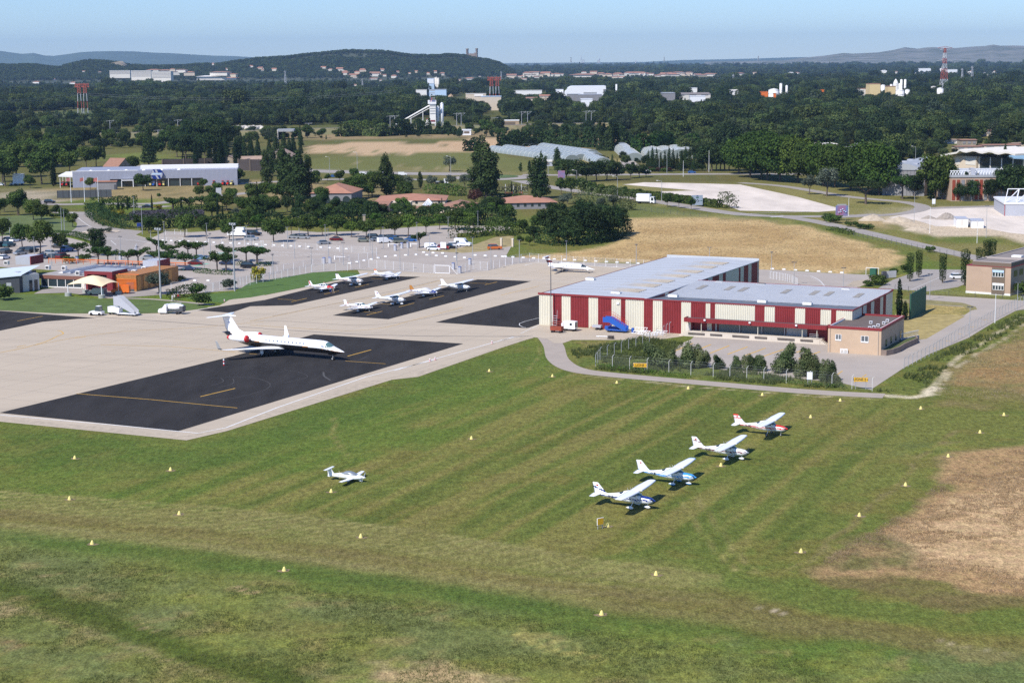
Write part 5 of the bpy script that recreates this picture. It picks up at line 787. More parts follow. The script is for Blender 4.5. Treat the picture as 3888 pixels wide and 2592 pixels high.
for y0,y1 in((650,705),(767,822)):
 a=BP(C8(2072,y1));b_=BP(C8(2175,y0));o=MB().box(a[0],b_[0],-.18,-.11,a[1],b_[1]).build('window',M['whitecon'],off);s=MB();n=4
 for k in range(n):w=(b_[0]-a[0])/n;s.box(a[0]+k*w+.08,a[0]+(k+1)*w-.08,-.2,-.181,a[1]+.12,a[1]+(b_[1]-a[1])*.62)
 s.build('pane',M['glass'],o);MB().box(a[0]-.02,b_[0]+.02,-.26,-.205,a[1]+(b_[1]-a[1])*.66,b_[1]).build('blind',M['lightblue']if y0==650 else M['whitecon'],o)
for i in range(14):
 for z in(1.2,4.4):MB().box(BW+.01,BW+.06,2+i*4,4.4+i*4,z,z+1.5).build('window',M['glass'],off)
s=MB();s.add([(-2.0,6,3.6),(0,6,4.0),(0,14,4.0),(-2.0,14,3.6)],[(0,1,2,3)]);s.add([(-2.0,5.9,3.3),(0,5.9,3.7),(0,5.9,4.05),(-2.0,5.9,3.65)],[(0,1,2,3)]);s.build('entrance_canopy',M['orange'],off)
T0=G(C5(370,800));TA=heading(G(C5(400,812)),G(C5(1240,845)));TP=VP(T0,TA)
ter=thing('airport_terminal','long low terminal building with orange lattice ends and maroon entrance block','building',T0,TA)
tx=lambda x,y=800:TP(C5(x,y))[0];tz=lambda x,y:TP(C5(x,y))[1]
OW0,OW1=tx(1040),tx(1243,830);TZ=tz(500,688);OZ=tz(1243,690)
MB().box(0,tx(800),0,24,0,TZ-.3).build('wall',M['palewall'],ter);f=MB();f.box(-.3,tx(800),-.3,-.02,TZ-1.1,TZ-.2);f.build('fascia',mat('brown_red_fascia',(.20,.085,.06),.7),ter)
MB().box(-.2,tx(1243,830)-.2,-.2,24,TZ-.3,TZ-.05).build('roof',mat('grey_flat_roof',(.34,.31,.29),.8,.15,.5),ter)
for i in range(9):x=3+i*(OW1-8)/9;f=MB();f.add([(x,3,TZ),(x+1.6,3,TZ+.5),(x+1.6,20,TZ+.5),(x,20,TZ),(x+1.7,3,TZ),(x+1.7,20,TZ)],[(0,1,2,3),(1,4,5,2),(0,4,1)]);f.build('roof_louvre',M['lilac' if i%2 else 'whitecon'],ter)
n=5;xs=[tx(375),tx(435),tx(515),tx(588),tx(660),tx(730)]
for i in range(5):o=MB().box(xs[i]+.15,xs[i+1]-.15,-.12,-.03,.35,TZ-1.2).build('window',M['glass'],ter);MB().box(xs[i]-.0,xs[i]+.15,-.2,-.03,.2,TZ-1.15).build('frame',M['whitecon'],o)
MB().box(0,tx(735),-.16,-.02,.1,.35).build('sill',M['whitecon'],ter)
ob=MB();ob.box(OW0,OW1,-1.2,20,0,OZ,0);ob.build('lattice_block',M['ocher'],ter);s=MB()
for k in range(8):s.box(OW0+.1,OW1+.05,-1.3,-1.2,.7+k*.32,.85+k*.32)
s.build('louvres',M['orange'],ter);MB().box(tx(1155),tx(1220),-1.28,-1.21,0,2.3).build('door',M['dgrey'],ter)
for k in range(6):MB().box(OW1-.02,OW1+.12,-.8+k*3.1,.9+k*3.1,.2,OZ-.3).build('lattice_panel',mat('orange_lattice_light',(.58,.27,.07),.7,.3,2),ter)
MB().box(OW0-.1,OW1+.1,0,.15,OZ,OZ+.12).build('roof_rail',M['orange'],ter)
f=MB();y=24.5;f.box(-14,OW1+.3,y,y+.12,TZ+.9,TZ+1.1);f.box(-14,OW1+.3,y,y+.1,TZ+.45,TZ+.52);[f.box(-14+k*2.2,-13.9+k*2.2,y,y+.1,TZ-.3,TZ+1.0)for k in range(int((OW1+14)/2.2))];f.build('orange_beam',M['orange'],ter)
rbx0,rbx1=tx(805),tx(1055,840);rz1=tz(1050,655);rb=MB();rb.box(rbx0,rbx0+.9,-2.5,5,0,rz1);rb.box(rbx1-1.6,rbx1,-2.5,5,0,rz1);rb.box(rbx0+.9,rbx1-1.6,-2.5,5,rz1-.8,rz1);rb.box(rbx0+.9,rbx1-1.6,.5,5,0,rz1-.8);rb.build('entrance_block',M['maroon'],ter);MB().box(rbx0+.1,rbx1-.1,-2.3,4.8,rz1,rz1+.12).build('entrance_roof',M['grey'],ter)
for(x0,x1,yb,yt)in((115,268,595,530),(1180,1335,650,590)):
 a=loc_of(C5(x0,yb),T0,TA,TZ);b_=loc_of(C5(x1,yb),T0,TA,TZ);s=MB();yy=19;s.box(a[0],b_[0],yy,yy+6,TZ-.2,TZ+2.0,0);s.box(b_[0],b_[0]+.3,yy,yy+6,TZ-.2,TZ+2.1,1);s.build('rooftop_box',[M['lilac'],M['maroon']],ter)
for(x,y)in((430,640),(575,645),(700,690),(1130,680),(1200,680),(60,598),(1290,650)):a=loc_of(C5(x,y),T0,TA,TZ);o=MB().box(a[0]-.6,a[0]+.6,a[1]-.5,a[1]+.5,TZ,TZ+1.0).build('air_conditioner',M['whitecon'],ter);MB().box(a[0]-.45,a[0]+.45,a[1]-.52,a[1]-.505,TZ+.15,TZ+.85).build('fan_grille',M['dgrey'],o)
ww=thing('white_annex','small white block with dark doorways between the terminal and the charcoal building','building',G(C5(178,845)),heading(G(C5(178,845)),G(C5(355,825))));WP=VP(G(C5(178,845)),heading(G(C5(178,845)),G(C5(355,825))));w0=WP(C5(355,825))[0];MB().box(0,w0,0,7,0,4.2).build('wall',M['palewall'],ww)
for a,b_ in((262,290),(308,338)):MB().box(WP(C5(a,800))[0],WP(C5(b_,800))[0],-.06,-.01,0,2.8).build('door',M['glass'],ww)
MB().box(.1,w0-.1,.1,6.9,4.2,4.35).build('roof',M['grey'],ww);MB().tube((1.5,3,4.3),(1.5,3,4.9),.8,n=12).build('tank',M['lilac'],ww);MB().tube((w0-1.2,3,4.3),(w0-1.2,3,4.9),.8,n=12).build('tank',M['lilac'],ww)
K0=G(C5(-300,850));K1=G(C5(178,852));ka=heading(K0,K1);KP=VP(K0,ka);kw=KP(C5(178,850))[0];kh=KP(C5(178,690))[1]
ch=thing('charcoal_building','dark charcoal clad building with sloping white roof at the left edge','building',K0,ka);s=MB();s.ext([(0,0),(kw,0),(kw,kh-.2),(0,kh-1.6)],0,12);s.build('wall',M['charcoal'],ch);s=MB();s.add([(-.3,-.4,kh-1.5),(kw+.8,-.4,kh),(kw+.8,13,kh+1.0),(-.3,13,kh-.4),(-.3,-.4,kh-1.7),(kw+.8,-.4,kh-.2)],[(0,1,2,3),(4,5,1,0)]);s.build('roof',mat('blue_white_roof',(.55,.62,.68),.5,.04,.5),ch);MB().box(KP(C5(62,840))[0],KP(C5(105,840))[0],-.08,-.01,.1,2.6).build('door',M['grey'],ch)
s=MB();[s.box(i*1.0,i*1.0+.04,-.03,0,0,kh-1.6+i*1.3/kw)for i in range(int(kw))];s.build('cladding_joints',M['dgrey'],ch)
c=[G(C5(610,880)),G(C5(910,898)),G(C5(1060,862)),G(C5(767,853))];ctr=sum(c)/4;sc=thing('sail_canopy','cream fabric sail canopy on four white posts with concrete feet','canopy',ctr);L4=[a-ctr for a in c];hz0=hgt(C5(910,895),C5(905,795));n=10;V=[];F=[]
for i in range(n+1):
 for j in range(n+1):
  u,v=i/n,j/n;p=L4[0]*(1-u)*(1-v)+L4[1]*u*(1-v)+L4[2]*u*v+L4[3]*(1-u)*v;z=hz0+2.2*(1-max(abs(2*u-1),abs(2*v-1))**1.5)+.55*(math.sin(math.pi*u)if v in(0,1)else 0)*1+.55*(math.sin(math.pi*v)if u in(0,1)else 0);V.append((p[0]*1.03,p[1]*1.03,z))
for i in range(n):
 for j in range(n):a=i*(n+1)+j;F.append((a,a+n+1,a+n+2,a+1))
MB().add(V,F,0,True).build('sail',M['sail'],sc)
for p in L4:MB().tube((p[0],p[1],.8),(p[0],p[1],hz0),.13).build('post',M['white'],sc);MB().tube((p[0],p[1],-.05),(p[0],p[1],.85),.85,n=18).build('concrete_foot',mat('concrete_foot',(.35,.36,.32),.8),sc)
S0=G(C1(652,1325));S1=G(C1(2122,1300));sa=heading(S0,S1);SPn=VP(S0,sa);sl_=SPn(C1(2122,1280))[0];shh=SPn(C1(652,1180))[1]
M['storegrey']=mat('store_cladding',(.30,.315,.38),.5,.04,.5);sto=thing('grey_store','long pale grey metal clad store with blue hexagon emblem on its front','building',S0,sa)
wx0,wz0=SPn(C1(983,1310));wx1,wz1=SPn(C1(1815,1235));mb=MB();ribwall(mb,0,wx0,0,shh,0,0,.6,.03);ribwall(mb,wx0,wx1,wz1,shh,0,0,.6,.03);ribwall(mb,wx1,sl_,0,shh,0,0,.6,.03);mb.box(0,sl_,3,40,0,shh-.4);mb.build('wall',M['storegrey'],sto)
g=MB().box(wx0,wx1,.7,.9,0,wz1).build('shop_window',M['glass'],sto);mb=MB();[mb.box(wx0+(wx1-wx0)*k/8-.12,wx0+(wx1-wx0)*k/8+.12,.1,.5,0,wz1)for k in range(9)];mb.build('columns',M['whitecon'],sto);MB().box(.2,sl_-.2,.3,39.8,shh-.4,shh-.3).build('roof',M['storegrey'],sto)
a=SPn(C1(1230,1165));MB().box(a[0],sl_+.1,16,23,shh-.3,shh+1.3).build('upper_roof',M['whitecon'],sto);f=MB();f.box(-.5,a[0],.15,.5,shh-.1,shh+.25);[f.lathe([(1.0,0),(.9,.3),(.3,.55),(0,.6)],10,(8+k*8.2,6,shh-.3))for k in range(6)];f.build('roof_trim',M['whitecon'],sto)
a=SPn(C1(520,1215));f=MB();f.add([(a[0],0,a[1]-.6),(0,0,a[1]-1),(0,30,a[1]-.6),(a[0],30,a[1]-.4),(a[0],0,a[1]),(0,0,a[1]-.2),(0,30,a[1]),(a[0],30,a[1])],[(0,1,5,4),(4,5,6,7),(3,2,1,0),(0,4,7,3)]);[f.tube((a[0]+.6,y,0),(a[0]+.6,y,a[1]-.4),.15)for y in(1,12,24)];f.build('side_canopy',M['whitecon'],sto)
def hexm(px,pts,m,nm,par,y):MB().add([(SPn(C1(*p))[0],y,SPn(C1(*p))[1])for p in pts],[tuple(range(len(pts)))]).build(nm,m,par)
h6=[(1343,1200),(1368,1160),(1437,1160),(1464,1200),(1440,1245),(1370,1245)];q=[(SPn(C1(*p))[0],SPn(C1(*p))[1])for p in h6];em=MB().ext(q,-.9,-.3).build('emblem',M['navy'],sto);lw=M['lilac']
hh=lambda*p:[(p[i],p[i+1])for i in range(0,len(p),2)]
for pts in(hh(1358,1180,1366,1164,1384,1192,1352,1192),hh(1382,1162,1400,1162,1416,1192,1396,1192),hh(1348,1190,1452,1190,1452,1212,1348,1212),hh(1388,1213,1404,1213,1424,1244,1408,1244),hh(1430,1213,1452,1213,1440,1238)):hexm(None,pts,lw,'emblem_stripe',em,-.93)
s=MB();x0=SPn(C1(1360,1200));x1=SPn(C1(1444,1200));s.box(x0[0],x1[0],-.96,-.94,x0[1]-.35,x0[1]+.35);s.build('emblem_lettering',M['lightblue'],em)
s=MB();a=SPn(C1(1085,1255));b_=SPn(C1(1195,1300));s.box(a[0],b_[0],-1.5,1.5,a[1]-.3,a[1]);s.box(a[0],a[0]+.3,-1.5,-1.2,0,a[1]);s.box(b_[0]-.3,b_[0],-1.5,-1.2,0,a[1]);s.build('entrance_frame',M['white'],sto)
kio=thing('small_kiosk','small grey utility kiosk with tiled roof beside the flagpoles','kiosk',G(C1(862,1345)),sa);MB().box(0,9,0,5,0,3.6).build('wall',M['greywall'],kio);MB().box(-.3,9.3,-.3,5.3,3.6,4.0).build('roof',M['terra2'],kio);MB().box(8,8.9,-.05,-.01,0,2.4).build('door',M['dgrey'],kio)
bf=thing('dark_board_fence','long dark board fence on the dry verge in front of the store','fence',G(C1(513,1420)),heading(G(C1(513,1420)),G(C1(997,1410))));w=np.linalg.norm(G(C1(997,1410))-G(C1(513,1420)));s=MB();s.box(0,w,-.06,.06,.2,3.4);s.build('panel',mat('dark_board',(.075,.085,.09),.7),bf)
for i in range(11):MB().box(w*i/10-.1,w*i/10+.1,-.16,-.06,0,3.5).build('post',M['dgrey'],bf)
for(a,b_,h,lab)in((C1(1030,1135),C1(1150,1140),4.5,'short dark wall left of the big conifer'),(C1(1450,1135),C1(1980,1120),4.0,'long dark wall with pillars behind the store roof'),(C1(2130,1170),C1(2352,1172),6,'dark panelled wall right of the store'),(C2(0,1175),C2(285,1172),6,'dark panelled wall in front of the farmhouse')):
 A_=G(a);w=float(np.linalg.norm(G(b_)-A_));t=thing('noise_wall',lab,'wall',A_,heading(A_,G(b_)));MB().box(0,w,0,.3,0,h).build('panel',mat('dark_brown_wall',(.07,.055,.05),.8,.1,.3),t)
 for k in range(int(w/12)+1):MB().box(k*12-.3,k*12+.3,-.25,-.01,0,h+.3).build('post',M['brownp'],t)
def gbox(name,label,p0,p1,dpt,hw,hr,wallm,roofm,f=C2,hip=False,cat='house',ridge='x',wins=3,group=None,rz=None,oh=.5,arch=0):
 a=G(f(*p0));b_=G(f(*p1));rz_=heading(a,b_)if rz is None else rz;w=float(np.linalg.norm(b_-a));t=thing(name,label,cat,a,rz_,group);wl=MB()
 if ridge=='x':wl.add([(0,0,0),(w,0,0),(w,dpt,0),(0,dpt,0),(0,0,hw),(w,0,hw),(w,dpt,hw),(0,dpt,hw),(0,dpt/2,hw if hip else hr-.1),(w,dpt/2,hw if hip else hr-.1)],[(0,1,5,4),(1,2,6,9,5),(2,3,7,6),(3,0,4,8,7)])
 else:wl.add([(0,0,0),(w,0,0),(w,dpt,0),(0,dpt,0),(0,0,hw),(w,0,hw),(w,dpt,hw),(0,dpt,hw),(w/2,0,hr-.1),(w/2,dpt,hr-.1)],[(0,1,5,8,4),(1,2,6,5),(2,3,7,9,6),(3,0,4,7)])
 wl.build('wall',M[wallm],t);r=MB();e=oh
 if hip:k=min(w,dpt)*.5;P_=[(-e,-e,hw),(w+e,-e,hw),(w+e,dpt+e,hw),(-e,dpt+e,hw),(k if w>dpt else w/2,dpt/2 if w>dpt else k,hr),(w-k if w>dpt else w/2,dpt/2 if w>dpt else dpt-k,hr)];r.add(P_,[(0,1,5,4),(2,3,4,5),(1,2,5),(3,0,4),(3,2,1,0)]if w>dpt else[(0,1,4),(1,2,5,4),(2,3,5),(3,0,4,5),(3,2,1,0)])
 elif ridge=='x':r.add([(-e,-e,hw-.1),(w+e,-e,hw-.1),(w+e,dpt/2,hr),(-e,dpt/2,hr),(w+e,dpt+e,hw-.1),(-e,dpt+e,hw-.1)],[(0,1,2,3),(3,2,4,5)]);r.add([(-e,-e,hw-.35),(w+e,-e,hw-.35),(w+e,-e,hw-.1),(-e,-e,hw-.1)],[(0,1,2,3)])
 else:r.add([(-e,-e,hw-.1),(w/2,-e,hr),(w+e,-e,hw-.1),(w+e,dpt+e,hw-.1),(w/2,dpt+e,hr),(-e,dpt+e,hw-.1)],[(0,1,4,5),(1,2,3,4)])
 r.build('roof',M[roofm],t)
 for i in range(arch):
  x=w*(i+.5)/arch;ar=MB();n=12;rr=w/arch*.38;z0=hw*.35;ar.add([(x-rr,-.06,0)]+[(x-rr*math.cos(math.pi*j/n),-.06,z0+rr*math.sin(math.pi*j/n))for j in range(n+1)]+[(x+rr,-.06,0)],[tuple(range(n+3))]);ar.build('arch_opening',M['glass'],t)
 for i in range(0 if arch else wins):x=w*(i+.5)/wins;MB().box(x-.5,x+.5,-.06,-.01,hw*.4,hw*.4+1.2).build('window',M['glass'],t)
 return t,w,a,rz_
gbox('farmhouse','old stone farmhouse with low pitched tiled roof behind the store',(125,1150),(365,1150),14,6.5,10.3,'stone','terraold',ridge='y');gbox('farm_barn','long low stone barn with tiled roof left of the farmhouse',(0,1150),(215,1150),12,4,6.2,'stone','terraold');gbox('farm_outbuilding','flat roofed grey farm outbuilding right of the farmhouse',(235,1172),(500,1168),10,4.2,4.6,'greywall','greywall',wins=5);gbox('farm_barn','small open barn with tiled roof beside the dark trees',(1995,1125),(2090,1125),12,4,5.6,'stone','terraold',f=C1,ridge='y',wins=1);gbox('farm_barn','tiled barn end showing behind the store',(2180,1130),(2352,1125),12,3.4,5.2,'stone','terraold',f=C1)
gbox('farmhouse','house with steep reddish tiled roof behind the left part of the store',(930,1165),(1055,1167),14,2,6.2,'stone','terra',f=C1,hip=False)
gbox('hotel_wing','hotel wing with hipped terracotta roof above a row of dark arches',(545,1465),(905,1465),24,4.2,7.5,'greywall','terra2',hip=True,cat='building',arch=4)
gbox('hotel_wing','large hotel wing with plain terracotta roof and small chimney',(855,1545),(1200,1548),18,1.8,3.9,'creamwall','terra',cat='building',wins=6);gbox('hotel_wing','broad hotel wing with shallow orange tiled roof behind the glass pyramid',(1130,1490),(1740,1485),26,2.2,4.1,'creamwall','terra2',cat='building',hip=True,wins=6)
gbox('hotel_wing','low hotel wing with long tiled roof in front of the glass pyramid',(1305,1552),(1690,1545),9,1.5,2.3,'creamwall','terra',cat='building',wins=6);gbox('hotel_wing','hotel wing with brown hipped roof right of the glass pyramid',(1690,1548),(1985,1548),20,2.0,4.0,'creamwall','terra',cat='building',hip=True);gbox('hotel_wing','cream walled flat hotel block between the tiled roofs',(1250,1530),(1420,1530),8,3.3,3.4,'creamwall','creamwall',cat='building',wins=2)
gbox('hotel_wing','small hotel pavilion with hipped terracotta roof',(710,1562),(850,1565),7,1.9,3.4,'creamwall','terra2',cat='building',hip=True,wins=2);gbox('hotel_wing','right hotel wing with wide hipped terracotta roof',(0,1520),(505,1510),20,2.5,4.7,'greywall','terra2',f=C3,cat='building',hip=True,wins=8);gbox('hotel_wing','tiled hotel roof end left of the right wing',(2200,1510),(2352,1510),10,2.0,3.4,'creamwall','terra',cat='building',wins=2)
t=thing('glass_pyramid','small white framed glass pyramid among the hotel roofs','skylight',G(C2(1592,1500)),0);r_p=41*mpp(C2(1592,1500))/2.352*2.2/2;b4=[(-2.4,-2.2),(2.4,-2.2),(2.4,2.2),(-2.4,2.2)];z0,z1=.8,3.4;MB().add([(x,y,z0)for x,y in b4]+[(0,0,z1)],[(0,1,4),(1,2,4),(2,3,4),(3,0,4)]).build('glazing',mat('pale_glass',(.38,.42,.45),.2),t);s=MB();[s.tube((x,y,z0),(0,0,z1+.05),.14)for x,y in b4+[(0,-2.2),(-1.2,-2.2),(1.2,-2.2)]];s.build('frame',M['white'],t);MB().box(-2.4,2.4,-2.2,2.2,0,.8).build('base',M['creamwall'],t)
c_=thing('roof_chimney','small chimney on the plain hotel roof','chimney',G(C2(1015,1480),7.4));c_.location.z=0;MB().box(-.45,.45,-.4,.4,1.8,3.9).build('stack',M['stone'],c_);MB().box(-.6,.6,-.55,.55,3.9,4.1).build('cap',M['greywall'],c_)
p0=G(C3(0,1390));p1=G(C3(235,1395));ls=thing('letter_sign','open steel frame sign with large letters seen from behind','sign',(p0+p1)/2,0);w=float(np.linalg.norm(p1-p0));k=mpp(C3(100,1390))/2.352
for s_,z,sz,m_ in(('HOTEL',86*k,26*k,'black'),('PARADOU',54*k,42*k,'black'),('RESTAURANT',22*k,20*k,'rust')):o=text_mesh(s_,sz*1.35,'lettering',M[m_],ls,(0,0,z),(math.pi/2,0,math.pi),.08)
s=MB();[s.tube((x,.3,0),(x,.3,100*k),.12)for x in(-w*.28,0,w*.28)];s.build('posts',M['white'],ls);s=MB();[s.box(-w/2,w/2,.12,.2,z*k,z*k+.12)for z in(10,36,74)];s.build('rails',M['grey'],ls)
def interp_sections(S,m):
 S=sorted(S);xs=[s[0]for s in S];X=[]
 for i in range(len(S)-1):X+=[S[i][0]+(S[i+1][0]-S[i][0])*k/m for k in range(m)]
 X.append(S[-1][0]);out=[]
 def cr(i,s,c):
  p0=S[max(i-1,0)][c];p1=S[i][c];p2=S[i+1][c];p3=S[min(i+2,len(S)-1)][c];t=s
  return p1+(p2-p1)*t if abs(p2-p1)<1e-6 else .5*((2*p1)+(-p0+p2)*t+(2*p0-5*p1+4*p2-p3)*t*t+(-p0+3*p1-3*p2+p3)*t**3)
 for x in X:
  i=max(0,min(len(S)-2,sum(1 for q in xs if q<=x)-1));s=(x-xs[i])/(xs[i+1]-xs[i]);out.append((x,max(.01,cr(i,s,1)),cr(i,s,2),cr(i,s,3)))
 return out
def body(name,S,colfn,mats,par,n=30,m=6,ex=2.4):
 """S: (x, half width, z bottom, z top)"""
 Q=interp_sections(S,m);rings=[]
 for(x,w,zb,zt)in Q:
  r=[];zc=(zb+zt)/2;h=max(.01,(zt-zb)/2)
  for i in range(n):
   a=2*math.pi*i/n;c,s=math.cos(a),math.sin(a);r.append((x,w*math.copysign(abs(c)**(2/ex),c),zc+h*math.copysign(abs(s)**(2/ex),s)))
  rings.append(r)
 mb=MB().loft(rings,0,True,True)
 for k,f in enumerate(mb.f):
  if len(f)==4:c=[sum(mb.v[i][j]for i in f)/4 for j in range(3)];mb.m[k]=colfn(*c)
 return mb.build(name,mats,par)
def foil(x,c,t,y,z,n=7,up=0):
 P=[]
 for i in range(n):s=i/(n-1);P.append((x-c*s,y,z+c*t*1.5*(math.sqrt(s+.0001)*(1-s))*1.1))
 for i in range(n-2,0,-1):s=i/(n-1);P.append((x-c*s,y,z-c*t*.6*(math.sqrt(s)*(1-s))))
 return P
def wing(name,secs,mats,par,colfn=None,t=.12):
 """secs: (y, xLE, chord, z)"""
 mb=MB().loft([foil(x,c,t,y,z)for y,x,c,z in secs],0,True,True)
 if colfn:
  for k,f in enumerate(mb.f):c=[sum(mb.v[i][j]for i in f)/len(f)for j in range(3)];mb.m[k]=colfn(*c)
 return mb.build(name,mats,par)
def vfin(name,secs,mats,par,colfn=None,t=.05):
 """vertical surface, secs: (z, xLE, chord)"""
 R_=[]
 for z,x,c in secs:
  p=foil(x,c,t,0,0);R_.append([(a[0],a[2],z)for a in p])
 mb=MB().loft(R_,0,True,True)
 if colfn:
  for k,f in enumerate(mb.f):c=[sum(mb.v[i][j]for i in f)/len(f)for j in range(3)];mb.m[k]=colfn(*c)
 return mb.build(name,mats,par)
def finsub(secs,k=8):
 out=[]
 for i in range(len(secs)-1):
  for j in range(k):s=j/k;out.append(tuple(a+(b-a)*s for a,b in zip(secs[i],secs[i+1])))
 out.append(secs[-1]);return out
def wheel(par,x,y,r=.2,w=.12,z=None):
 z=r if z is None else z;o=MB().lathe([(r*.55,-w/2),(r,-w/2*.8),(r,w/2*.8),(r*.55,w/2)],14).xf(Matrix.Translation((x,y,z))@Matrix.Rotation(math.pi/2,4,'X')).build('wheel',M['black'],par)
 MB().lathe([(r*.5,-w/2-.01),(r*.5,w/2+.01)],10).xf(Matrix.Translation((x,y,z))@Matrix.Rotation(math.pi/2,4,'X')).build('hub',M['grey'],o);return o
def fairing(par,x,y,m,L_=.95,trim=None):
 S=[(x-L_*.58,.03,.22,.27),(x-L_*.3,.10,.14,.40),(x,.14,.07,.46),(x+L_*.25,.12,.08,.42),(x+L_*.42,.03,.18,.28)]
 return body('wheel_fairing',[(a,w,b_,t)for a,w,b_,t in S],(lambda X,Y,Z:1 if trim and Z<.24 else 0),[m,trim or m],par,14,3,2.0).__class__ and None
def fair(par,x,y,m,L_=.95,trim=None):
 Q=interp_sections([(x-L_*.58,.02,.24,.27),(x-L_*.3,.09,.14,.40),(x,.13,.07,.46),(x+L_*.25,.11,.08,.42),(x+L_*.42,.02,.20,.28)],3);rings=[[(q[0],y+q[1]*math.cos(6.283*i/12),(q[2]+q[3])/2+(q[3]-q[2])/2*math.sin(6.283*i/12))for i in range(12)]for q in Q]
 mb=MB().loft(rings,0,True,True)
 for k,f in enumerate(mb.f):
  if trim and sum(mb.v[i][2]for i in f)/len(f)<.25:mb.m[k]=1
 return mb.build('wheel_fairing',[m,trim or m],par)
def prop(par,x,z,m_sp,r=.95,a0=1.2,blades=2,y=0,black=True,sp=.16,d=1):
 o=MB().lathe([(sp,-.02),(sp,.06),(sp*.7,.2),(.02,.36)],14).xf(Matrix.Translation((x,y,z))@Matrix.Rotation(d*math.pi/2,4,'Y')).build('spinner',m_sp,par)
 for k in range(blades):
  a=a0+2*math.pi*k/blades;q=Matrix.Translation((x+.06*d,y,z))@Matrix.Rotation(a,4,'X');b_=MB().loft([[(-.01,-.05,.1),(.03,.05,.1),(.05,.05,.1),(.01,-.05,.1)],[(-.02,-.075,r*.6),(.02,.075,r*.6),(.035,.075,r*.6),(0,-.075,r*.6)],[(0,-.03,r),(.01,.03,r),(.015,.03,r),(.005,-.03,r)]],0,True,False).xf(q).build('propeller_blade',M['dgrey']if black else M['white'],o)
def reg(par,s,x,z,hw,size=.42,yaw=.075,m=None):
 for sg in(-1,1):
  text_mesh(s,size,'registration',M[m or 'black'],par,(x,sg*hw,z),(math.pi/2,0,0+yaw if sg<0 else math.pi-yaw),.004)
C172=[(-5.35,.03,1.20,1.34),(-5.0,.09,1.12,1.38),(-3.5,.25,.98,1.46),(-2.1,.41,.80,1.68),(-1.25,.52,.68,1.98),(-.5,.57,.61,2.12),(.35,.58,.61,2.12),(.62,.58,.62,1.92),(1.0,.57,.63,1.62),(1.6,.53,.66,1.55),(2.15,.46,.74,1.46),(2.42,.30,.88,1.34)]
def high_wing(label,loc,rz,A='navy',B='navy',regs=None,fair_=True,trim=None,tail=None,nose=None,stripes=2,trimtip=None,blade=1.2,cat='airplane',strut=True,group='parked light aeroplanes'):
 t=thing('high_wing_aeroplane',label,cat,loc,rz,group);t.scale=(1.06,)*3;W_,Gl=M['planewhite'],M['glasst']
 def cf(x,y,z):
  if .45<x<1.02 and z>1.60+(.98-x)*.15 and abs(y)<.56 or(x>.42 and x<1.0 and z>1.66+max(0,.62-x)*.5):return 1
  if z>1.52+.0 and z<1.96 and abs(y)>.38 and((-.30<x<.40)or(-1.15<x<-.42)):return 4
  if-1.95<x<-1.3 and z>1.66 and abs(y)<.4:return 4
  if nose and x>.98 and z>1.30+(2.4-x)*.10:return 3
  zl=1.16+(0.05*(x+2)if x<-1 else 0.02*x)+(max(0,-x-2.5))*.09
  if stripes and abs(z-zl)<.055:return 2
  if stripes>1 and x>-3.4 and abs(z-zl+.17)<.032:return 2
  return 0
 body('fuselage',C172,cf,[W_,Gl,M[A],M[nose or A],M['glass']],t,40,9)
 for s in(-1,1):
  wf=(lambda x,y,z:1 if trimtip and abs(y)>5.3 else 0)
  wing('wing',[(s*.35,.95,1.63,2.10),(s*2.6,.95,1.63,2.17),(s*5.2,.78,1.16,2.26),(s*5.48,.66,.95,2.27)],[W_,M[trimtip or 'planewhite']],t,wf)
  wing('tailplane',[(s*.08,-4.35,1.15,1.30),(s*1.55,-4.52,.80,1.31),(s*1.7,-4.62,.66,1.31)],[W_],t,None,.09)
  if strut:MB().tube((.25,s*.52,.80),(.25,s*2.65,2.12),.035,.03).build('wing_strut',W_,t)
  lg=MB().tube((-.02,s*.45,.72),(-.05,s*1.15,.22),.05,.04).build('landing_gear',W_,t);wheel(lg,-.05,s*1.18,.2)
  if fair_:fair(lg,-.05,s*1.18,W_,.95,trim)
 lg=MB().tube((1.75,0,.75),(1.72,0,.22),.05).build('landing_gear',W_,t);wheel(lg,1.72,0,.17,.11)
 if fair_:fair(lg,1.72,0,W_,.85,trim)
 tc=tail or(lambda x,z:0)
 vfin('fin',finsub([(1.30,-3.1,2.15),(1.55,-3.75,1.55),(2.62,-4.72,.82),(2.70,-4.85,.60)]),[W_,M[A],M[B]],t,lambda x,y,z:tc(x,z));
 prop(t,2.42,1.12,M['silver' if not nose else nose],.95,blade)
 an=MB();[an.tube((x,y,2.12),(x-.12,y,2.45),.012,n=4)for x,y in((-.2,.2),(-.7,-.2),(-.5,.15))];an.build('antenna',M['white'],t)
 if regs:reg(t,regs,-2.75,1.20,.36,.42,.115)
 MB().box(-5.02,-4.78,-.045,.045,2.28,2.42).build('flag_badge',M['red'],t)if B!='navyx' else None
 return t
def wheelpos(p,rz,off=(-.05,-1.18),z=.0):
 g=G(p,z);return(g[0]-(math.cos(rz)*off[0]-math.sin(rz)*off[1]),g[1]-(math.sin(rz)*off[0]+math.cos(rz)*off[1]),0)
cB=lambda x,y:(2200+x/2.735,1540+y/2.735);cA=lambda x,y:(1080+x/3.136,980+y/3.136)
hd=AZ-R(.5)
high_wing('white high-wing aeroplane with dark blue nose, nearest of the four on the grass',wheelpos(cB(530,1078),hd),hd,'navy','navy','D-EBL',nose='navy',tail=lambda x,z:1 if(1.95<z+(x+5)*.35<2.12)or(z<1.75 and z>1.62 and x>-4.7)else 0)
high_wing('white high-wing aeroplane with sky blue nose and blue wheel fairings',wheelpos(cB(968,830),hd),hd,'skyblue','skyblue','G-BGA',nose='skyblue',trim=M['skyblue'],trimtip='skyblue',tail=lambda x,z:1 if z<1.5 and z>1.42 else 0)
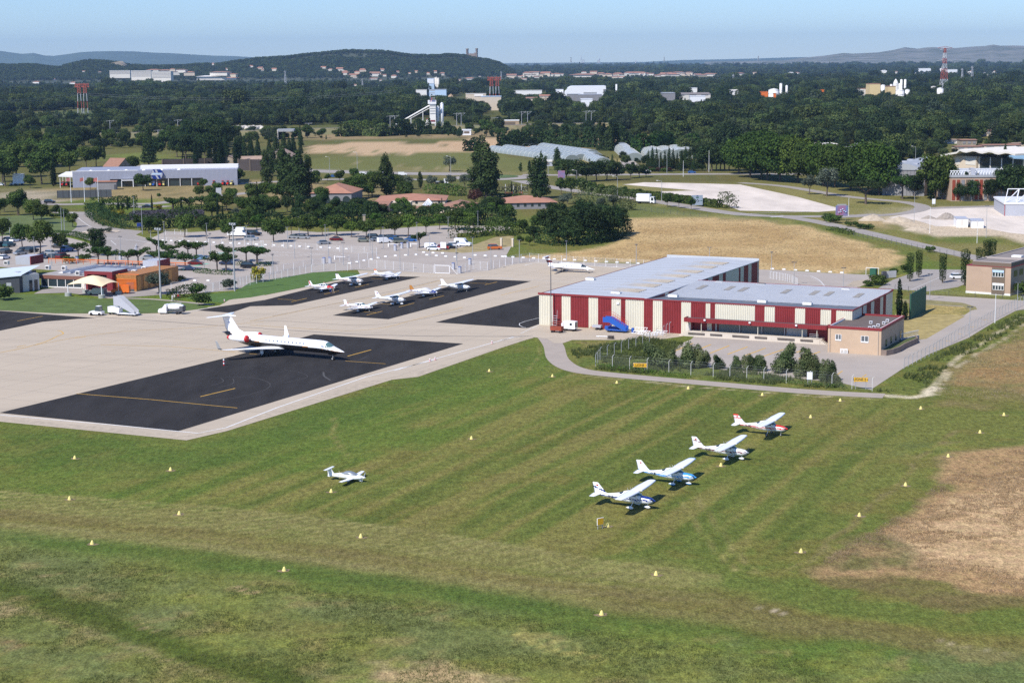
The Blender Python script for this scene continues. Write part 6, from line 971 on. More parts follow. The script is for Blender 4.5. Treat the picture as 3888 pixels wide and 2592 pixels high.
high_wing('white high-wing aeroplane with thin dark red side stripes and white nose',wheelpos(cB(1527,570),hd),hd,'dkred','red','D-EEVJ',tail=lambda x,z:1 if 2.12<z+(x+5)*.2<2.2 else 0,blade=2.2)
high_wing('white high-wing aeroplane with bright red nose and red banded tail, farthest of four',wheelpos(cB(1943,318),hd),hd,'brightred','brightred','D-ECNY',fair_=False,nose='brightred',tail=lambda x,z:1 if z>2.52 or 2.12<z<2.26 else 0,blade=1.45)
def hd2(a,b_,za=1.3,zb=1.12):return heading(G(cA(*a),za),G(cA(*b_),zb))
h1=AZ-R(3)
high_wing('white high-wing aeroplane with dark tail tip on the back apron strip',wheelpos(cA(797,325),h1),h1,'rust','charcoal','F-GDID' if False else 'F-GDI',stripes=1,tail=lambda x,z:2 if z>2.5 else 0)
high_wing('white high-wing aeroplane with grey blue lines and tail badge, middle of front strip',wheelpos(cA(1287,556),h1),h1,'silver','navy',None,stripes=2,tail=lambda x,z:1 if 1.5<z<1.58 else(2 if 2.1<z<2.32 and-4.9<x<-4.6 else 0),blade=.8)
high_wing('plain white high-wing aeroplane at the far right of the front apron strip',wheelpos(cA(2065,402),h1),h1,'silver','navy','F-GJLA' if False else 'F-GJL',fair_=False,stripes=1,strut=False,blade=1.5)
PA=[(-4.7,.03,.98,1.12),(-4.3,.10,.90,1.18),(-3.0,.28,.72,1.30),(-1.9,.45,.60,1.50),(-1.2,.54,.52,1.68),(-.5,.58,.48,1.76),(.2,.58,.48,1.70),(.75,.56,.50,1.38),(1.3,.52,.55,1.30),(1.95,.44,.62,1.20),(2.25,.28,.74,1.08)]
def low_wing(label,loc,rz,A='red',top=None,cover=None,regs=None,tail=None,crank=False,tailmat='red',blade=.9,nosecol=None,B='red',group='parked light aeroplanes',wingcol=None):
 t=thing('low_wing_aeroplane',label,'airplane',loc,rz,group);t.scale=(1.12,)*3;W_=M['planewhite']
 def cf(x,y,z):
  if not cover and .22<x<.78 and z>1.36:return 1
  if not cover and 1.30<z<1.60 and abs(y)>.40 and(-.95<x<-.35 or-.27<x<.25 or-1.55<x<-1.05):return 4
  if nosecol and x>.75 and z>.85:return 3
  if top and z>1.05 and x<-1.3:return 3
  if abs(z-(1.0+max(0,-x-1.5)*.05))<.05:return 2
  if crank and z<.82 and x<.8:return 3 if B=='navy' else 0
  return 0
 body('fuselage',PA,cf,[W_,M['glasst'],M[A],M[nosecol or top or B],M['glass']],t,36,8)
 for s in(-1,1):
  if crank:wing('wing',[(s*.4,.75,1.75,.66),(s*2.6,.75,1.72,.70),(s*4.3,.62,1.1,1.15),(s*4.36,.5,.8,1.17)],[W_],t)
  else:wing('wing',[(s*.4,1.0,1.85,.66),(s*2.0,.75,1.58,.86),(s*5.2,.62,1.12,1.18),(s*5.35,.5,.85,1.20)],[W_],t)
  wing('tailplane',[(s*.08,-3.8,.85,1.05),(s*1.55,-3.85,.76,1.06),(s*1.7,-3.95,.6,1.06)],[W_],t,None,.09)
  lg=MB().tube((-.1,s*1.45,.75),(-.1,s*1.5,.2),.05).build('landing_gear',W_,t);wheel(lg,-.1,s*1.52,.2);fair(lg,-.1,s*1.52,W_,.8)
 lg=MB().tube((1.65,0,.65),(1.75,0,.2),.045).build('landing_gear',W_,t);wheel(lg,1.75,0,.17,.11)
 tc=tail or(lambda x,z:0);vfin('fin',finsub([(1.05,-2.5,1.95),(1.22,-3.3,1.15),(2.10,-3.95,.62),(2.18,-4.02,.5)]),[W_,M[tailmat],M[A]],t,lambda x,y,z:tc(x,z))
 prop(t,2.25,.92,M['white'],.92,blade,black=not cover)
 if cover:
  body('canvas_cover',[(-1.7,.42,1.0,1.52),(-1.1,.58,.80,1.74),(-.4,.66,.78,1.86),(.2,.66,.80,1.78),(.8,.62,.85,1.46),(1.35,.56,.95,1.36)],lambda*a:0,[M['fabricgrey']],t,24,5,2.6)
 if regs:reg(t,regs,-2.5,.96,.37,.30,.10)
 return t
h2=AZ-R(2)
W2=(-.1,-1.52)
low_wing('white low-wing aeroplane with red striped tail, nearest on the front apron strip',wheelpos(cA(880,640),h2,W2),h2,'dkred',regs='F-GOFV' if False else 'F-GOF',tail=lambda x,z:1 if 0<(x+3.5)+(z-1.3)*.55<.32 else 0)
low_wing('low-wing aeroplane with blue nose and brown tail under a grey cover',wheelpos(cA(1775,455),h2,(1.75,0)),h2,'navy',cover=True,nosecol='navy',B='navy',tailmat='gold',tail=lambda x,z:1 if x>-4.35+(z-1.2)*-.2 else 0,blade=.3)
low_wing('white and blue low-wing aeroplane with orange fin tip under a pale cover',wheelpos(cA(1328,252),h2,(1.75,0)),h2,'navy',cover=True,crank=True,B='navy',tailmat='orange',tail=lambda x,z:1 if z>1.9 else 0,blade=.6)
low_wing('red nosed white low-wing aeroplane with open canopy and two people beside it',wheelpos(cA(445,402),h2,W2),h2,'dkred',crank=True,nosecol='red',tailmat='red',tail=lambda x,z:1 if-4.25<x-(z-1.5)*-.5<-4.0 else 0,blade=1.1)
h3=heading(G((1150+900/7.84,1730+640/7.84),.5),G((1150+1790/7.84,1730+590/7.84),.75));h3=AZ+R(4)
t=thing('two_seat_aeroplane','small white T-tail aeroplane with silver canopy alone on the grass','airplane',wheelpos((1150+1345/7.84,1730+790/7.84),h3,(-.2,-.75)),h3);W_=M['planewhite']
body('fuselage',[(-3.6,.03,.55,.72),(-3.2,.10,.48,.84),(-2.0,.26,.40,1.02),(-1.2,.42,.34,1.14),(-.3,.55,.30,1.10),(.6,.54,.30,1.02),(1.1,.46,.36,.98),(1.55,.34,.46,.90),(1.75,.16,.58,.80)],lambda x,y,z:1 if(.045>abs(z-.88+(x+1.3)**2*.25)and-2.2<x<-.6)or(abs(z-.48-(x+.2)**2*.3)<.03 and-.9<x<.5)else 0,[W_,M['grey']],t,30,8)
body('canopy',[(-1.5,.30,.98,1.08),(-.9,.47,.90,1.36),(-.2,.52,.88,1.42),(.4,.48,.90,1.22),(.9,.38,.90,1.00)],lambda*a:0,[mat('silver_canopy',(.30,.33,.35),.25,metal=.3)],t,24,6,2.0)
for s in(-1,1):
 wing('wing',[(s*.4,.55,1.0,.48),(s*2.6,.42,.82,.62),(s*3.4,.32,.62,.68)],[W_],t);lg=MB().tube((-.2,s*.45,.42),(-.2,s*.75,.14),.05).build('landing_gear',W_,t);wheel(lg,-.2,s*.75,.14,.1);fair(lg,-.2,s*.75,W_,.6)
 wing('tailplane',[(0,-3.15,.62,1.56),(s*1.3,-3.25,.48,1.56)],[W_],t,None,.09)
lg=MB().tube((1.25,0,.45),(1.3,0,.14),.04).build('landing_gear',W_,t);wheel(lg,1.3,0,.14,.1);fair(lg,1.3,0,W_,.55)
vfin('fin',[(.40,-2.9,.85),(.85,-2.6,1.1),(1.56,-3.15,.62)],[W_],t);prop(t,1.75,.68,W_,.85,2.3,black=False,sp=.14);MB().tube((-1.8,0,1.0),(-2.0,0,1.35),.01,n=4).build('antenna',M['white'],t)
cJ=lambda x,y:(800+x/3.92,1150+y/3.92);N_=G(cJ(1822,852));Mn=G(cJ(885,812))
hj=AZ-R(3.5);lat=(.3,-2.05);jl=(Mn[0]-(math.cos(hj)*lat[0]-math.sin(hj)*lat[1]),Mn[1]-(math.sin(hj)*lat[0]+math.cos(hj)*lat[1]));WB=(N_[0]-jl[0])*math.cos(hj)+(N_[1]-jl[1])*math.sin(hj);LATN=-(N_[0]-jl[0])*math.sin(hj)+(N_[1]-jl[1])*math.cos(hj)
jet=thing('business_jet','large white business jet with black belly parked on the dark stand','airplane',(N_[0]-math.cos(hj)*14.4*1.08,N_[1]-math.sin(hj)*14.4*1.08,0),hj);jet.scale=(1.08,)*3
def jc(x,y,z):
 zl=np.interp(x,[-9.6,-8.2,-6.5,-4,0,6,11,14,16.2,17],[4.5,3.55,2.95,2.62,2.42,2.38,2.26,2.05,1.72,1.65])
 if z<zl-.06:return 2
 if z<zl-.03:return 3
 if 13.35<x<14.5 and z>2.42+(x-13.35)*.02 and abs(y)>.04 and z<3.25:return 1
 if 12.65<x<13.25 and 2.45<z<2.92 and abs(y)>.6:return 4
 return 0
body('fuselage',[(-10.1,.04,3.35,3.52),(-9.5,.28,3.0,3.72),(-8.2,.58,2.45,3.72),(-6.5,.90,1.85,3.66),(-4.5,1.08,1.42,3.62),(-2.5,1.14,1.26,3.55),(0,1.14,1.22,3.50),(6,1.14,1.20,3.48),(11.6,1.14,1.20,3.46),(12.9,1.10,1.20,3.36),(13.5,1.04,1.20,3.14),(14.5,.88,1.22,2.58),(15.6,.60,1.30,2.18),(16.5,.28,1.44,1.86),(16.9,.04,1.58,1.68)],jc,[M['planewhite'],M['glasst'],M['blackpaint'],M['gold'],M['silver']],jet,48,9,2.0)
wf_=mat('window_blue_grey',(.22,.26,.34),.2)
for s in(-1,1):
 for i in range(11):x=.35+i*.84+(.0 if i<3 else .06);MB().ext([(x-.11,2.66),(x+.11,2.66),(x+.11,2.96),(x-.11,2.96)],min(s*1.02,s*1.125),max(s*1.02,s*1.125)).build('cabin_window',wf_,jet)
 wing('wing',[(s*.6,4.3,5.6,1.42),(s*1.3,3.7,4.9,1.48),(s*4.0,1.4,2.9,1.66),(s*9.4,-2.1,1.25,2.02),(s*9.9,-2.5,1.05,2.08)],[M['planewhite']],jet,None,.11)
 wl=MB().loft([[(x-c*0,s*y-.0,z),(x-c*.5,s*(y+.05),z),(x-c,s*y,z),(x-c*.5,s*(y-.05),z)]for(y,x,c,z)in((9.85,-2.5,1.05,2.06),(10.1,-2.85,.85,2.35),(10.35,-3.45,.45,3.65),(10.36,-3.6,.3,3.72))],0,True,False).build('winglet',M['planewhite']if s>0 else M['grey'],jet)
 nb=MB().lathe([(.30,-2.6),(.42,-2.2),(.60,-1.2),(.68,.4),(.66,1.2),(.60,1.55)],22).xf(Matrix.Translation((-4.9,s*1.98,2.95))@Matrix.Rotation(math.pi/2,4,'Y')).build('engine_nacelle',M['planewhite'],jet)
 MB().lathe([(.63,1.40),(.66,1.56),(.60,1.74),(.35,1.90),(.02,1.96)],20).xf(Matrix.Translation((-4.9,s*1.98,2.95))@Matrix.Rotation(math.pi/2,4,'Y')).build('intake_cover',M['red'],nb);MB().lathe([(.02,-2.85),(.28,-2.82),(.42,-2.5),(.44,-2.3)],18).xf(Matrix.Translation((-4.9,s*1.98,2.95))@Matrix.Rotation(math.pi/2,4,'Y')).build('exhaust_cover',M['red'],nb)
 MB().box(-6.3,-3.9,min(s*.8,s*1.5),max(s*.8,s*1.5),2.9,3.05).build('engine_pylon',M['planewhite'],jet)
 wing('tailplane',[(0,-8.5,2.0,6.62),(s*3.6,-10.3,1.05,6.62),(s*3.75,-10.45,.8,6.62)],[mat('tail_blue_grey',(.20,.26,.38),.35)]if False else[M['planewhite']],jet,None,.10)
 lg=MB().tube((.5,s*1.9,1.5),(.3,s*2.05,.4),.13,.10).build('landing_gear',M['grey'],jet);wheel(lg,.3,s*1.85,.42,.26);wheel(lg,.3,s*2.25,.42,.26);MB().box(.0,.7,min(s*2.42,s*2.46),max(s*2.42,s*2.46),.55,1.5).build('gear_door',M['planewhite'],lg)
vfin('fin',[(3.35,-2.8,6.2),(3.75,-5.3,4.1),(4.3,-6.6,3.1),(6.62,-8.3,2.1),(6.68,-8.4,2.0)],[M['planewhite']],jet,None,.045)
MB().lathe([(.02,-.5),(.16,-.3),(.20,.3),(.15,1.6),(.02,2.0)],12).xf(Matrix.Translation((-9.2,0,6.66))@Matrix.Rotation(math.pi/2,4,'Y')).build('tail_bullet',M['planewhite'],jet);MB().tube((-9.9,0,3.5),(-10.45,0,3.5),.11,.07).build('tail_cone_tip',M['silver'],jet)
lg=MB().tube((14.3,0,1.3),(14.4,0,.3),.10,.07).build('landing_gear',M['white'],jet);wheel(lg,14.4,-.18,.3,.18);wheel(lg,14.4,.18,.3,.18);MB().box(13.6,14.9,-.35,.35,.98,1.25).build('gear_door',M['blackpaint'],lg)
d_=MB();[d_.tube(a,b_,.018,n=4)for a,b_ in(((2.75,-1.13,2.1),(2.75,-1.08,3.08)),((3.35,-1.13,2.1),(3.35,-1.08,3.08)),((2.75,-1.08,3.08),(3.35,-1.08,3.08)),((2.75,-1.15,2.1),(3.35,-1.15,2.1)))];d_.build('door_outline',M['silver'],jet)
MB().box(-8.9,-8.6,-.12,.12,5.35,5.48).build('flag_badge',M['navy'],jet)
cP=lambda x,y:(2000+x/7.84,960+y/7.84);hp=AZ+R(4);n0=G(cP(1770,590));pl_=wheelpos(cP(1770,590),hp,(5.9,0))
pt=thing('pusher_turboprop','sleek white twin pusher aeroplane with dark red tail beyond the apron','airplane',pl_,hp)
body('fuselage',[(-5.2,.03,1.5,1.7),(-4.6,.3,1.15,1.9),(-3,.62,.85,2.15),(-1,.92,.68,2.45),(1.5,.98,.62,2.5),(3.6,.94,.62,2.42),(5.0,.82,.65,2.15),(6.0,.66,.68,1.72),(7.0,.42,.75,1.35),(8.0,.16,.86,1.08),(8.4,.03,.94,1.0)],lambda x,y,z:1 if(4.75<x<5.95 and z>1.58+(x-4.75)*-.05 and z>1.5)else(2 if abs(z-.82-max(0,-x)*.1)<.05 and x<5.5 else 0),[M['planewhite'],M['glass'],M['dkred']],pt,36,9,2.0)
for s in(-1,1):
 for i in range(6):x=-.2+i*.72;MB().box(x-.14,x+.14,min(s*.88,s*.985),max(s*.88,s*.985),1.68,1.98).build('cabin_window',wf_,pt)
 wing('wing',[(s*.5,-.8,1.8,1.55),(s*2.6,-1.0,1.3,1.60),(s*6.9,-1.35,.62,1.78),(s*7.0,-1.4,.5,1.79)],[M['planewhite']],pt,None,.12);nb=MB().lathe([(.22,-1.3),(.34,-.8),(.40,.6),(.34,1.5),(.18,1.9)],16).xf(Matrix.Translation((-1.6,s*2.3,1.75))@Matrix.Rotation(math.pi/2,4,'Y')).build('engine_nacelle',M['planewhite'],pt)
 prop(pt,-2.9,1.75,M['grey'],1.05,.4*s+.5,5,s*2.3,d=-1);wing('foreplane',[(s*.3,7.0,.75,.95),(s*1.65,6.95,.5,.92)],[M['planewhite']],pt,None,.1)
 wing('tailplane',[(0,-5.1,1.1,4.05),(s*2.1,-5.5,.7,4.03)],[M['planewhite']],pt,None,.1);lg=MB().tube((-.9,s*1.0,.9),(-.9,s*1.25,.3),.09).build('landing_gear',M['grey'],pt);wheel(lg,-.9,s*1.3,.3,.2)
vfin('fin',finsub([(1.75,-2.6,2.6),(2.2,-3.6,1.8),(4.05,-5.0,1.15)]),[M['planewhite'],M['dkred'],M['lilac']],pt,lambda x,y,z:1 if 2.5<z<3.1 or 3.5<z<3.95 else 0);lg=MB().tube((5.9,0,.75),(5.9,0,.2),.06).build('landing_gear',M['grey'],pt);wheel(lg,5.9,0,.22,.14)
MB().box(-3.5,-2.4,-.03,.03,.95,1.25).build('ventral_fin',M['planewhite'],pt)
def person(label,loc,rz,top,trousers,hair,walk=.25,bend=0.0,arm=.3,hat=False,h=1.75):
 """one continuous skinned body; clothing by face height"""
 k=h/1.75;J={};b=bend
 P={'pel':(0,0,.95),'chest':(.22*b,0,1.32-.12*b),'neck':(.36*b,0,1.50-.22*b),'head':(.44*b+.02,0,1.64-.24*b),'htop':(.47*b+.02,0,1.73-.26*b)}
 E=[('pel','chest'),('chest','neck'),('neck','head'),('head','htop')];Rr={'pel':.155,'chest':.165,'neck':.058,'head':.10,'htop':.075}
 for s,n in((1,'l'),(-1,'r')):
  w=walk*s;P['hip'+n]=(0,s*.10,.88);P['kn'+n]=(w*.55+.04,s*.10,.49);P['an'+n]=(w,s*.10,.10);P['ft'+n]=(w+.17,s*.11,.05);P['hl'+n]=(w-.04,s*.10,.05)
  sh=P['chest'];P['sh'+n]=(sh[0],s*.19,sh[2]+.10);P['el'+n]=(sh[0]-w*.5+arm*.3,s*.25,sh[2]-.16);P['wr'+n]=(sh[0]-w*.8+arm,s*.24,sh[2]-.36+arm*.3);P['pa'+n]=(sh[0]-w*.8+arm+.04,s*.24,sh[2]-.45+arm*.3)
  P['f1'+n]=(P['pa'+n][0]+.03,s*.25,P['pa'+n][2]-.07);P['f2'+n]=(P['pa'+n][0]+.01,s*.235,P['pa'+n][2]-.08);P['th'+n]=(P['pa'+n][0]+.06,s*.22,P['pa'+n][2]+.0)
  E+=[('pel','hip'+n),('hip'+n,'kn'+n),('kn'+n,'an'+n),('an'+n,'ft'+n),('an'+n,'hl'+n),('chest','sh'+n),('sh'+n,'el'+n),('el'+n,'wr'+n),('wr'+n,'pa'+n),('pa'+n,'f1'+n),('pa'+n,'f2'+n),('pa'+n,'th'+n)]
  Rr.update({'hip'+n:.105,'kn'+n:.065,'an'+n:.045,'ft'+n:.04,'hl'+n:.035,'sh'+n:.065,'el'+n:.045,'wr'+n:.030,'pa'+n:.032,'f1'+n:.011,'f2'+n:.011,'th'+n:.012})
 ks=list(P);me=bpy.data.meshes.new('person');me.from_pydata([tuple(c*k for c in P[q])for q in ks],[(ks.index(a),ks.index(b_))for a,b_ in E],[]);o=bpy.data.objects.new('person',me);COL.objects.link(o)
 sk=o.modifiers.new('s','SKIN');sk.use_smooth_shade=True
 for i,q in enumerate(ks):me.skin_vertices[0].data[i].radius=(Rr[q]*k,)*2;me.skin_vertices[0].data[i].use_root=q=='pel'
 o.modifiers.new('u','SUBSURF').levels=1;dg=bpy.context.evaluated_depsgraph_get();nm=bpy.data.meshes.new_from_object(o.evaluated_get(dg));bpy.data.objects.remove(o)
 nm.materials.clear();[nm.materials.append(m)for m in(M['skin'],top,trousers,M['black'])]
 wa=.98*k
 for p in nm.polygons:
  c=p.center;ar=abs(c.y)>.20*k
  p.material_index=3 if c.z<.09*k else(2 if c.z<wa and not(ar and c.z>.7*k)else(1 if c.z<P['neck'][2]*k-.0 and not(ar and c.z<(P['el'+'l'][2])*k+.03)else 0))
 o=bpy.data.objects.new('person',nm);COL.objects.link(o);o.location=loc;o.rotation_euler=(0,0,rz);tag(o,label,'person','people on the airfield')
 hx_=P['head'];MB().lathe([(.02,.125),(.075,.10),(.108,.03),(.105,-.03)],12,(hx_[0]*k-.015,0,hx_[2]*k+.03)).build('hair',hair,o);nf=MB();nf.box(hx_[0]*k+.095,hx_[0]*k+.125,-.012,.012,hx_[2]*k-.01,hx_[2]*k+.03);nf.build('nose',M['skin'],o);ef=MB();[ef.box(hx_[0]*k+.085,hx_[0]*k+.105,s*.035-.012,s*.035+.012,hx_[2]*k+.03,hx_[2]*k+.045)for s in(-1,1)];ef.build('eyes',M['black'],o)
 return o
HB=mat('brown_hair',(.04,.025,.015),.7);cT=lambda x,y:(300+x/5.6,1100+y/5.6)
person('person in white clothes walking on the path by the clipped hedge',G(cT(1985,250)),R(15),M['whitecon'],M['whitecon'],HB,.2,h=1.8);person('person in white shirt and dark trousers, middle of the walkers by the hedge',G(cT(2030,238)),R(10),M['whitecon'],M['dgrey'],HB,.28,h=1.8);person('person in red top, farthest of the walkers by the hedge',G(cT(2112,225)),R(0),M['red'],M['dgrey'],HB,.35,arm=.35)
khaki=mat('khaki_cloth',(.33,.30,.22),.8)
person('person in pale shirt and shorts standing beside the red nosed aeroplane',G(cA(588,420)),R(150),khaki,M['tan'],HB,.12,.15,.25);person('person bending over the wheel of the red nosed aeroplane',G(cA(550,415)),R(130),M['lilac'],M['navy'],HB,.15,.9,.4)
o=person('person climbing on the wing of the red nosed aeroplane',G(cA(470,385)),R(60),khaki,khaki,HB,.2,.8,.35);o.location.z=.72
def paint(m,c):return mat('car_paint_'+m,c,.28,spec=.5)
PC=dict(black=paint('black',(.015,.015,.018)),dark=paint('dark_grey',(.05,.052,.055)),silver=M['silver'],white=M['white'],navy=M['dkblue'],blue=paint('blue',(.03,.12,.35)),lightblue=paint('light_blue',(.16,.28,.42)),red=paint('red',(.38,.02,.02)),maroon=M['dkred'],teal=M['teal'],greygreen=paint('grey_green',(.16,.17,.14)),orange=paint('burnt_orange',(.48,.12,.02)))
def wheels(t,xs,y,r,w=.2,n='wheel'):
 for x in xs:
  for s in(-1,1):MB().lathe([(r*.6,-w/2),(r,-w/2*.8),(r,w/2*.8),(r*.6,w/2)],12).xf(Matrix.Translation((x,s*y,r))@Matrix.Rotation(math.pi/2,4,'X')).build(n,M['black'],t)
def carbody(t,L_,w,prof,cab,m,nm='body'):
 """prof: closed xz outline of body, cab: (x0,x1,x2,x3,z0,z1) greenhouse"""
 mb=MB();q=[(x,w/2 if .12<z<9 else w/2,z)for x,z in prof];mb.loft([[(x,-w/2+.0,z)for x,z in prof],[(x,w/2,z)for x,z in prof]],0,True,False);o=mb.build(nm,m,t)
 bv=o.modifiers.new('b','BEVEL');bv.width=.10;bv.segments=2;x0,x1,x2,x3,z0,z1=cab;i=.14
 MB().loft([[(x0,-w/2+.04,z0),(x3,-w/2+.04,z0),(x3,w/2-.04,z0),(x0,w/2-.04,z0)],[(x1,-w/2+i,z1),(x2,-w/2+i,z1),(x2,w/2-i,z1),(x1,w/2-i,z1)]],0,True,False).build('cabin_glass',M['glass'],t)
 MB().loft([[(x1,-w/2+i,z1),(x2,-w/2+i,z1),(x2,w/2-i,z1),(x1,w/2-i,z1)],[(x1+.08,-w/2+i+.05,z1+.05),(x2-.08,-w/2+i+.05,z1+.05),(x2-.08,w/2-i-.05,z1+.05),(x1+.08,w/2-i-.05,z1+.05)]],0,True,False).build('roof',m,t)
def car(kind,colr,p,rz,label,group='parked cars'):
 m=PC[colr];t=thing('parked_car' if kind!='van' else 'parked_van',label,'car' if kind!='van' else 'van',G(p),rz,group)
 if kind=='hatch':L_,w,h=3.9,1.66,1.45;P_=[(-1.9,.25),(1.9,.25),(1.95,.55),(1.85,.78),(.95,.92),(-1.75,.95),(-1.93,.7)];cab=(-1.75,-1.45,.35,1.0,.92,1.4)
 elif kind=='suv':L_,w=4.6,1.85;P_=[(-2.3,.35),(2.25,.35),(2.3,.8),(2.1,1.05),(1.1,1.12),(-2.25,1.12),(-2.32,.8)];cab=(-2.2,-2.0,.6,1.15,1.1,1.72)
 elif kind=='van':L_,w=4.6,1.8;P_=[(-2.3,.3),(2.2,.3),(2.25,.7),(2.0,1.0),(1.2,1.15),(.6,1.75),(-2.25,1.78)];cab=(.2,.3,.75,1.3,1.12,1.72)
 else:L_,w=4.4,1.72;P_=[(-2.2,.25),(2.15,.25),(2.2,.55),(2.05,.78),(.95,.90),(-1.35,.95),(-2.15,.88),(-2.25,.6)];cab=(-1.7,-1.0,.3,1.05,.9,1.38)
 carbody(t,L_,w,P_,cab,m);wheels(t,(-1.35,1.3),w/2-.08,.31)
 for s in(-1,1):MB().box(P_[2][0]-.04,P_[2][0]+.04,s*.62-.16,s*.62+.16,.58,.72).build('headlight',M['whitecon'],t)
 return t
def cars(f,lst,where):
 for i,(x,y,k,c,a)in enumerate(lst):car(k,c,f(x,y),AZ+R(a),f'{c.replace("greygreen", "grey-green").replace("lightblue", "light blue")} {dict(hatch="hatchback", sedan="saloon", suv="off-road", van="van")[k]} car {where}, {ordn(i)} from the left')
cars(C5,[(15,440,'suv','dark',95),(40,550,'hatch','white',95),(55,500,'suv','dark',100),(85,440,'suv','teal',95),(185,510,'sedan','silver',80),(215,480,'sedan','dark',85),(285,490,'suv','dark',90),(380,545,'hatch','navy',0),(455,510,'hatch','silver',0),(480,545,'hatch','dark',0),(525,450,'sedan','dark',0),(560,545,'suv','maroon',90),(605,480,'suv','blue',90),(75,390,'hatch','silver',90),(135,395,'hatch','white',90)],'parked in the left car park')
cars(C5,[(1330,555,'sedan','silver',15),(1590,650,'sedan','teal',15),(1680,650,'sedan','navy',10),(1750,600,'sedan','maroon',15),(1790,555,'sedan','lightblue',25),(2030,600,'sedan','navy',15),(2225,630,'suv','black',20),(2245,385,'suv','silver',20),(2275,340,'suv','black',15)],'in the mulberry tree car park')
cars(C6,[(30,340,'suv','black',15),(395,365,'sedan','silver',15),(472,368,'sedan','silver',15),(660,418,'sedan','silver',60),(772,385,'sedan','maroon',20),(1015,397,'hatch','greygreen',20),(1108,370,'suv','black',15),(1130,390,'hatch','silver',60),(1190,372,'hatch','navy',15),(1200,405,'van','white',50),(1260,375,'hatch','dark',15),(1300,382,'sedan','blue',15),(1340,408,'suv','greygreen',40),(1435,392,'sedan','blue',15)],'under the trees of the main car park')
cars(C6,[(1625,455,'van','white',15),(1640,472,'hatch','white',15),(1720,460,'hatch','red',20),(1785,455,'sedan','black',15),(1815,440,'hatch','white',25),(2185,465,'suv','orange',25)],'on the verge by the car park exit')
for f,x,y,k,c,lab in((C8,1760,725,'hatch','white','white hatchback in the office car park by the orange canopy'),(C1,445,1465,'suv','black','black off-road car driving past the flagpoles'),(C5,1320,92,'sedan','black','black car on the access road by the slim cypress'),(C2,1010,1215,'van','white','small white van on the main road left of the lorry'),(C2,1362,1215,'van','white','small white van on the main road right of the lorry'),(C2,745,1230,'sedan','blue','blue car on the dual carriageway'),(C3,1710,1195,'hatch','blue','blue hatchback on the main road by the windbreak'),(C3,1305,1190,'van','white','white van on the main road by the pink oleanders'),(C1,10,1305,'hatch','white','white car at the left edge near the grove'),(C1,130,1300,'sedan','silver','silver car beside the white box at the grove'),(C5,868,868,'van','silver','silver people carrier under the cream sail canopy')):
 car(k,c,f(x,y),R(5)if 'silver people' not in lab else R(165),lab,None)
C1(0,0)
def cartruck(nm,label,cat,p,rz,boxL,boxH,boxm,w=2.3,cabh=2.3,cabm='white',z0=.95,cabL=1.9,tip=None):
 t=thing(nm,label,cat,G(p),rz);x0=-boxL/2;MB().box(x0,x0+boxL,-w/2,w/2,z0,z0+boxH).build('cargo_box',M[boxm],t);xc=x0+boxL+.15
 o=MB().ext([(xc,.45),(xc+cabL,.45),(xc+cabL,1.3),(xc+cabL*.8,cabh),(xc,cabh)],-w/2+.05,w/2-.05).build('cab',M[cabm],t);MB().ext([(xc+cabL*.99+.02,1.32),(xc+cabL*.8+.03,cabh-.1),(xc+cabL*.8-.02,cabh-.1),(xc+cabL*.99-.03,1.32)],-w/2+.15,w/2-.15).build('windscreen',M['glass'],o);MB().box(xc+cabL*.25,xc+cabL*.75,-w/2+.02,w/2-.02,1.35,cabh-.25).build('side_window',M['glass'],o)
 MB().box(x0+.1,xc+.2,-.45,.45,.5,z0).build('chassis',M['dgrey'],t);wheels(t,(x0+.9,x0+boxL-1.2 if boxL>8 else x0+.95,xc+cabL*.45),w/2-.18,.45,.3);return t
cartruck('box_truck','white box lorry on the country road by the clipped hedge','truck',C3(1280,1465),R(-22),5.6,3.0,'white',2.5,2.8);cartruck('lorry','tall white lorry on the roundabout approach behind the poplar','truck',C2(1160,1262),R(200),7,3.2,'white',2.5,3.3);cartruck('flatbed_truck','small white flatbed truck at the roundabout','truck',C2(1690,1290),R(10),4.2,.35,'grey',2.2,2.4)
t=thing('fuel_truck','white tanker van with orange bumper on the apron edge','truck',G(C5(1535,1038)),AZ+math.pi+R(12));o=carbody(t,6,2.0,[(.9,.35),(2.95,.35),(3.0,.8),(2.75,1.25),(1.95,1.45),(1.35,2.2),(.9,2.25)],(1.0,1.1,1.5,2.1,1.42,2.22),M['white']);MB().lathe([(.2,-1.9),(.62,-1.75),(.68,0),(.62,1.75),(.2,1.9)],18).xf(Matrix.Translation((-1.1,0,1.65))@Matrix.Rotation(math.pi/2,4,'Y')).build('tank',M['white'],t);wheels(t,(-1.7,2.2),.88,.36);MB().box(-3.1,.9,-.5,.5,.55,.85).build('chassis',M['dgrey'],t);MB().box(-3.1,-2.3,-.9,.9,.75,1.9).build('pump_cabinet',M['dgrey'],t);MB().box(2.96,3.06,-.8,.8,.35,.6).build('bumper',M['orange'],t)
s=MB();[s.tube(a,b_,.03)for a,b_ in(((-2.4,.3,2.45),(.3,.3,2.45)),((-2.4,-.3,2.45),(.3,-.3,2.45)),((-2.4,-.3,2.45),(-2.4,.3,2.45)),((.3,-.3,2.45),(.3,.3,2.45)),((.3,.3,2.2),(.3,.3,2.45)),((-2.4,.3,2.2),(-2.4,.3,2.45)))];s.build('tank_rail',M['white'],t)
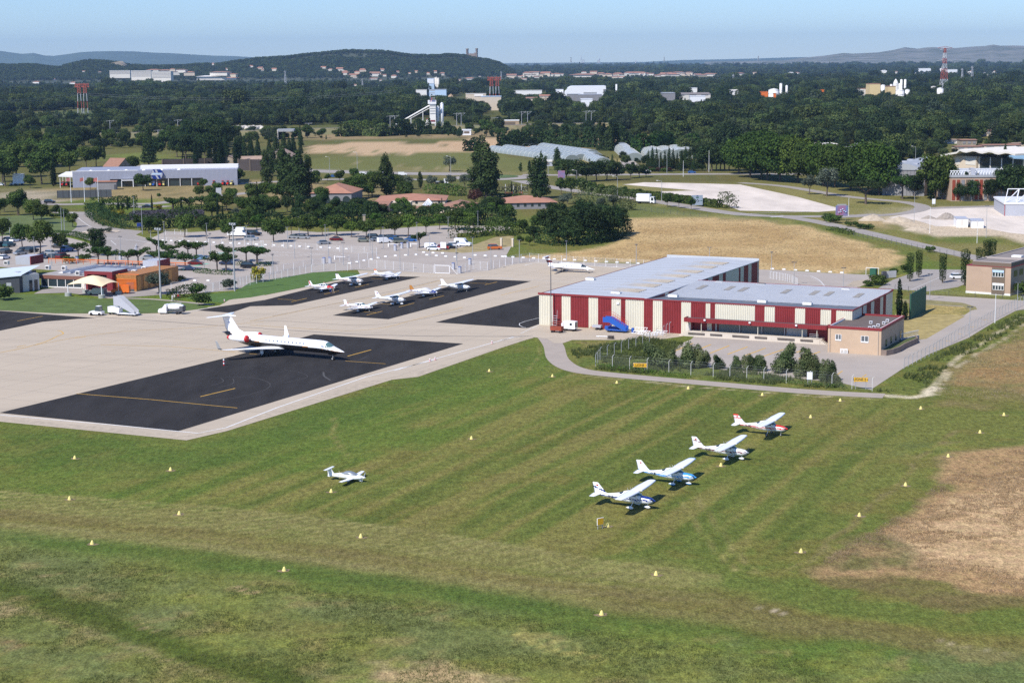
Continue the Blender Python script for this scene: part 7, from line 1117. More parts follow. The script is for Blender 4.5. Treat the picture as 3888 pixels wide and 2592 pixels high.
t=thing('ambulance_van','white high-roofed ambulance van on the verge','van',G(C6(1900,435)),AZ+R(8));carbody(t,5.4,2.0,[(-2.7,.35),(2.6,.35),(2.7,.8),(2.45,1.15),(1.6,1.3),(.9,2.0),(.6,2.5),(-2.6,2.55)],(.6,.7,1.0,1.65,1.28,2.0),M['white']);wheels(t,(-1.6,1.7),.9,.35);MB().box(-2.0,-.9,-1.02,-.99,1.3,1.8).build('side_window',M['glass'],t);MB().box(-2.5,1.2,-1.02,-1.0,.95,1.12).build('side_stripe',M['blue'],t)
t=thing('motorhome','white motorhome behind the trees of the car park','van',G(C5(2120,345)),AZ+R(20));carbody(t,6.5,2.2,[(-3.2,.4),(3.1,.4),(3.2,.9),(2.9,1.2),(2.2,1.4),(1.9,2.0),(2.6,2.3),(2.4,3.0),(-3.2,3.0)],(1.8,1.8,2.1,2.4,1.35,1.95),M['white']);wheels(t,(-1.8,2.2),1.0,.36)
t=thing('orange_service_van','bright orange service van beside the maroon entrance block','van',G(C5(1080,858)),AZ+math.pi+R(25));carbody(t,4.6,1.9,[(-2.3,.4),(2.2,.4),(2.3,.85),(2.1,1.1),(1.0,1.2),(.5,1.95),(-2.25,2.0)],(.1,.2,.6,1.15,1.18,1.88),M['orange']);wheels(t,(-1.4,1.4),.85,.36);s=MB();[s.box(-1.9+k*.8,-1.85+k*.8,-.8,.8,2.1,2.15)for k in range(4)];s.box(-1.9,.5,-.82,-.78,2.03,2.15);s.box(-1.9,.5,.78,.82,2.03,2.15);s.build('roof_rack',M['orange'],t);MB().box(-1.8,-.5,-.97,-.94,1.3,1.75).build('side_window',M['glass'],t)
t=thing('baggage_tug','white airport tug with dark cab near the stair truck','tug',G(C5(865,1052)),AZ+math.pi+R(10));carbody(t,3.2,1.5,[(-1.6,.35),(1.65,.35),(1.7,.7),(1.5,1.0),(.2,1.12),(-1.6,1.0)],(-1.2,-1.1,-.1,.15,1.05,2.2),M['white']);wheels(t,(-1.05,1.05),.65,.38,.28)
def stairs(nm,label,p,rz,m,rail,base,h=3.5,Ls=5.6):
 t=thing(nm,label,'airstairs',G(p),rz);s=MB();x0,x1=-Ls/2,Ls/2
 for y in(-.85,.85):s.ext([(x0,h-1.2),(x0+1.4,h-1.2),(x1-.1,.35),(x1,1.3),(x0+1.7,h+.9 if rail is None else h-.1),(x0,h+1.0 if rail is None else h-.1)],y-.05,y+.05)
 s.build('side_panel',m,t);s=MB();n=14;s.box(x0,x0+1.5,-.8,.8,h-1.0,h-.9);[s.box(x0+1.5+(x1-x0-1.7)*k/n,x0+1.5+(x1-x0-1.7)*(k+1)/n,-.8,.8,(h-1.0)*(1-k/n),(h-1.0)*(1-k/n)+.08)for k in range(n)];s.build('steps',M['grey'],t)
 s=MB();s.box(x0+.8,x1+.2,-.95,.95,.42,.58);s.tube((x0+.5,-.8,.5),(x0+2.2,-.8,h-1.2),.06);s.tube((x0+.5,.8,.5),(x0+2.2,.8,h-1.2),.06);s.build('base_frame',base,t);wheels(t,(x0+1.3,x1-.5),.85,.3)
 if rail:
  s=MB()
  for y in(-.85,.85):
   for dz in(.45,.95):s.tube((x0,y,h-.1+dz),(x0+1.7,y,h-.1+dz),.03);s.tube((x0+1.7,y,h-.1+dz),(x1,y,1.2+dz),.03)
   for k in range(8):q=k/7;s.tube((x0+1.7+(x1-x0-1.7)*q,y,h-.1+(1.3-h)*q),(x0+1.7+(x1-x0-1.7)*q,y,h+.85+(1.3-h)*q),.025)
  s.build('handrail',rail,t)
 return t
stairs('boarding_stairs','grey enclosed mobile boarding stairs beside the fuel truck',C5(1130,1052),AZ+R(4),M['lilac'],None,M['white']);stairs('boarding_stairs','blue mobile boarding stairs with red handrails by the hangar wall',C7(1030,1200),AZ+R(2),M['blue'],M['red'],M['blue'],3.3,5.2)
o=thing('ground_power_unit','white box trailer behind the grey boarding stairs','trailer',G(C5(1030,1045)),AZ);MB().box(-1.6,1.6,-.7,.7,.6,1.9).build('housing',M['white'],o);wheels(o,(-1,1),.6,.28)
o=thing('ground_power_unit','white generator trailer with dark grille in front of the hangar','trailer',G(C7(620,1190)),AZ);MB().ext([(-1.6,.55),(1.5,.55),(1.5,2.1),(.2,2.2),(-1.4,2.1),(-1.7,1.5)],-.75,.75).build('housing',M['white'],o);MB().box(1.51,1.54,-.6,.6,.9,1.9).build('grille',M['glass'],o);MB().box(.3,.8,-.78,-.755,1.3,1.8).build('hatch',M['glass'],o);wheels(o,(-1,1),.65,.28)
o=thing('rusty_trailer','rusty red equipment trailer beside the tall lamp mast','trailer',G(C7(505,1205)),AZ);MB().box(-1.3,1.3,-.65,.65,.5,1.35).build('box',M['rust'],o);s=MB();[s.tube((x,y,1.3),(x,y,2.2),.035)for x in(-1.2,-.4,.4,1.2)for y in(-.6,.6)];s.tube((-1.2,-.6,2.2),(1.2,-.6,2.0),.04);s.tube((-1.2,.6,2.2),(1.2,.6,2.2),.04);s.build('frame',M['rust'],o);wheels(o,(-.9,.9),.6,.26)
o=thing('baggage_cart','small white and red baggage cart in front of the hangar','trailer',G(C7(865,1180)),AZ);MB().box(-1,1,-.5,.5,.55,1.05).build('box',M['lilac'],o);MB().box(-1.6,1.1,-.1,.1,.4,.5).build('drawbar',M['red'],o);wheels(o,(0,.8),.5,.24)
o=thing('blue_tank','long blue tank skid below the blue stairs','tank',G(C7(1015,1190)),AZ);MB().box(-2.0,2.0,-.4,.4,.35,1.0).build('tank',M['blue'],o);wheels(o,(-1.5,1.5),.4,.18)
o=thing('blue_drum','blue barrel beside the white scrap frames','barrel',G(C7(1183,1205)),0);MB().lathe([(.3,0),(.32,.3),(.30,.6),(.32,.95),(.3,1.0)],14).build('drum',M['blue'],o)
o=thing('mesh_crate','large white framed mesh crate leaning by the hangar wall','crate',G(C7(1200,1175)),AZ);s=MB();[s.tube(a,b_,.06)for a,b_ in(((-1.4,0,0),(-1.2,.3,2.2)),((1.4,0,0),(1.2,.3,2.2)),((-1.2,.3,2.2),(1.2,.3,2.2)),((-1.4,0,.1),(1.4,0,.1)),((1.4,0,.1),(2.0,.9,0)),((2.0,.9,0),(1.2,.3,2.2)))];s.build('frame',M['white'],o);MB().add([(-1.35,.02,.1),(1.35,.02,.1),(1.15,.3,2.15),(-1.15,.3,2.15)],[(0,1,2,3)]).build('mesh_panel',M['fabricgrey'],o)
for i,(x,y,a)in enumerate([(1250,1200,10),(1300,1185,30),(1280,1225,-20),(1230,1215,5),(1400,1225,15),(1345,1235,40),(1430,1210,-10)]):
 o=thing('scrap_frame',f'white tubular scrap frame in the heap by the hangar wall, {ordn(i)} of the pile','scrap',G(C7(x,y)),AZ+R(a),'white scrap frames by the hangar wall');s=MB();[s.tube((-1.2+k*.6,-.4,.1),(-1.0+k*.6,.4,.5+.4*(i<3)),.05)for k in range(5)];s.tube((-1.4,-.4,.12),(1.4,-.4,.12),.06);s.tube((-1.2,.4,.5+.4*(i<3)),(1.5,.4,.5+.4*(i<3)),.06);s.build('tubes',M['white'],o)
for x,y,a,l_,lab in((930,1250,-8,4,'white painted beam lying on the yard edge'),(1120,1180,-25,3.4,'white beam leaning by the blue stairs'),(1612,1205,85,3,'white plank leaning by the pale door')):o=thing('loose_beam',lab,'beam',G(C7(x,y)),AZ+R(a));MB().tube((-l_/2,0,.15),(l_/2,0,.35),.09).build('beam',M['white'],o);MB().tube((-l_/2+.6,-.4,0),(-l_/2+.6,.1,.25),.05).build('foot',M['white'],o)
o=thing('pallet_stack','small stack of weathered pallets on the yard edge','pallets',G(C7(985,1262)),AZ);s=MB();[s.box(-.6,.6,-.5,.5,.05+k*.18,.13+k*.18)for k in range(4)];s.build('boards',mat('weathered_wood',(.12,.10,.085)),o)
o=thing('step_tower','grey wheeled step tower by the foot of the lamp mast','steps',G(C7(490,1150)),AZ);s=MB();[s.box(-.5,.5,-.5+k*.1,-.2+k*.1,.3+k*.5,.36+k*.5)for k in range(5)];[s.tube((x,-.5,0),(x,0,3.6),.04)for x in(-.5,.5)];s.build('frame',M['lilac'],o)
LP0={}
def lamp(pb,pt,label,head='T',group='lamp posts around the car parks',r=.09,m='grey'):
 h=hgt(pb,pt);t=thing('lamp_post',label,'lamp post',G(pb),AZ,group);MB().tube((0,0,-.05),(0,0,h),r*1.3,r*.7,8).build('pole',M[m],t)
 if head=='T':s=MB();s.box(-.55,.55,-.05,.05,h-.05,h+.03);s.box(-.65,-.15,-.16,.16,h+.03,h+.15);s.box(.15,.65,-.16,.16,h+.03,h+.15);s.build('lamp_head',M['dgrey'],t)
 elif head=='D':MB().lathe([(.1,0),(.45,.08),(.42,.2),(.1,.32)],12,(0,0,h)).build('lamp_head',M['dgrey'],t)
 elif head=='F':s=MB();s.box(-.9,.9,-.08,.08,h-.5,h-.3);[s.box(x-.22,x+.22,-.3,.12,h-.3,h+.12)for x in(-.7,0,.7)];s.build('floodlights',M['grey'],t);MB().box(-.2,.2,-.25,-.1,.6,1.4).build('junction_box',M['grey'],t)
 elif head=='A':MB().tube((0,0,h),(-1.6,0,h+.3),.06).build('arm',M[m],t);MB().box(-2.4,-1.5,-.15,.15,h+.25,h+.4).build('lamp_head',M['whitecon'],t)
lamp(C5(1436,900),C5(1412,290),'tall floodlight mast beside the clipped hedge and walkers','F',None,.18);lamp(C5(2097,835),C5(2078,240),'tall floodlight mast at the bend of the wire fence','F',None,.18);lamp(C7(452,1150),C7(443,560),'tall dark mast in front of the cream left end of the hangar','N',None,.11,'dgrey')
lampl=[(C5,552,300,548,100),(C5,577,318,572,125),(C5,1080,550,1075,355),(C5,1036,605,1030,478),(C5,462,610,455,400),(C5,1200,200,1192,5),(C5,1272,330,1265,100),(C5,1348,400,1340,305),(C5,1468,370,1460,228),(C5,1850,420,1842,240),(C5,1880,505,1873,330),(C5,1825,650,1817,435),(C5,2205,430,2198,255),(C5,2245,490,2238,325),(C5,1230,550,1232,445),(C5,308,520,303,365),(C5,90,350,86,195),(C6,335,458,330,268),(C6,397,545,392,365),(C6,205,722,198,515),(C6,437,320,433,180),(C6,548,660,543,455),(C6,672,410,668,250),(C6,700,555,697,290),(C6,832,605,825,405),(C6,965,395,962,330),(C6,1070,470,1065,300),(C6,1092,550,1085,380),(C6,1190,460,1190,272),(C6,1338,645,1333,430),(C6,1412,520,1408,380),(C6,1492,475,1487,230),(C6,1605,525,1603,325),(C6,1770,355,1766,178),(C6,1840,570,1836,410),(C6,2035,330,2033,130),(C6,1848,675,1848,500),(C6,1988,555,1985,358),(C6,2150,640,2148,440),(C7,170,585,167,380),(C7,590,565,588,395),(C7,1213,610,1213,425),(C7,1866,560,1868,448)]
for i,q in enumerate(sorted(lampl,key=lambda q:q[0](q[1],q[2])[0])):lamp(q[0](q[1],q[2]),q[0](q[3],q[4]),f'grey car park lamp post, {ordn(i)} counted from the left of the picture','D' if i%3 else 'T')
for i,(f,a,b_,c,d,hd_,lab)in enumerate([(C8,97,655,98,495,'D','lamp post left of the white railing'),(C8,297,780,295,582,'T','lamp post beside the curved white railing'),(C8,738,800,741,632,'T','lamp post behind the hangar roof skylights'),(C8,1509,915,1545,690,'T','leaning lamp post by the lawn in the loop'),(C8,1863,1250,1858,985,'T','lamp post on the right-hand road by the fence'),(C8,2092,1120,2095,868,'N','thin pole by the right-hand fence'),(C8,2290,1010,2290,770,'T','lamp post in front of the brown office'),(C8,1510,318,1500,95,'N','leaning white pole by the earth heaps'),(C8,2013,360,2022,85,'T','tall lamp post beside the white containers'),(C8,1932,408,1928,215,'N','white pole in front of the white containers'),(C8,1370,228,1373,-40,'T','tall lamp post between the earth heaps'),(C8,785,165,778,5,'N','leaning white pole right of the billboard'),(C4,1222,1100,1224,950,'A','curved street lamp left of the white pavilion'),(C4,1382,1110,1362,965,'A','second curved street lamp left of the white pavilion'),(C3,427,1200,427,1018,'A','street lamp by the small shed'),(C3,683,1330,683,1175,'A','street lamp in front of the thicket'),(C3,1045,1400,1043,1230,'A','street lamp along the country road'),(C3,1440,1450,1441,1270,'A','street lamp right of the box lorry'),(C3,1418,1180,1418,1030,'A','street lamp before the windbreak, left one'),(C3,1487,1210,1486,1035,'A','street lamp before the windbreak, right one'),(C3,1633,1225,1633,1085,'N','grey pole beside the main road'),(C3,1862,1185,1862,995,'N','pale pole beside the dark trees'),(C2,710,1200,707,1055,'A','street lamp on the dual carriageway, left one'),(C2,957,1180,955,1015,'A','street lamp on the dual carriageway, right one'),(C2,250,912,250,810,'N','pole in front of the railway bridge'),(C1,1903,1100,1902,985,'N','thin pole beside the dark trees behind the store'),(C2,1792,1225,1790,1050,'A','street lamp on the big roundabout')]):lamp(f(a,b_),f(c,d),lab,hd_,None,.1 if i>11 else .07,'white' if hd_=='N' else 'grey')
for i,(x,yb,yt)in enumerate([(637,1455,1235),(757,1450,1235),(880,1450,1235)]):
 h=hgt(C1(x,yb),C1(x,yt));t=thing('flagpole',f'white flagpole with faded red flag in front of the store, {ordn(i)} from the left','flagpole',G(C1(x,yb)),0,'flagpoles in front of the store');MB().tube((0,0,0),(0,0,h),.16,.1).build('pole',M['white'],t);MB().add([(0,0,h-.3),(-1.7,.4,h-.6),(-1.8,.2,h-2.1),(-.9,-.3,h-1.9),(0,0,h-1.7)],[(0,1,2,3,4)]).build('flag',mat('faded_red_flag',(.28,.09,.08),.8,.5,.6),t)
def fence(label,f,xy,h,sp,mp,mw,cant=False,name='wire_fence',pr=.055,mesh=True):
 P=[G(f(xy[i],xy[i+1]))for i in range(0,len(xy),2)];o0=P[0];t=thing(name,label,'fence',o0);s=MB();proto=MB().tube((0,0,-.1),(0,0,h),pr,pr,5)
 if cant:proto.tube((0,0,h),(.28,-.25,h+.4),pr,pr,5)
 pm=proto.build('post',M[mp],t);first=True;ct=0
 for i in range(len(P)-1):
  a,b_=P[i]-o0,P[i+1]-o0;d=float(np.linalg.norm(b_-a));n=max(1,round(d/sp))
  if mesh:s.add([(a[0],a[1],.05),(b_[0],b_[1],.05),(b_[0],b_[1],h-.05),(a[0],a[1],h-.05)],[(0,1,2,3)])
  for k in range(n+(i==len(P)-2)):
   c=a+(b_-a)*k/n;ct+=1
   if ct>99:break
   if first:pm.location=tuple(c);first=False
   else:q=pm.copy();COL.objects.link(q);q.parent=t;q.location=tuple(c)
 if mesh:s.build('wire_mesh',M[mw],t)
 s=MB()
 for i in range(len(P)-1):
  a,b_=P[i]-o0,P[i+1]-o0
  for z in((h-.04,.1)if not cant else(h+.35,h-.04)):s.tube((a[0],a[1],z),(b_[0],b_[1],z),.009 if cant else .014,n=4)
 s.build('wires',M['grey' if cant else mp],t);return t
fence('near wire fence with white topped posts between the path and the bushes',C7,(850,1505,1000,1522,1310,1550,1900,1600,2352,1640,2960,1690,3320,1727),2.2,3.9,'whitecon','meshg',True,pr=.04);fence('wire fence running from the near corner back towards the hangar yard',C7,(850,1505,890,1450,1080,1390,1210,1340,1330,1300,1450,1250,1510,1215,1570,1180),2.2,3.5,'grey','meshg',True);fence('long wire fence along the outside of the right-hand road',C8,(1280,1530,1540,1400,1700,1300,1880,1200,2100,1080,2290,985,2400,930),2.0,2.7,'grey','meshg',True)
fence('white wire fence along the back edge of the apron lawn',C6,(-400,850,-250,825,0,780,550,668,870,652),2.3,3.0,'white','meshw');fence('white wire fence between the apron and the exit lane',C6,(900,640,1060,625,1280,645,1640,678),2.3,3.6,'white','meshw');fence('white wire fence behind the beige pusher aeroplane apron',C7,(45,603,110,590,260,570,340,577,650,602,1040,622,1400,640),2.4,3.8,'white','meshw');fence('white wire fence right of the sliding gate',C6,(1850,685,1990,640,2120,650,2280,615,2340,605),2.3,3.2,'white','meshw')
fence('white fence along the back lane of the car park',C6,(0,735,300,655,560,610,800,580,1130,540),1.9,4,'white','meshw');fence('white fence between the two car parks',C5,(1350,405,1630,410,2100,425,2352,440),1.9,4.5,'white','meshw');fence('white fence continuing between the two car parks',C6,(0,430,400,455,800,485,1130,500),1.9,4.5,'white','meshw');fence('white curved railing by the car park exit',C5,(1090,545,1150,530,1200,510,1220,455),1.6,1.2,'white','meshw');fence('white fence behind the small roundabout',C5,(1480,335,1560,330,1670,330),1.8,2.5,'white','meshw');fence('white fence beside the orange lattice building',C5,(1530,830,1650,830,1800,845,1900,840,2090,800,2260,760,2352,735),2.3,3.0,'white','meshw')
fence('curved white railing beside the turning area behind the hangar',C8,(85,725,200,740,280,760,328,785),1.9,1.2,'white','meshw');fence('thin dark fence along the straight country road',C8,(830,340,1000,372,1300,440,1600,500,1790,525),1.4,3.5,'dgrey','meshg');fence('post fence along the office lawn',C8,(1200,820,1440,860,1680,875,1915,890,2160,900,2340,905),1.3,5,'dgrey','meshg');fence('dark fence at the edge of the green lawn behind the meadow',C7,(1200,110,1400,135,1700,165,1850,180),1.6,4,'dgrey','meshg')
g=thing('sliding_gate','white sliding gate in the apron fence','gate',G(C6(1648,678)),heading(G(C6(1648,678)),G(C6(1783,682))));w=float(np.linalg.norm(G(C6(1648,678))-G(C6(1783,682))));s=MB();s.box(0,w,-.06,.06,2.2,2.35);s.box(0,w,-.06,.06,.1,.25);s.box(0,.15,-.06,.06,0,2.6);s.box(w-.15,w,-.06,.06,0,2.4);s.tube((w,0,2.3),(w+2.2,-.4,0),.05);s.build('frame',M['white'],g);MB().add([(0.1,0,.2),(w,0,.2),(w,0,2.2),(.1,0,2.2)],[(0,1,2,3)]).build('mesh_panel',M['meshw'],g)
bl=MB().ext([(-.85,0),(.85,0),(.75,.42),(.55,.55),(-.55,.55),(-.75,.42)],-.28,.28).build('concrete_block',M['white']);bl.location=(0,0,-50);blks=[]
def blocks(f,a,b_,n,lab):
 for i in range(n):
  s=i/max(1,n-1);p=f(a[0]+(b_[0]-a[0])*s,a[1]+(b_[1]-a[1])*s);o=bl.copy();COL.objects.link(o);g=G(p);o.location=(g[0],g[1],.02);o.rotation_euler=(0,0,AZ);o.scale=(.6,)*3;tag(o,f'white concrete kerb block {lab}, {ordn(i)} from the left','concrete block','white concrete kerb blocks')
blocks(C5,(1380,382),(2290,420),13,'in the back row of the car park');blocks(C6,(62,422),(520,443),7,'in the middle row of the car park');blocks(C6,(632,448),(860,462),4,'near the exit barriers');blocks(C6,(890,590),(1210,530),6,'along the curved exit lane');blocks(C6,(1298,522),(1480,513),3,'at the crest of the exit lane');blocks(C6,(1550,492),(1720,500),3,'on the verge side');blocks(C6,(1580,516),(1915,540),5,'along the outer lane');blocks(C6,(2010,518),(2280,530),4,'left of the pusher aeroplane');blocks(C7,(20,530),(575,558),7,'behind the pusher aeroplane');blocks(C7,(665,562),(1230,592),7,'right of the pusher aeroplane');blocks(C8,(105,640),(725,675),7,'beyond the striped hangar');blocks(C5,(1945,497),(2245,453),4,'along the green walkway');blocks(C5,(1500,745),(1860,745),4,'near the orange lattice building');blocks(C5,(1840,525),(1900,522),2,'at the light blue car');bpy.data.objects.remove(bl)
cn=[(172,1050),(160,1144),(212,1246),(392,1077),(412,1178),(653,1307),(761,1127),(829,1231),(1083,1005),(1124,850),(1269,862),(1382,1408),(1396,1206),(1417,877),(1507,1317),(1581,890),(1656,1067),(1751,905),(1840,1265),(1862,956),(1930,918),(1974,1182),(2080,1112),(2115,936),(2178,1046),(2251,991),(2306,951)]
cm_=None
for i,(x,y)in enumerate(sorted(cn)):
 if cm_ is None:cm_=MB().lathe([(.52,0),(.50,.08),(.20,.80),(.12,.88)],8).build('marker_cone',M['yellow']);o=cm_
 else:o=cm_.copy();COL.objects.link(o)
 g=G(D_(x,y+3));o.location=(g[0],g[1],0);k=.55;o.scale=(k,k,k);tag(o,f'yellow marker cone on the grass, {ordn(i)} counted from the left edge','marker cone','yellow marker cones on the grass');q=MB();q.add([(math.cos(a)*(.7+.2*math.sin(3*a+i)),math.sin(a)*(.6+.2*math.cos(2*a+i)),.012)for a in[6.283*j/14 for j in range(14)]],[tuple(range(14))]);tag(q.build('bare_earth',mat('bare_earth',(.20,.15,.08),.95,.3,2),None,(g[0],g[1],0)),kind='structure')
def sign(nm,label,p,w,h,z,face,txt=None,tm='black',rz=0,back='grey',ts=None,legs=2):
 t=thing(nm,label,'sign',G(p),rz);o=MB().box(-w/2,w/2,-.05,.05,z,z+h).build('panel',M[back],t);MB().box(-w/2+.04,w/2-.04,-.065,-.052,z+.04,z+h-.04).build('face',M[face]if isinstance(face,str)else face,o)
 if txt:text_mesh(txt,ts or h*.8,'lettering',M[tm],t,(0,-.075,z+h/2),(math.pi/2,0,0),.004)
 for x in((-w*.35,w*.35)if legs==2 else(0,)):MB().tube((x,.06,0),(x,.06,z+h*.5),.05).build('post',M['grey'],t)
 return t
ra=R(-12);sign('direction_sign','yellow sign reading LIGNE 1 on the near fence',C7(1247,1548),2.6,.82,.7,'signyellow','\u2022 LIGNE 1',rz=ra,ts=.62);sign('direction_sign','yellow sign reading LIGNE 2 on the near fence at right',C8(893,1712),2.5,.82,1.35,'signyellow','LIGNE 2 \u2022',rz=ra,ts=.62);sign('notice_board','white notice board on the near fence by the last willow clump',C8(437,1675),1.0,1.4,1.0,'white',rz=ra);sign('taxiway_sign','small dark yellow sign on legs beside a cone near the aircraft',D_(1379,1214),1.0,.9,.5,'signyellow',rz=R(35),back='white')
sign('parking_notice','white sign board with grey emblem on the verge',C6(1725,470),2.0,1.9,.6,'white',rz=AZ)
bb=sign('billboard','billboard with red to blue poster beside the junction',C8(722,205),7.2,6.0,2.6,mat('poster',(.45,.14,.18),.6,col2=(.03,.22,.50),scale=.22,var=.1,det=1),rz=R(8),back='lilac');MB().box(-2.7,2.7,-.05,.05,8.65,9.4).build('header_board',M['grey'],bb);s=MB();[s.lathe([(.0,0),(.5,.1),(.4,.5),(0,.6)],7,(x,-.12,z))for x,z in((-1.6,4.4),(-.4,4.8),(.6,6.2),(1.4,5.2),(-.6,5.7),(2.4,4.6))];s.build('poster_figures',M['lightblue'],bb);bb.scale=(.62,)*3
rs=sign('direction_board','large grey-blue roundabout direction board beside the country road',C3(1757,1493),9.2,8.2,1.2,mat('sign_blue_grey',(.30,.36,.42),.6),rz=R(6),back='greywall');s=MB();z=4.6;s.loft([[((1.1+.0)*math.cos(a)*1+.2,-.09,z+1.1*math.sin(a))for a in[4.2+j*.45 for j in range(13)]],[((.7)*math.cos(a)+.2,-.09,z+.7*math.sin(a))for a in[4.2+j*.45 for j in range(13)]]],0,False,False,False);s.box(-1.7,-.8,-.1,-.08,z-.15,z+.15);s.box(1.2,2.2,-.1,-.08,z-.1,z+.2);s.box(.1,.3,-.1,-.08,z+1.0,z+1.9);s.build('roundabout_symbol',M['black'],rs);MB().box(-.9,1.2,-.1,-.08,7.0,8.0).build('green_label',M['greenp'],rs);MB().box(-.6,.9,-.1,-.08,8.5,9.1).build('blue_label',M['navy'],rs);MB().box(2.6,4.2,-.1,-.08,4.5,5.0).build('small_label',M['greenp'],rs);rs.scale=(.48,)*3
sign('billboard','blue and red billboard half hidden left of the thicket',C3(545,1275),3.4,3.5,2,mat('poster',(.45,.14,.18)),rz=R(5));sign('info_panel','small blue information panel by the dark hedge',C5(1252,290),2.2,1.3,1.2,'navy',rz=R(5));sign('notice_board','white sign board in front of the red building',C4(1545,1490),1.3,2.0,.9,'white',rz=0);sign('sign_board','white board on the verge right of the store',C1(1955,1430),2.4,3.4,1.6,'white',rz=R(30))
for i,(f,x,y)in enumerate([(C6,1355,455),(C6,1295,475),(C6,1410,450),(C6,660,590),(C6,712,588),(C6,1815,640),(C6,1962,600),(C6,1872,675),(C5,1075,555),(C5,690,585)]):o=thing('ticket_machine',f'pale blue ticket machine column, {ordn(i)} of the barriers','ticket machine',G(f(x,y)),AZ,'ticket machines at the barriers');MB().box(-.35,.35,-.3,.3,0,1.7).build('column',M['lilac'],o);MB().box(-.38,.38,-.35,.3,1.7,1.8).build('hood',M['blue'],o)
for i,(x,y)in enumerate(((C6(1240,440)),(C6(1440,440)),(C6(760,555)))):o=thing('barrier_arm',f'white barrier arm at the car park exit, {ordn(i)} one','barrier',G((x,y)),AZ,None);MB().box(0,3.4,-.05,.05,.9,1.05).build('arm',M['white'],o);MB().box(-.3,.05,-.2,.2,0,1.15).build('housing',M['whitecon'],o)
for i,(x,y)in enumerate(((2243,435),(2345,440))):o=thing('gate_pillar',f'pale gate pillar of the meadow driveway, {ordn(i)} from the left','pillar',G(C6(x,y)),AZ);MB().box(-.28,.28,-.28,.28,0,2.4).build('shaft',M['creamwall'],o);MB().box(-.34,.34,-.34,.34,2.4,2.52).build('cap',M['whitecon'],o)
for lab,f,x,y in(('beside the jet on the dark stand',C5,2000,1500),('on the lower apron edge',C6,1652,1452),('second one along the lower apron edge',C6,1605,1465),('near the apron corner on the white line',C6,2160,1305),('on the lawn by the small concrete pad',C5,2005,930)):o=thing('safety_bollard',f'small red and white bollard {lab}','bollard',G(f(x,y)),0);q=1.3 if 'jet' in lab else .6;[MB().tube((0,0,k*q/4),(0,0,(k+1)*q/4),.15,.13,10).build('band',M['red' if k%2==0 else 'white'],o)for k in range(4)]
t=thing('green_skip','green container and white frame by the gate panel','container',G(C8(1020,693)),AZ);MB().box(-1.2,.4,-.8,.8,0,1.8).build('box',M['greenp'],t);s=MB();[s.tube((x,0,0),(x,0,1.9),.07)for x in(-2.4,1.0)];s.tube((-2.4,0,1.9),(1.0,0,1.9),.07);s.build('frame',M['white'],t)
t=thing('gate_panel','pale gate panel and meter cabinet at the office drive','gate',G(C8(1120,725)),AZ+R(50));MB().box(0,3.2,-.05,.05,.2,2.0).build('panel',M['fabricgrey'],t);MB().box(-1.4,-.2,-.5,.2,0,2.0).build('cabinet',M['dgrey'],t)
def place(f,x0,x1,yb,zb=11.0):
 p=f((x0+x1)/2,yb);g=G(p,zb);D=g[1];exc(p,(x1-x0)/2.352,D);return np.array([g[0],g[1],0.]),(x1-x0)/2.352*D/F_PX,D/F_PX/2.352,p
def bld(name,label,f,x0,x1,yt,yb,dpt,wall,roof,cat='building',zb=11.0,rz=0,gable=0,wins=0,group=None):
 g,w,k,p=place(f,x0,x1,yb,zb);h=zb+(yb-yt)*k;t=thing(name,label,cat,g,rz,group);gb=h*.12 if gable else 0
 MB().box(-w/2,w/2,0,dpt,-.5,h-gb).build('wall',M[wall],t)
 if gable:MB().add([(-w/2-.5,-.5,h-gb),(w/2+.5,-.5,h-gb),(w/2+.5,dpt/2,h),(-w/2-.5,dpt/2,h),(w/2+.5,dpt+.5,h-gb),(-w/2-.5,dpt+.5,h-gb)],[(0,1,2,3),(3,2,4,5),(0,3,5),(1,4,2)]).build('roof',M[roof],t)
 else:MB().box(-w/2-.3,w/2+.3,-.3,dpt+.3,h,h+.5).build('roof',M[roof],t)
 for i in range(wins):x=-w/2+w*(i+.5)/wins;MB().box(x-w/wins*.3,x+w/wins*.3,-.15,-.02,zb+(h-zb)*.3,zb+(h-zb)*.65).build('window',M['greywall'],t)
 return t,w,h,k,g
def silo(label,f,x0,x1,yt,yb,m='whitecon',zb=11.,dome=.3,legs=False,cat='silo',group=None):
 g,w,k,p=place(f,x0,x1,yb,zb);h=zb+(yb-yt)*k;r=w/2;t=thing('silo',label,cat,g,0,group);z0=h*.25 if legs else-.5
 MB().lathe(([(r*.15,z0-r)]if legs else[])+[(r,z0),(r,h-r*dome*2),(r*.7,h-r*dome),(r*.1,h)],20).build('shell',M[m],t);s=MB();s.lathe([(r*1.04,h*.6),(r*1.04,h*.6+.25)],20);s.lathe([(r*1.03,h-r*dome*2-.2),(r*1.03,h-r*dome*2+.1)],20);s.build('ring_band',M['grey'],t)
 if legs:s=MB();[s.tube((r*.8*math.cos(a),r*.8*math.sin(a),-.5),(r*.8*math.cos(a),r*.8*math.sin(a),z0+1),.25)for a in(.8,2.4,3.9,5.5)];s.build('legs',M['white'],t)
g,w,k,p=place(C2,1605,1658,768,2.);P0=g;cp=thing('concrete_plant_tower','white slatted concrete plant tower with sign box on top','tower',g);H_=2+(768-583)*k;exc(C2(1480,768),190,g[1]+10)
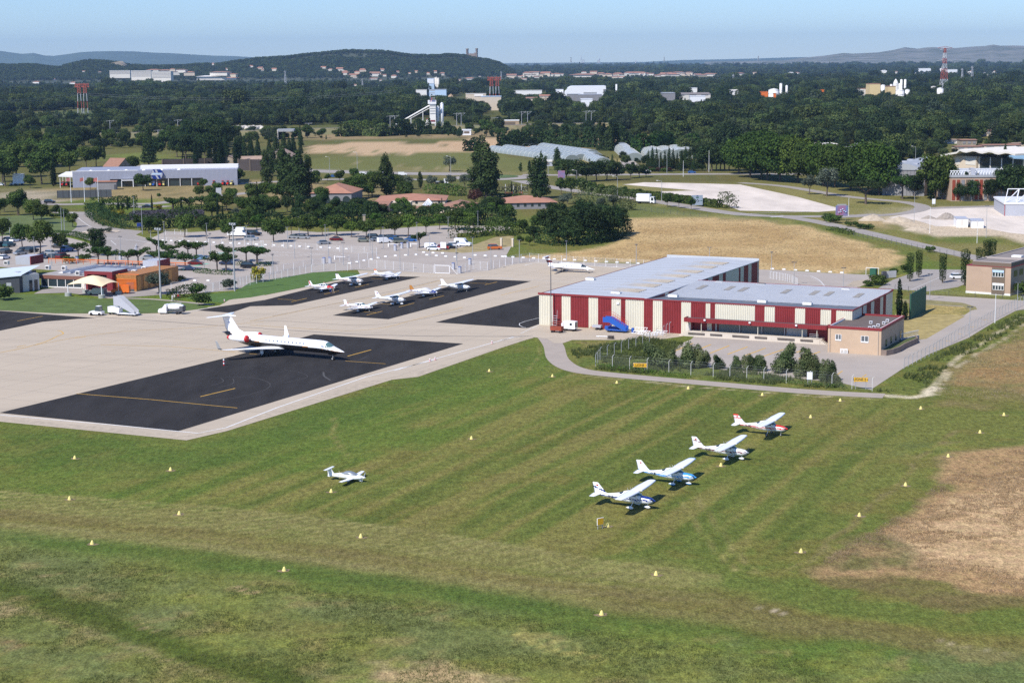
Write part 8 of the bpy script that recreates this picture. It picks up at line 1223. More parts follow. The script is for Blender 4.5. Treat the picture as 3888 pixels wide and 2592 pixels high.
MB().box(-w/2,w/2,0,7,3.5,H_).build('tower',M['whitecon'],cp);[MB().box(-w/2+.3,w/2-.3,-.2,-.02,12+i*2.2,12.7+i*2.2).build('louvre',M['grey'],cp)for i in range(10)];MB().box(-w/2+.6,w/2-.6,-.2,-.02,5.2,6.6).build('window',M['maroon'],cp);s=MB();[s.tube((x,y,0),(x,y,3.6),.4)for x in(-w/2+.5,w/2-.5)for y in(.5,6.5)];s.build('legs',M['white'],cp);o=MB().box(-w*.78,w*.62,-.8,-.2,H_+.3,H_+38*k).build('sign_box',M['white'],cp);MB().add([(-w*.5,-.85,H_+2),(-w*.42,-.85,H_+2),(-w*.18,-.85,H_+6),(-w*.26,-.85,H_+6)],[(0,1,2,3)]).build('emblem',M['navy'],o);MB().add([(-w*.34,-.85,H_+2),(-w*.26,-.85,H_+2),(-w*.02,-.85,H_+6),(-w*.10,-.85,H_+6)],[(0,1,2,3)]).build('emblem',M['brightred'],o);MB().box(-w*.12,w*.5,-.9,-.82,H_+2.4,H_+3.4).build('lettering',M['navy'],o)
cv=thing('conveyor','long sloping white conveyor bridge of the concrete plant','conveyor',g);s=MB();a=np.array(G(C2(1330,745),1.5))-g;s.tube((a[0],3,1.5),(-w/2,3,H_-1),.9,.9,4);s.tube((a[0],3,0),(-w/2,3,H_-3.2),.3);s.build('bridge',M['whitecon'],cv);s=MB();[s.tube((a[0]*q,3,0),(a[0]*q,3,H_*(1-q)*.97),.3)for q in(.25,.55)];s.build('support',M['white'],cv)
silo('shorter white silo on legs beside the concrete plant tower',C2,1663,1692,595,765,'white',2,legs=True);silo('taller white silo on legs beside the concrete plant tower',C2,1699,1729,565,765,'white',2,legs=True);bld('site_office','low white site office left of the concrete plant',C2,1520,1600,750,770,8,'whitecon','whitecon',zb=1);bld('site_office','small white shed with red eaves beside the plant tower',C2,1575,1602,715,768,6,'whitecon','rust',zb=1)
tb,w,h,k,g=bld('mixing_tower','tall pale blue and white mixing tower in the woods',C2,1582,1643,352,450,16,'lightblue','white');MB().box(-w/2+.5,w/2-.5,-.3,-.1,h-8,h-1).build('sign_band',M['white'],tb)
for i,(a,b_,c)in enumerate(((1640,1655,345),(1653,1672,338),(1670,1690,345))):silo(f'cream silo beside the pale blue mixing tower, {ordn(i)} from the left',C2,a,b_,c,445,'palewall',dome=.2)
bld('blue_hall','low blue hall at the foot of the mixing tower',C2,1600,1750,450,482,20,'lightblue','lilac');bld('low_shed','low white shed left of the mixing tower',C2,1480,1575,452,464,14,'whitecon','palewall');bld('cream_hall','cream gabled hall beside the gravel heap',C2,2005,2075,492,535,22,'creamwall','palewall',gable=1);bld('blue_roof_hall','hall with pale blue roof beside the striped mast',C2,2065,2240,512,550,20,'creamwall','lightblue');bld('cream_hall','long cream hall behind the gravel heap',C2,1925,2105,488,508,18,'creamwall','palewall')
g,w,k,p=place(C3,560,940,488);ft=thing('arched_factory','long white factory with curved arched end','factory',g);h=11+70*k;n=10;pr=[(w/2,0),(w/2,h)]+[(-w/2+w*.25*(1-math.sin(math.pi/2*i/n)),h*math.cos(math.pi/2*i/n))for i in range(n+1)];MB().ext(pr,0,50).build('shell',M['white'],ft);MB().box(-w*.02,w*.28,-.4,-.1,h*.35,h*.62).build('grey_panel',M['grey'],ft);[MB().box(w*.44,w/2+.3,-.4,-.1,h*(.3+.14*i),h*(.38+.14*i)).build('vent_band',M['greywall'],ft)for i in range(4)]
[silo(f'thin white chimney at the right end of the arched factory, {ordn(i)} one',C3,x,x+7,400,470,'white',cat='chimney')for i,x in enumerate((1028,1036))]
for lab,f,x0,x1,yt,yb,d,wl,rf,gb in(('white block left of the arched factory',C3,498,562,452,488,30,'white','white',0),('grey hall below the arched factory',C3,600,715,492,525,25,'greywall','grey',0),('purple-grey flat hall right of the arch',C3,700,905,495,530,25,'greywall','lilac',0),('white hall in front of the purple-grey hall',C3,722,822,535,568,20,'white','white',0),('row of low white sheds far left of the arched factory',C3,120,370,458,472,14,'whitecon','whitecon',0),('terracotta roofed hall below the arched factory',C3,350,455,494,520,14,'creamwall','terra2',1),('second terracotta roofed hall below the arched factory',C3,230,330,516,535,14,'creamwall','terra',1),('large grey roofed hall among the trees',C3,1455,1560,482,530,40,'greywall','grey',0),('broad grey roofed hall with cream gable',C3,1560,1875,478,512,50,'palewall','roofgravel',1),('white hall in front of the broad grey hall',C3,1695,1830,508,530,15,'white','white',0),('pale roofed hall far right among the trees',C3,2040,2168,450,475,30,'whitecon','palewall',1),('small white factory block behind the trees',C3,1655,1757,436,450,20,'whitecon','white',0),('long white warehouse near the tall lattice mast',C4,1382,1520,260,276,20,'white','white',0),('second white warehouse near the tall lattice mast',C4,1640,1756,270,281,18,'white','white',0),('large yellow block of the tank works',C4,973,1068,400,478,25,'factory','terra2',0),('smaller yellow block of the tank works',C4,1138,1205,422,475,20,'factory','terra2',0),('low red roofed hall left of the yellow block',C4,880,975,442,475,15,'palewall','terra2',0),('cream terracotta roofed house in the trees right of the fields',C3,1485,1598,928,965,10,'creamwall','terra2',1),('house with orange roof above the plane trees',C4,160,290,925,965,14,'creamwall','terra2',1),('long pale roofed barn above the plane trees',C4,330,695,930,990,24,'creamwall','palewall',1),('small white roofed shed among the trees',C4,755,910,970,995,12,'whitecon','white',0),('grey green shed roof among the trees',C4,870,965,938,960,12,'greywall','grey',0),('white gabled house with tiled roof among the trees',C4,1665,1790,893,925,12,'palewall','terraold',1),('tiled farm building right of the white gabled house',C4,1795,1930,893,948,12,'stone','terra',1),('pink house with terracotta roof high in the trees',C4,1965,2098,810,858,14,'creamwall','terra',1),('long building with red tiled roof behind the pavilion',C4,1995,2325,938,990,14,'creamwall','terra',1),('shorter building with red tiled roof behind the pavilion',C4,1750,1995,952,992,12,'creamwall','terra',1),('small pale tower building in the trees',C4,222,258,880,920,6,'creamwall','creamwall',0),('dark edged house at the far right behind the red roof',C4,2220,2352,925,950,12,'creamwall','terraold',1)):
 bld('house' if 'house' in lab and 'ware' not in lab else 'industrial_hall',lab,f,x0,x1,yt,yb,d,wl,rf,gable=gb,zb=.5 if yt>800 else 11,wins=3 if gb else 0)
for i,(x0,x1,yt,yb)in enumerate([(70,163,440,482),(168,192,393,480),(222,242,410,475),(870,910,450,485),(1072,1112,405,460),(1182,1230,355,432),(1232,1248,392,432),(1246,1266,357,432),(1280,1300,357,432),(1207,1283,447,485),(1290,1332,445,478),(1155,1178,400,430),(1520,1568,418,460),(1575,1632,432,472)]):silo(f'pale industrial tank or silo at the right, {ordn(i)} from the left',C4,x0,x1,yt,yb,'whitecon' if i!=12 else 'palewall',dome=.12 if i!=5 else .9,cat='silo',group='pale tanks and silos')
for i,(x,y,w_)in enumerate(((30,495,70),(128,510,18),(565,478,64))):t,w,h,k,g=bld('orange_gantry',f'orange gantry crane among the tanks, {ordn(i)} from the left',C4,x-w_/2,x+w_/2,y-26,y,6,'orange','orange','crane',8)
def rb(name,label,x0,y0,x1,y1,yt,dpt,wall,roof):a=G(C4(x0,y0));b_=G(C4(x1,y1));rz=heading(a,b_);w=float(np.linalg.norm(b_-a));h=hgt(C4(x0,y0),C4(x0,yt));t=thing(name,label,'building',a,rz);MB().box(0,w,0,dpt,0,h).build('wall',M[wall],t);return t,w,h
t,w,h=rb('grey_warehouse','long grey warehouse with shallow curved roof at right',1085,1392,1460,1400,1170,60,'greywall','grey');n=8;MB().ext([(w*i/n,h+2.6*math.sin(math.pi*i/n))for i in range(n+1)],-.3,60).build('roof',M['grey'],t);[MB().box(w*(.2+.2*(i%4)),w*(.2+.2*(i%4))+2.5,8+14*(i//4),12+14*(i//4),h+1.5,h+2.4).build('rooflight',M['lilac'],t)for i in range(12)];[MB().box(w*i/12,w*i/12+.1,-.06,-.01,0,h).build('panel_joint',M['dgrey'],t)for i in range(1,12)]
t,w,h=rb('red_warehouse','red and grey panelled warehouse behind the dark trees',1700,1445,2352,1440,1240,45,'pinktan','grey');MB().box(-.3,w+.3,-.3,45.3,h,h+.8).build('roof',M['grey'],t);[MB().box(w*i/16+.3,w*(i+1)/16-.3,-.15,-.02,.5,h-1).build('wall_panel',M['rust' if i in(0,1,5,6,13)else('brownp' if i%3==0 else 'greywall')],t)for i in range(16)]
s=MB()
for k in range(26):x=w*k/26;s.tube((x,3,h+.8),(x+w/52,3,h+2.4),.15,n=4);s.tube((x+w/52,3,h+2.4),(x+w/26,3,h+.8),.15,n=4);s.tube((x,12,h+.8),(x+w/52,12,h+2.4),.15,n=4)
s.tube((0,3,h+2.4),(w,3,h+2.4),.2,n=4);s.tube((0,12,h+2.4),(w,12,h+2.4),.2,n=4);s.build('roof_truss',M['white'],t);MB().box(w*.28,w*.34,2,6,h+.8,h+3.4).build('roof_unit',M['lilac'],t)
t,w,h=rb('white_pavilion','cream pavilion with wide white wavy roof',1715,1150,1925,1165,1040,30,'creamwall','white');ww_=w*3.2;n=24
r_w=[(-w*.4+ww_*i/n,h+(.8+.5*math.sin(i*1.25))*(i>6)+2.6*min(1,i/7))for i in range(n+1)];MB().loft([[(x,-4,z)for x,z in r_w]+[(x,-4,z-.9)for x,z in r_w[::-1]],[(x,34,z+.5)for x,z in r_w]+[(x,34,z-.4)for x,z in r_w[::-1]]],0,True,False).build('roof',M['palewall'],t);MB().box(w,ww_*.9,2,28,0,h).build('glazed_hall',M['glass'],t);[MB().box(w+k*8,w+k*8+.5,1.6,2,0,h).build('mullion',M['whitecon'],t)for k in range(int((ww_*.9-w)/8)+1)];[MB().box(a,b_,-.15,-.02,h*.35,h*.9).build('wall_panel',M['palewall'],t)for a,b_ in((2,w*.3),(w*.55,w-.5))]
a=G(C8(2178,165));t=thing('truss_roof_hall','pale hall with white space frame roof at the right edge','building',a,R(-8));k=mpp(C8(2178,165))/2.352;h=100*k;MB().box(0,60,0,30,0,h).build('wall',M['lilac'],t);MB().box(-.3,60,-.2,30,h,h+.6).build('roof',M['white'],t);s=MB();[(s.tube((x*4,0,h+.5),(x*4+6,8,h+5),.18,n=4),s.tube((x*4+6,8,h+5),(x*4+6,16,h+.5),.18,n=4),s.tube((x*4,0,h+.5),(x*4+2,8,h+5),.18,n=4))for x in range(10)];s.tube((2,8,h+5),(46,8,h+5),.2,n=4);s.build('space_frame',M['white'],t);MB().box(-.1,.0,-.3,.1,0,h).build('red_corner',M['red'],t)
for i,(x0,x1,yb,yt)in enumerate(((1748,1850,268,195),(1882,1990,274,213))):a=G(C8(x0,yb));b_=G(C8(x1,yb));w=float(np.linalg.norm(b_-a));t=thing('site_container',f'white site container on the gravel lot, {["left", "right"][i]} one of the pair','container',a,R(-8));MB().box(0,w,0,9,0,(yb-yt)*mpp(C8(x0,yb))/2.352).build('body',M['white'],t);h=(yb-yt)*mpp(C8(x0,yb))/2.352;MB().box(-.1,w+.1,-.1,9.1,h,h+.2).build('roof',M['lilac'],t);MB().box(w+.01,w+.06,2,4,1,3).build('hatch',M['greywall'],t);MB().box(w*.4,w*.55,-.06,-.01,.8,2.6).build('door',M['palewall'],t)
for lab,f,x0,x1,yb,yt,d,wl,rf in(('beige block building beyond the railway',C2,2228,2400,780,728,14,'beige','whitecon'),('small white hut with brown shutter near the field',C2,1895,1972,856,812,10,'white','white'),('small grey shed with pale roof beside the trees',C3,315,465,1132,1095,14,'lilac','palewall')):
 t,w,h,k,g=bld('small_building',lab,f,x0,x1,yt,yb,d,wl,rf,zb=0);MB().box(-w*.3,w*.3,-.2,-.02,h*.4,h*.8).build('shutter',M['brownp'],t)
bpy.context.view_layer.update()
def tunnel(label,a,b_,wpx,film=True,hk=.42,group='plastic tunnel greenhouses',f=C3):
 A_,B_=G(f(*a)),G(f(*b_));w=wpx;L_=float(np.linalg.norm(B_-A_));t=thing('greenhouse',label,'greenhouse',A_,heading(A_,B_),group);n=12;rg=lambda x:[(x,w/2*math.cos(math.pi*i/n),w*hk*math.sin(math.pi*i/n)**.8)for i in range(n+1)]
 if film:MB().loft([rg(0),rg(L_)],0,False,True,False).build('film',M['polyt'],t);e=MB();e.add(rg(L_+.02),[tuple(range(n+1))]);e.add(rg(-.02),[tuple(range(n+1))]);e.build('end_wall',mat('end_film',(.22,.25,.23),.4),t)
 s=MB();m=max(3,int(L_/7))
 for k in range(m+1):
  r_g=rg(L_*k/m)
  s=MB();s.loft([[(x+dx,y*q_,z*q_)for x,y,z in r_g]for dx,q_ in((-.06,1),(-.05,1.015),(.05,1.015),(.06,1),(-.06,1))],0,False,False,False);s.build('hoop',M['grey']if not film else M['whitecon'],t)
for i,(a,b_,w,fl)in enumerate([((-60,1000),(640,1090),9,True),((60,985),(720,1075),8,True),((300,1000),(790,1068),9,True),((385,975),(820,1040),9,True),((230,975),(400,985),8,False),((90,985),(260,1000),8,False),((740,1052),(920,1115),9,True),((520,1005),(860,1060),8,True)]):tunnel(f'long pale tunnel greenhouse behind the road, {ordn(i)} of the left group',a,b_,w,fl)
tunnel('single pale tunnel greenhouse pointing toward the road',(1080,985),(1200,1085),11)
for i,x in enumerate((1390,1500,1610,1690,1780)):A_=G(C3(x,1065));t0=tunnel(f'domed greenhouse end behind the windbreak, {ordn(i)} from the left',(x,1065),(x-60,1020),13,group='domed greenhouses behind the windbreak')
sheet('seed_bed',PTS(C3,1065,1080,1180,1075,1290,1160,1110,1175),.03,M['yard'])
RW=smooth([G(p,4.5)for p in PTS(C1,-200,862,180,852,740,838,1350,828,1980,816,2352,811)+PTS(C2,400,797,870,790,1300,779,1900,768,2352,765)+PTS(C3,300,755,880,744,1300,742)],3);P_=strip_pts(RW,10);Q_=strip_pts(RW,26)
emb=MB().loft([[(*q[1],0),(*p[1],4.5),(*p[0],4.5),(*q[0],0)]for p,q in zip(P_,Q_)],0,False,False,False);emb.build('railway_embankment',mat('bank_dry',(.27,.20,.11),.95,.3,.05,col2=(.13,.14,.06)))['kind']='structure'
s=MB();strip(s,RW,6.5,4.55,0,0,False);tag(s.build('railway_track',M['ballast']),kind='structure');s=MB();[strip(s,[np.array(p)+np.array([0,o])for p in[q[:2]for q in RW]],.35,4.62,0,0,False)for o in(-1.6,0,1.6,3)];tag(s.build('rails',M['grey']),kind='structure')
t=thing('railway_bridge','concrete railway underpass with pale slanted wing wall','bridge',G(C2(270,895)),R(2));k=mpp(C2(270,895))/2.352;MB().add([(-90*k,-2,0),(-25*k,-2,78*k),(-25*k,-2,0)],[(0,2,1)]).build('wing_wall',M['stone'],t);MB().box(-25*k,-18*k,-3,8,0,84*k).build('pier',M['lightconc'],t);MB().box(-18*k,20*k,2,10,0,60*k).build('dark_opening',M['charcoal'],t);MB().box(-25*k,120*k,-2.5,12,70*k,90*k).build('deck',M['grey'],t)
for i,(f,x,y,y2)in enumerate([(C1,985,830,735),(C1,1590,825,728),(C1,1412,868,815),(C2,520,795,752),(C2,1250,780,690),(C2,1290,780,690),(C2,1845,768,668),(C2,1885,768,668),(C2,2180,765,705),(C3,190,755,655),(C3,243,755,655),(C3,765,745,648),(C3,812,745,648)]):h=hgt(f(x,y),f(x,y2));t=thing('catenary_mast',f'grey railway overhead line mast, {ordn(i)} along the track from the left','mast',G(f(x,y),4.5),0,'railway line masts');MB().tube((0,0,-4.5),(0,0,h),.28,.2,5).build('mast',M['grey'],t);s=MB();s.tube((-3,0,h*.92),(3.5,0,h),.14,n=4);s.tube((0,0,h*.75),(3.5,0,h),.1,n=4);s.build('bracket',M['grey'],t)
def pylon(label,f,x,yb,yt,wb,wt,arms,cols=('pylonwhite',),D=None,seg=8,th=.3,group=None):
 g=G(f(x,yb))if D is None else GD(f(x,yb),D);k=g[1]/F_PX/2.352;h=(yb-yt)*k;t=thing('lattice_mast',label,'mast',(g[0],g[1],0 if D is None else g[2]),.3,group);exc(f(x,yb),wb/2.352,g[1],-3)
 for j in range(seg):
  z0,z1=h*j/seg,h*(j+1)/seg;w0,w1=[k*(wb+(wt-wb)*(z/h)**.8)/2 for z in(z0,z1)];s=MB();c=[(-1,-1),(1,-1),(1,1),(-1,1)]
  for i in range(4):a,b_=c[i],c[(i+1)%4];s.tube((a[0]*w0,a[1]*w0,z0),(a[0]*w1,a[1]*w1,z1),th*1.3,n=4);s.tube((a[0]*w0,a[1]*w0,z0),(b_[0]*w1,b_[1]*w1,z1),th,n=4);s.tube((b_[0]*w0,b_[1]*w0,z0),(a[0]*w1,a[1]*w1,z1),th,n=4);s.tube((a[0]*w1,a[1]*w1,z1),(b_[0]*w1,b_[1]*w1,z1),th,n=4)
  s.build('lattice_section',M[cols[j%len(cols)]],t)
 for(ya,wa,m)in arms:z=(yb-ya)*k;s=MB();w2=wa*k/2;[s.tube((sg*w2,0,z),(0,y,z+2.5*th*4),th,n=4)for sg in(-1,1)for y in(-1.5,1.5)];[s.tube((sg*w2,0,z),(0,y,z-th*2),th,n=4)for sg in(-1,1)for y in(-1.5,1.5)];s.build('cross_arm',M[m],t)
pylon('tall red and white lattice mast on the right above the woods',C4,1635,450,85,62,14,[(198,165,'pylonwhite'),(85,150,'pylonred'),(100,100,'pylonwhite')],('pylonwhite','pylonwhite','pylonred','pylonred','pylonwhite','pylonred','pylonwhite','pylonred'),th=.26)
for lab,f,xs,yb,yt in(('red and white twin-legged mast in the left woods',C1,(716,768),660,405),('red and white twin-legged mast right of the concrete plant',C2,(2152,2212),590,345)):
 x=sum(xs)/2;g=G(f(x,yb));k=g[1]/F_PX/2.352;exc(f(x,yb),60,g[1],-5);t=thing('striped_mast',lab,'mast',g,.15);h=(yb-yt)*k
 for sg in(-1,1):
  for j,m in enumerate(('pylonwhite','pylonred','pylonwhite','pylonred','pylonred')):
   s=MB();z0,z1=h*[0,.18,.42,.68,.84][j],h*[.18,.42,.68,.84,1][j];wa,wb_=[k*(24-12*z/h)for z in(z0,z1)]
   for dx,dy in((-1,-1),(1,-1),(-1,1),(1,1)):s.tube((sg*26*k+dx*wa/1.3,dy*wa/1.5,z0),(sg*26*k+dx*wb_/1.3,dy*wb_/1.5,z1),.32 if j<3 else .28,n=4)
   if j>2:[s.tube((sg*26*k+a*wa,-wa/1.5,z0+(z1-z0)*q),(sg*26*k-a*wa,-wa/1.5,z0+(z1-z0)*(q+.33)),.2,n=4)for a in(-1,1)for q in(0,.33,.66)]
   s.build('leg_section',M[m],t)
 s=MB();n=9;zt=h*.90
 for i in range(n):x0,x1=-62*k+124*k*i/n,-62*k+124*k*(i+1)/n;s.tube((x0,0,zt),(x1,0,h),.3,n=4);s.tube((x1,0,zt),(x0,0,h),.3,n=4)
 s.tube((-62*k,0,zt),(62*k,0,zt),.5,n=4);s.tube((-62*k,0,h),(62*k,0,h),.5,n=4);[s.tube((a*k,0,h),(a*k,0,h+12*k),.3,n=4)for a in(-55,-20,20,55)];s.build('platform',M['pylonred'],t)
for i,(f,x,yb,yt,wb,D)in enumerate([(C4,1887,385,248,24,None),(C4,1797,420,270,22,None),(C2,315,400,285,20,None),(C2,1003,420,358,14,None),(C2,2242,370,290,12,None),(C3,2080,410,320,20,None),(C3,630,205,160,10,9000),(C3,1462,200,160,10,9000),(C3,2303,190,148,12,9000)]):pylon(f'pale grey power line pylon, {ordn(i)} of the distant ones',f,x,yb,yt,wb,wb*.25,[(yt+8,wb*1.2,'grey')],('grey',),D,4,.35,'distant grey pylons')
for i,(x,yt,r)in enumerate(((720,148,3),(732,180,3),(745,180,4),(868,185,3),(885,170,4),(878,182,4),(1208,188,6))):g=GD(C3(x,212),9500);k=9500/F_PX/2.352;t=tag(MB().lathe([(r*k,0),(r*k*.7,(212-yt)*k)],10).build('chimney',M['lilac'],None,tuple(g)),f'hazy power station chimney on the horizon, {ordn(i)} from the left','chimney','hazy chimneys on the horizon')
for i,(x,c)in enumerate([(560,'red'),(600,'red'),(1080,'brightred'),(1165,'orange'),(1215,'brightred'),(1340,'yellow'),(1375,'blue'),(1425,'brightred'),(1460,'yellow'),(1530,'orange'),(1615,'red'),(1645,'red'),(1680,'red'),(1722,'greenp'),(1770,'red'),(1910,'brightred'),(1990,'brightred'),(2035,'brightred'),(2070,'yellow')]):
 t=thing('farm_machine',f'{dict(brightred="bright red", greenp="green").get(c, c)} farm machine in front of the grey store, {ordn(i)} from the left','farm machine',G(C1(x,1312-(x>1500)*8)),random.uniform(-1.8,-1.2),'farm machines in front of the store');t.scale=(.7,)*3;MB().ext([(-1.6,.9),(1.9,.9),(1.9,1.9),(.2,2.1),(-1.6,2.0)],-.6,.6).build('body',M[c],t);MB().box(-1.3,0,-.7,.7,2.05,3.2).build('cab',M['glass' if i%2 else 'dgrey'],t);MB().box(-1.4,.1,-.8,.8,3.2,3.35).build('cab_roof',M[c],t);wheels(t,(-1.2,),.9,.95,.45);wheels(t,(1.4,),.8,.6,.35)
s=thing('white_box_trailer','white box trailer at the edge of the left grove','trailer',G(C1(170,1300)),0);MB().box(-2.6,2.6,-1.2,1.2,.8,5.4).build('box',M['white'],s);wheels(s,(-1.5,1.5),1,.5)
t=thing('power_line','thin sagging power line crossing the left woods','power line',(0,0,0));s=MB();A_=GD(C1(-50,562),1750);B_=GD(C1(700,492),1850);Cc=GD(C2(20,540),1900)
for a,b_ in((A_,B_),(B_,Cc),(Cc,GD(C2(1300,470),1950))):
 for o in(0,2.0):pv_=None;[(lambda q0,q1:s.tube(q0,q1,.09,n=3,caps=False))(tuple(a+(b_-a)*(j/8)+np.array([0,0,o-8*(j/8)*(1-j/8)])),tuple(a+(b_-a)*((j+1)/8)+np.array([0,0,o-8*((j+1)/8)*(1-(j+1)/8)])))for j in range(8)]
s.build('cable',M['grey'],t)
FB=gp(PTS(D_,-200,302,330,291,500,291,860,286,1000,290,1200,284,1400,295,1500,314,1540,333,1700,344,1800,330,2060,333,2200,322,2500,318))+[(4200,14000),(-4300,14000)]
CLR=[gp(PTS(D_,*q))for q in(
 (-100,262,100,256,180,250,230,258,330,255,330,268,200,282,-100,300),(900,284,960,270,1040,268,1060,292,900,295),
 (1020,237,1060,215,1130,222,1130,244,1040,250),(960,226,1060,222,1060,240,960,240),(1230,212,1420,208,1420,232,1230,232),(1500,222,1640,220,1650,232,1500,234),(1730,222,1820,212,1850,226,1740,236),(1960,214,2180,210,2200,222,1960,226),(150,262,215,262,215,272,150,275),(1100,262,1150,262,1180,282,1110,285),(490,296,640,290,640,300,490,302))]
THIN=[gp(PTS(D_,*q))for q in((250,175,560,172,900,186,900,215,560,205,250,200),(740,178,1240,176,1240,204,740,204),(1180,172,1660,172,1660,194,1180,196),(1660,172,2352,172,2352,184,1660,184),(0,180,300,176,300,215,0,220))]
r_=np.random.default_rng(3);PX=[];PY=[];PS=[]
for(y0,y1,sp,s0)in((1000,1700,8.5,1.45),(1700,2600,10,1.6),(2600,5000,15,1.9),(5000,8200,24,2.0),(8200,14000,48,2.9)):
 A=.31*(y1**2-y0**2);n=int(A/sp**2);yy=np.sqrt(r_.uniform(y0**2,y1**2,n));xx=r_.uniform(-.315,.305,n)*yy;s=s0*r_.lognormal(0,.24,n)
 big=vnoise(xx,yy,90,8);s*=.62+.76*big;k=inside(xx,yy,FB)
 for P in CLR:k&=~inside(xx,yy,P)
 thin=np.zeros(n,bool)
 for P in THIN:thin|=inside(xx,yy,P)
 k&=~(thin&(r_.random(n)<.45));s=np.where(thin,s*.5,s);s=np.where((yy>5100)&(yy<7300)&(hillz(xx,yy)>12),s*.75,s)
 k&=~((yy>5100)&(yy<7400)&(r_.random(n)<.06))
 PX.append(xx[k]);PY.append(yy[k]);PS.append(s[k])
n=26000;yy=r_.uniform(5200,6500,n);xx=r_.uniform(-.31,.01,n)*yy;k=(hillz(xx,yy)>10)&(fbm(xx,yy,220,5)>.30);PX.append(xx[k]);PY.append(yy[k]);PS.append(r_.uniform(1.0,1.9,k.sum()))
for q,n,s0 in(((0,306,500,300,700,318,640,330,330,345,0,335),260,.9),((520,304,1300,300,1480,308,1480,318,1100,316,640,322),90,.55),((0,262,330,255,330,270,0,300),500,.4),((1140,300,1400,305,1480,318,1130,312),120,.8),((1290,300,1480,312,1500,318,1300,312),60,.7),((1500,330,1700,338,1690,372,1560,372,1500,350),90,1.0),((1660,340,1900,345,2060,345,2060,400,1700,395),260,1.3),((2040,330,2400,325,2400,352,2040,372),220,1.0),((1340,360,1480,372,1490,385,1350,375),20,.5)):
 P=gp(PTS(D_,*q));a=np.array(P);X=r_.uniform(a[:,0].min(),a[:,0].max(),n*6);Y=r_.uniform(a[:,1].min(),a[:,1].max(),n*6);k=inside(X,Y,P);X=X[k][:n];Y=Y[k][:n];PX.append(X);PY.append(Y);PS.append(s0*r_.lognormal(0,.35,len(X)))
PX=np.concatenate(PX);PY=np.concatenate(PY);PS=np.concatenate(PS);KD=r_.choice(4,len(PX),p=[.40,.30,.17,.13]).astype(np.int32);PZ=np.where(PY>5000,hillz(PX,PY),0.)-PS*1.2
top=PZ+PS*np.array([8.3,9.2,8.4,7.6])[KD]-CAM_H;rel=np.stack([PX,PY,top],1);den=rel@fw;tu=UC+F_PX*(rel@CR)/den;tv=VC-F_PX*(rel@CU)/den;keep=np.ones(len(PX),bool)
for u0,u1,vb,dd in EXC:keep&=~((tu>u0)&(tu<u1)&(PY<dd+15)&(PY>dd*.45)&(tv<vb))
PX,PY,PS,PZ,KD=PX[keep],PY[keep],PS[keep],PZ[keep],KD[keep];N=len(PX)
me=bpy.data.meshes.new('woodland');me.vertices.add(N);me.vertices.foreach_set('co',np.stack([PX,PY,PZ],1).ravel())
for nm,tp,dt in(('scl','FLOAT',PS),('rot','FLOAT',r_.uniform(0,6.28,N)),('kd','INT',KD)):
 a=me.attributes.new(nm,tp,'POINT');a.data.foreach_set('value',dt)
wood=bpy.data.objects.new('woodland',me);COL.objects.link(wood);tag(wood,'broad dark green woodland stretching from the railway to the hills','woodland',kind='stuff')
ng=bpy.data.node_groups.new('woodland_nodes','GeometryNodeTree');ng.interface.new_socket('Geometry',in_out='INPUT',socket_type='NodeSocketGeometry');ng.interface.new_socket('Geometry',in_out='OUTPUT',socket_type='NodeSocketGeometry')
gi=ng.nodes.new('NodeGroupInput');gout=ng.nodes.new('NodeGroupOutput');jn=ng.nodes.new('GeometryNodeJoinGeometry')
def nattr(nm,tp):
 a=ng.nodes.new('GeometryNodeInputNamedAttribute');a.data_type=tp;a.inputs['Name'].default_value=nm;return a.outputs['Attribute']
sc_=nattr('scl','FLOAT');ro_=nattr('rot','FLOAT');kd_=nattr('kd','INT');cx_=ng.nodes.new('ShaderNodeCombineXYZ');ng.links.new(ro_,cx_.inputs[2])
first={}
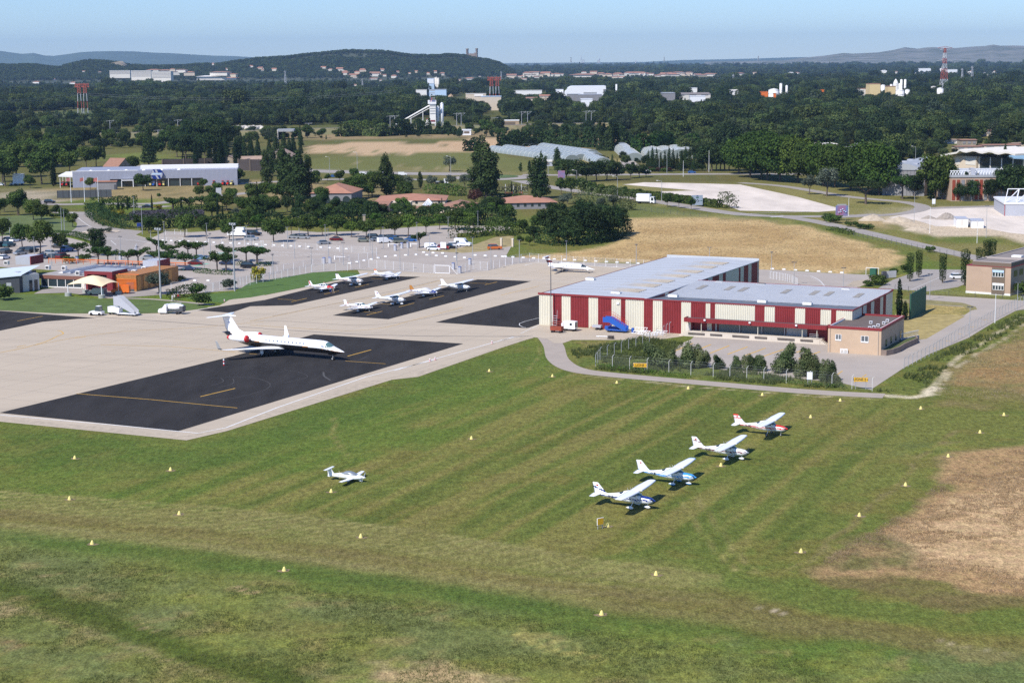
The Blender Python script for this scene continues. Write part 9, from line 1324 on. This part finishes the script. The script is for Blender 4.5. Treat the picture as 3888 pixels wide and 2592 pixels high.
for o in COL.objects:
 if o.name.startswith('crown')and o.parent:
  b0=o.parent.name.split('.')[0];first.setdefault(b0,o)
for i,(src,mt)in enumerate((('broadleaf_tree','far'),('evergreen_tree','far2'),('poplar_tree','far'),('olive_tree','far3'))):
 L.setdefault('far2',leafmat('leaf_far_dark_wood',(.014,.030,.012),(.038,.062,.022),.35));L.setdefault('far3',leafmat('leaf_far_grey_wood',(.035,.055,.028),(.08,.10,.055),.3))
 oi=ng.nodes.new('GeometryNodeObjectInfo');oi.inputs['Object'].default_value=first[src];oi.inputs['As Instance'].default_value=False
 ip=ng.nodes.new('GeometryNodeInstanceOnPoints');cm=ng.nodes.new('FunctionNodeCompare');cm.data_type='INT';cm.operation='EQUAL';cm.inputs[3].default_value=i;ng.links.new(kd_,cm.inputs[2]);ng.links.new(cm.outputs[0],ip.inputs['Selection'])
 sm=ng.nodes.new('GeometryNodeSetMaterial');sm.inputs['Material'].default_value=L[mt];ng.links.new(oi.outputs['Geometry'],sm.inputs['Geometry'])
 ng.links.new(gi.outputs[0],ip.inputs['Points']);ng.links.new(sm.outputs[0],ip.inputs['Instance']);ng.links.new(cx_.outputs[0],ip.inputs['Rotation'])
 ms=ng.nodes.new('ShaderNodeMath');ms.operation='MULTIPLY';ms.inputs[1].default_value=[1,1,.55,1.5][i];ng.links.new(sc_,ms.inputs[0]);ng.links.new(ms.outputs[0],ip.inputs['Scale']);ng.links.new(ip.outputs[0],jn.inputs[0])
ng.links.new(jn.outputs[0],gout.inputs[0]);wood.modifiers.new('woodland','NODES').node_group=ng
hb=MB().box(-13000,13000,-60,26000,-1.2,420);hz_=bpy.data.materials.new('haze_air');hz_.use_nodes=True;t=hz_.node_tree;t.nodes.remove(t.nodes['Principled BSDF']);pv=t.nodes.new('ShaderNodeVolumePrincipled')
pv.inputs['Color'].default_value=(.50,.74,1.0,1);pv.inputs['Density'].default_value=3.8e-5;pv.inputs['Anisotropy'].default_value=.15
t.links.new(pv.outputs[0],t.nodes['Material Output'].inputs['Volume']);tag(hb.build('haze',hz_),kind='stuff')
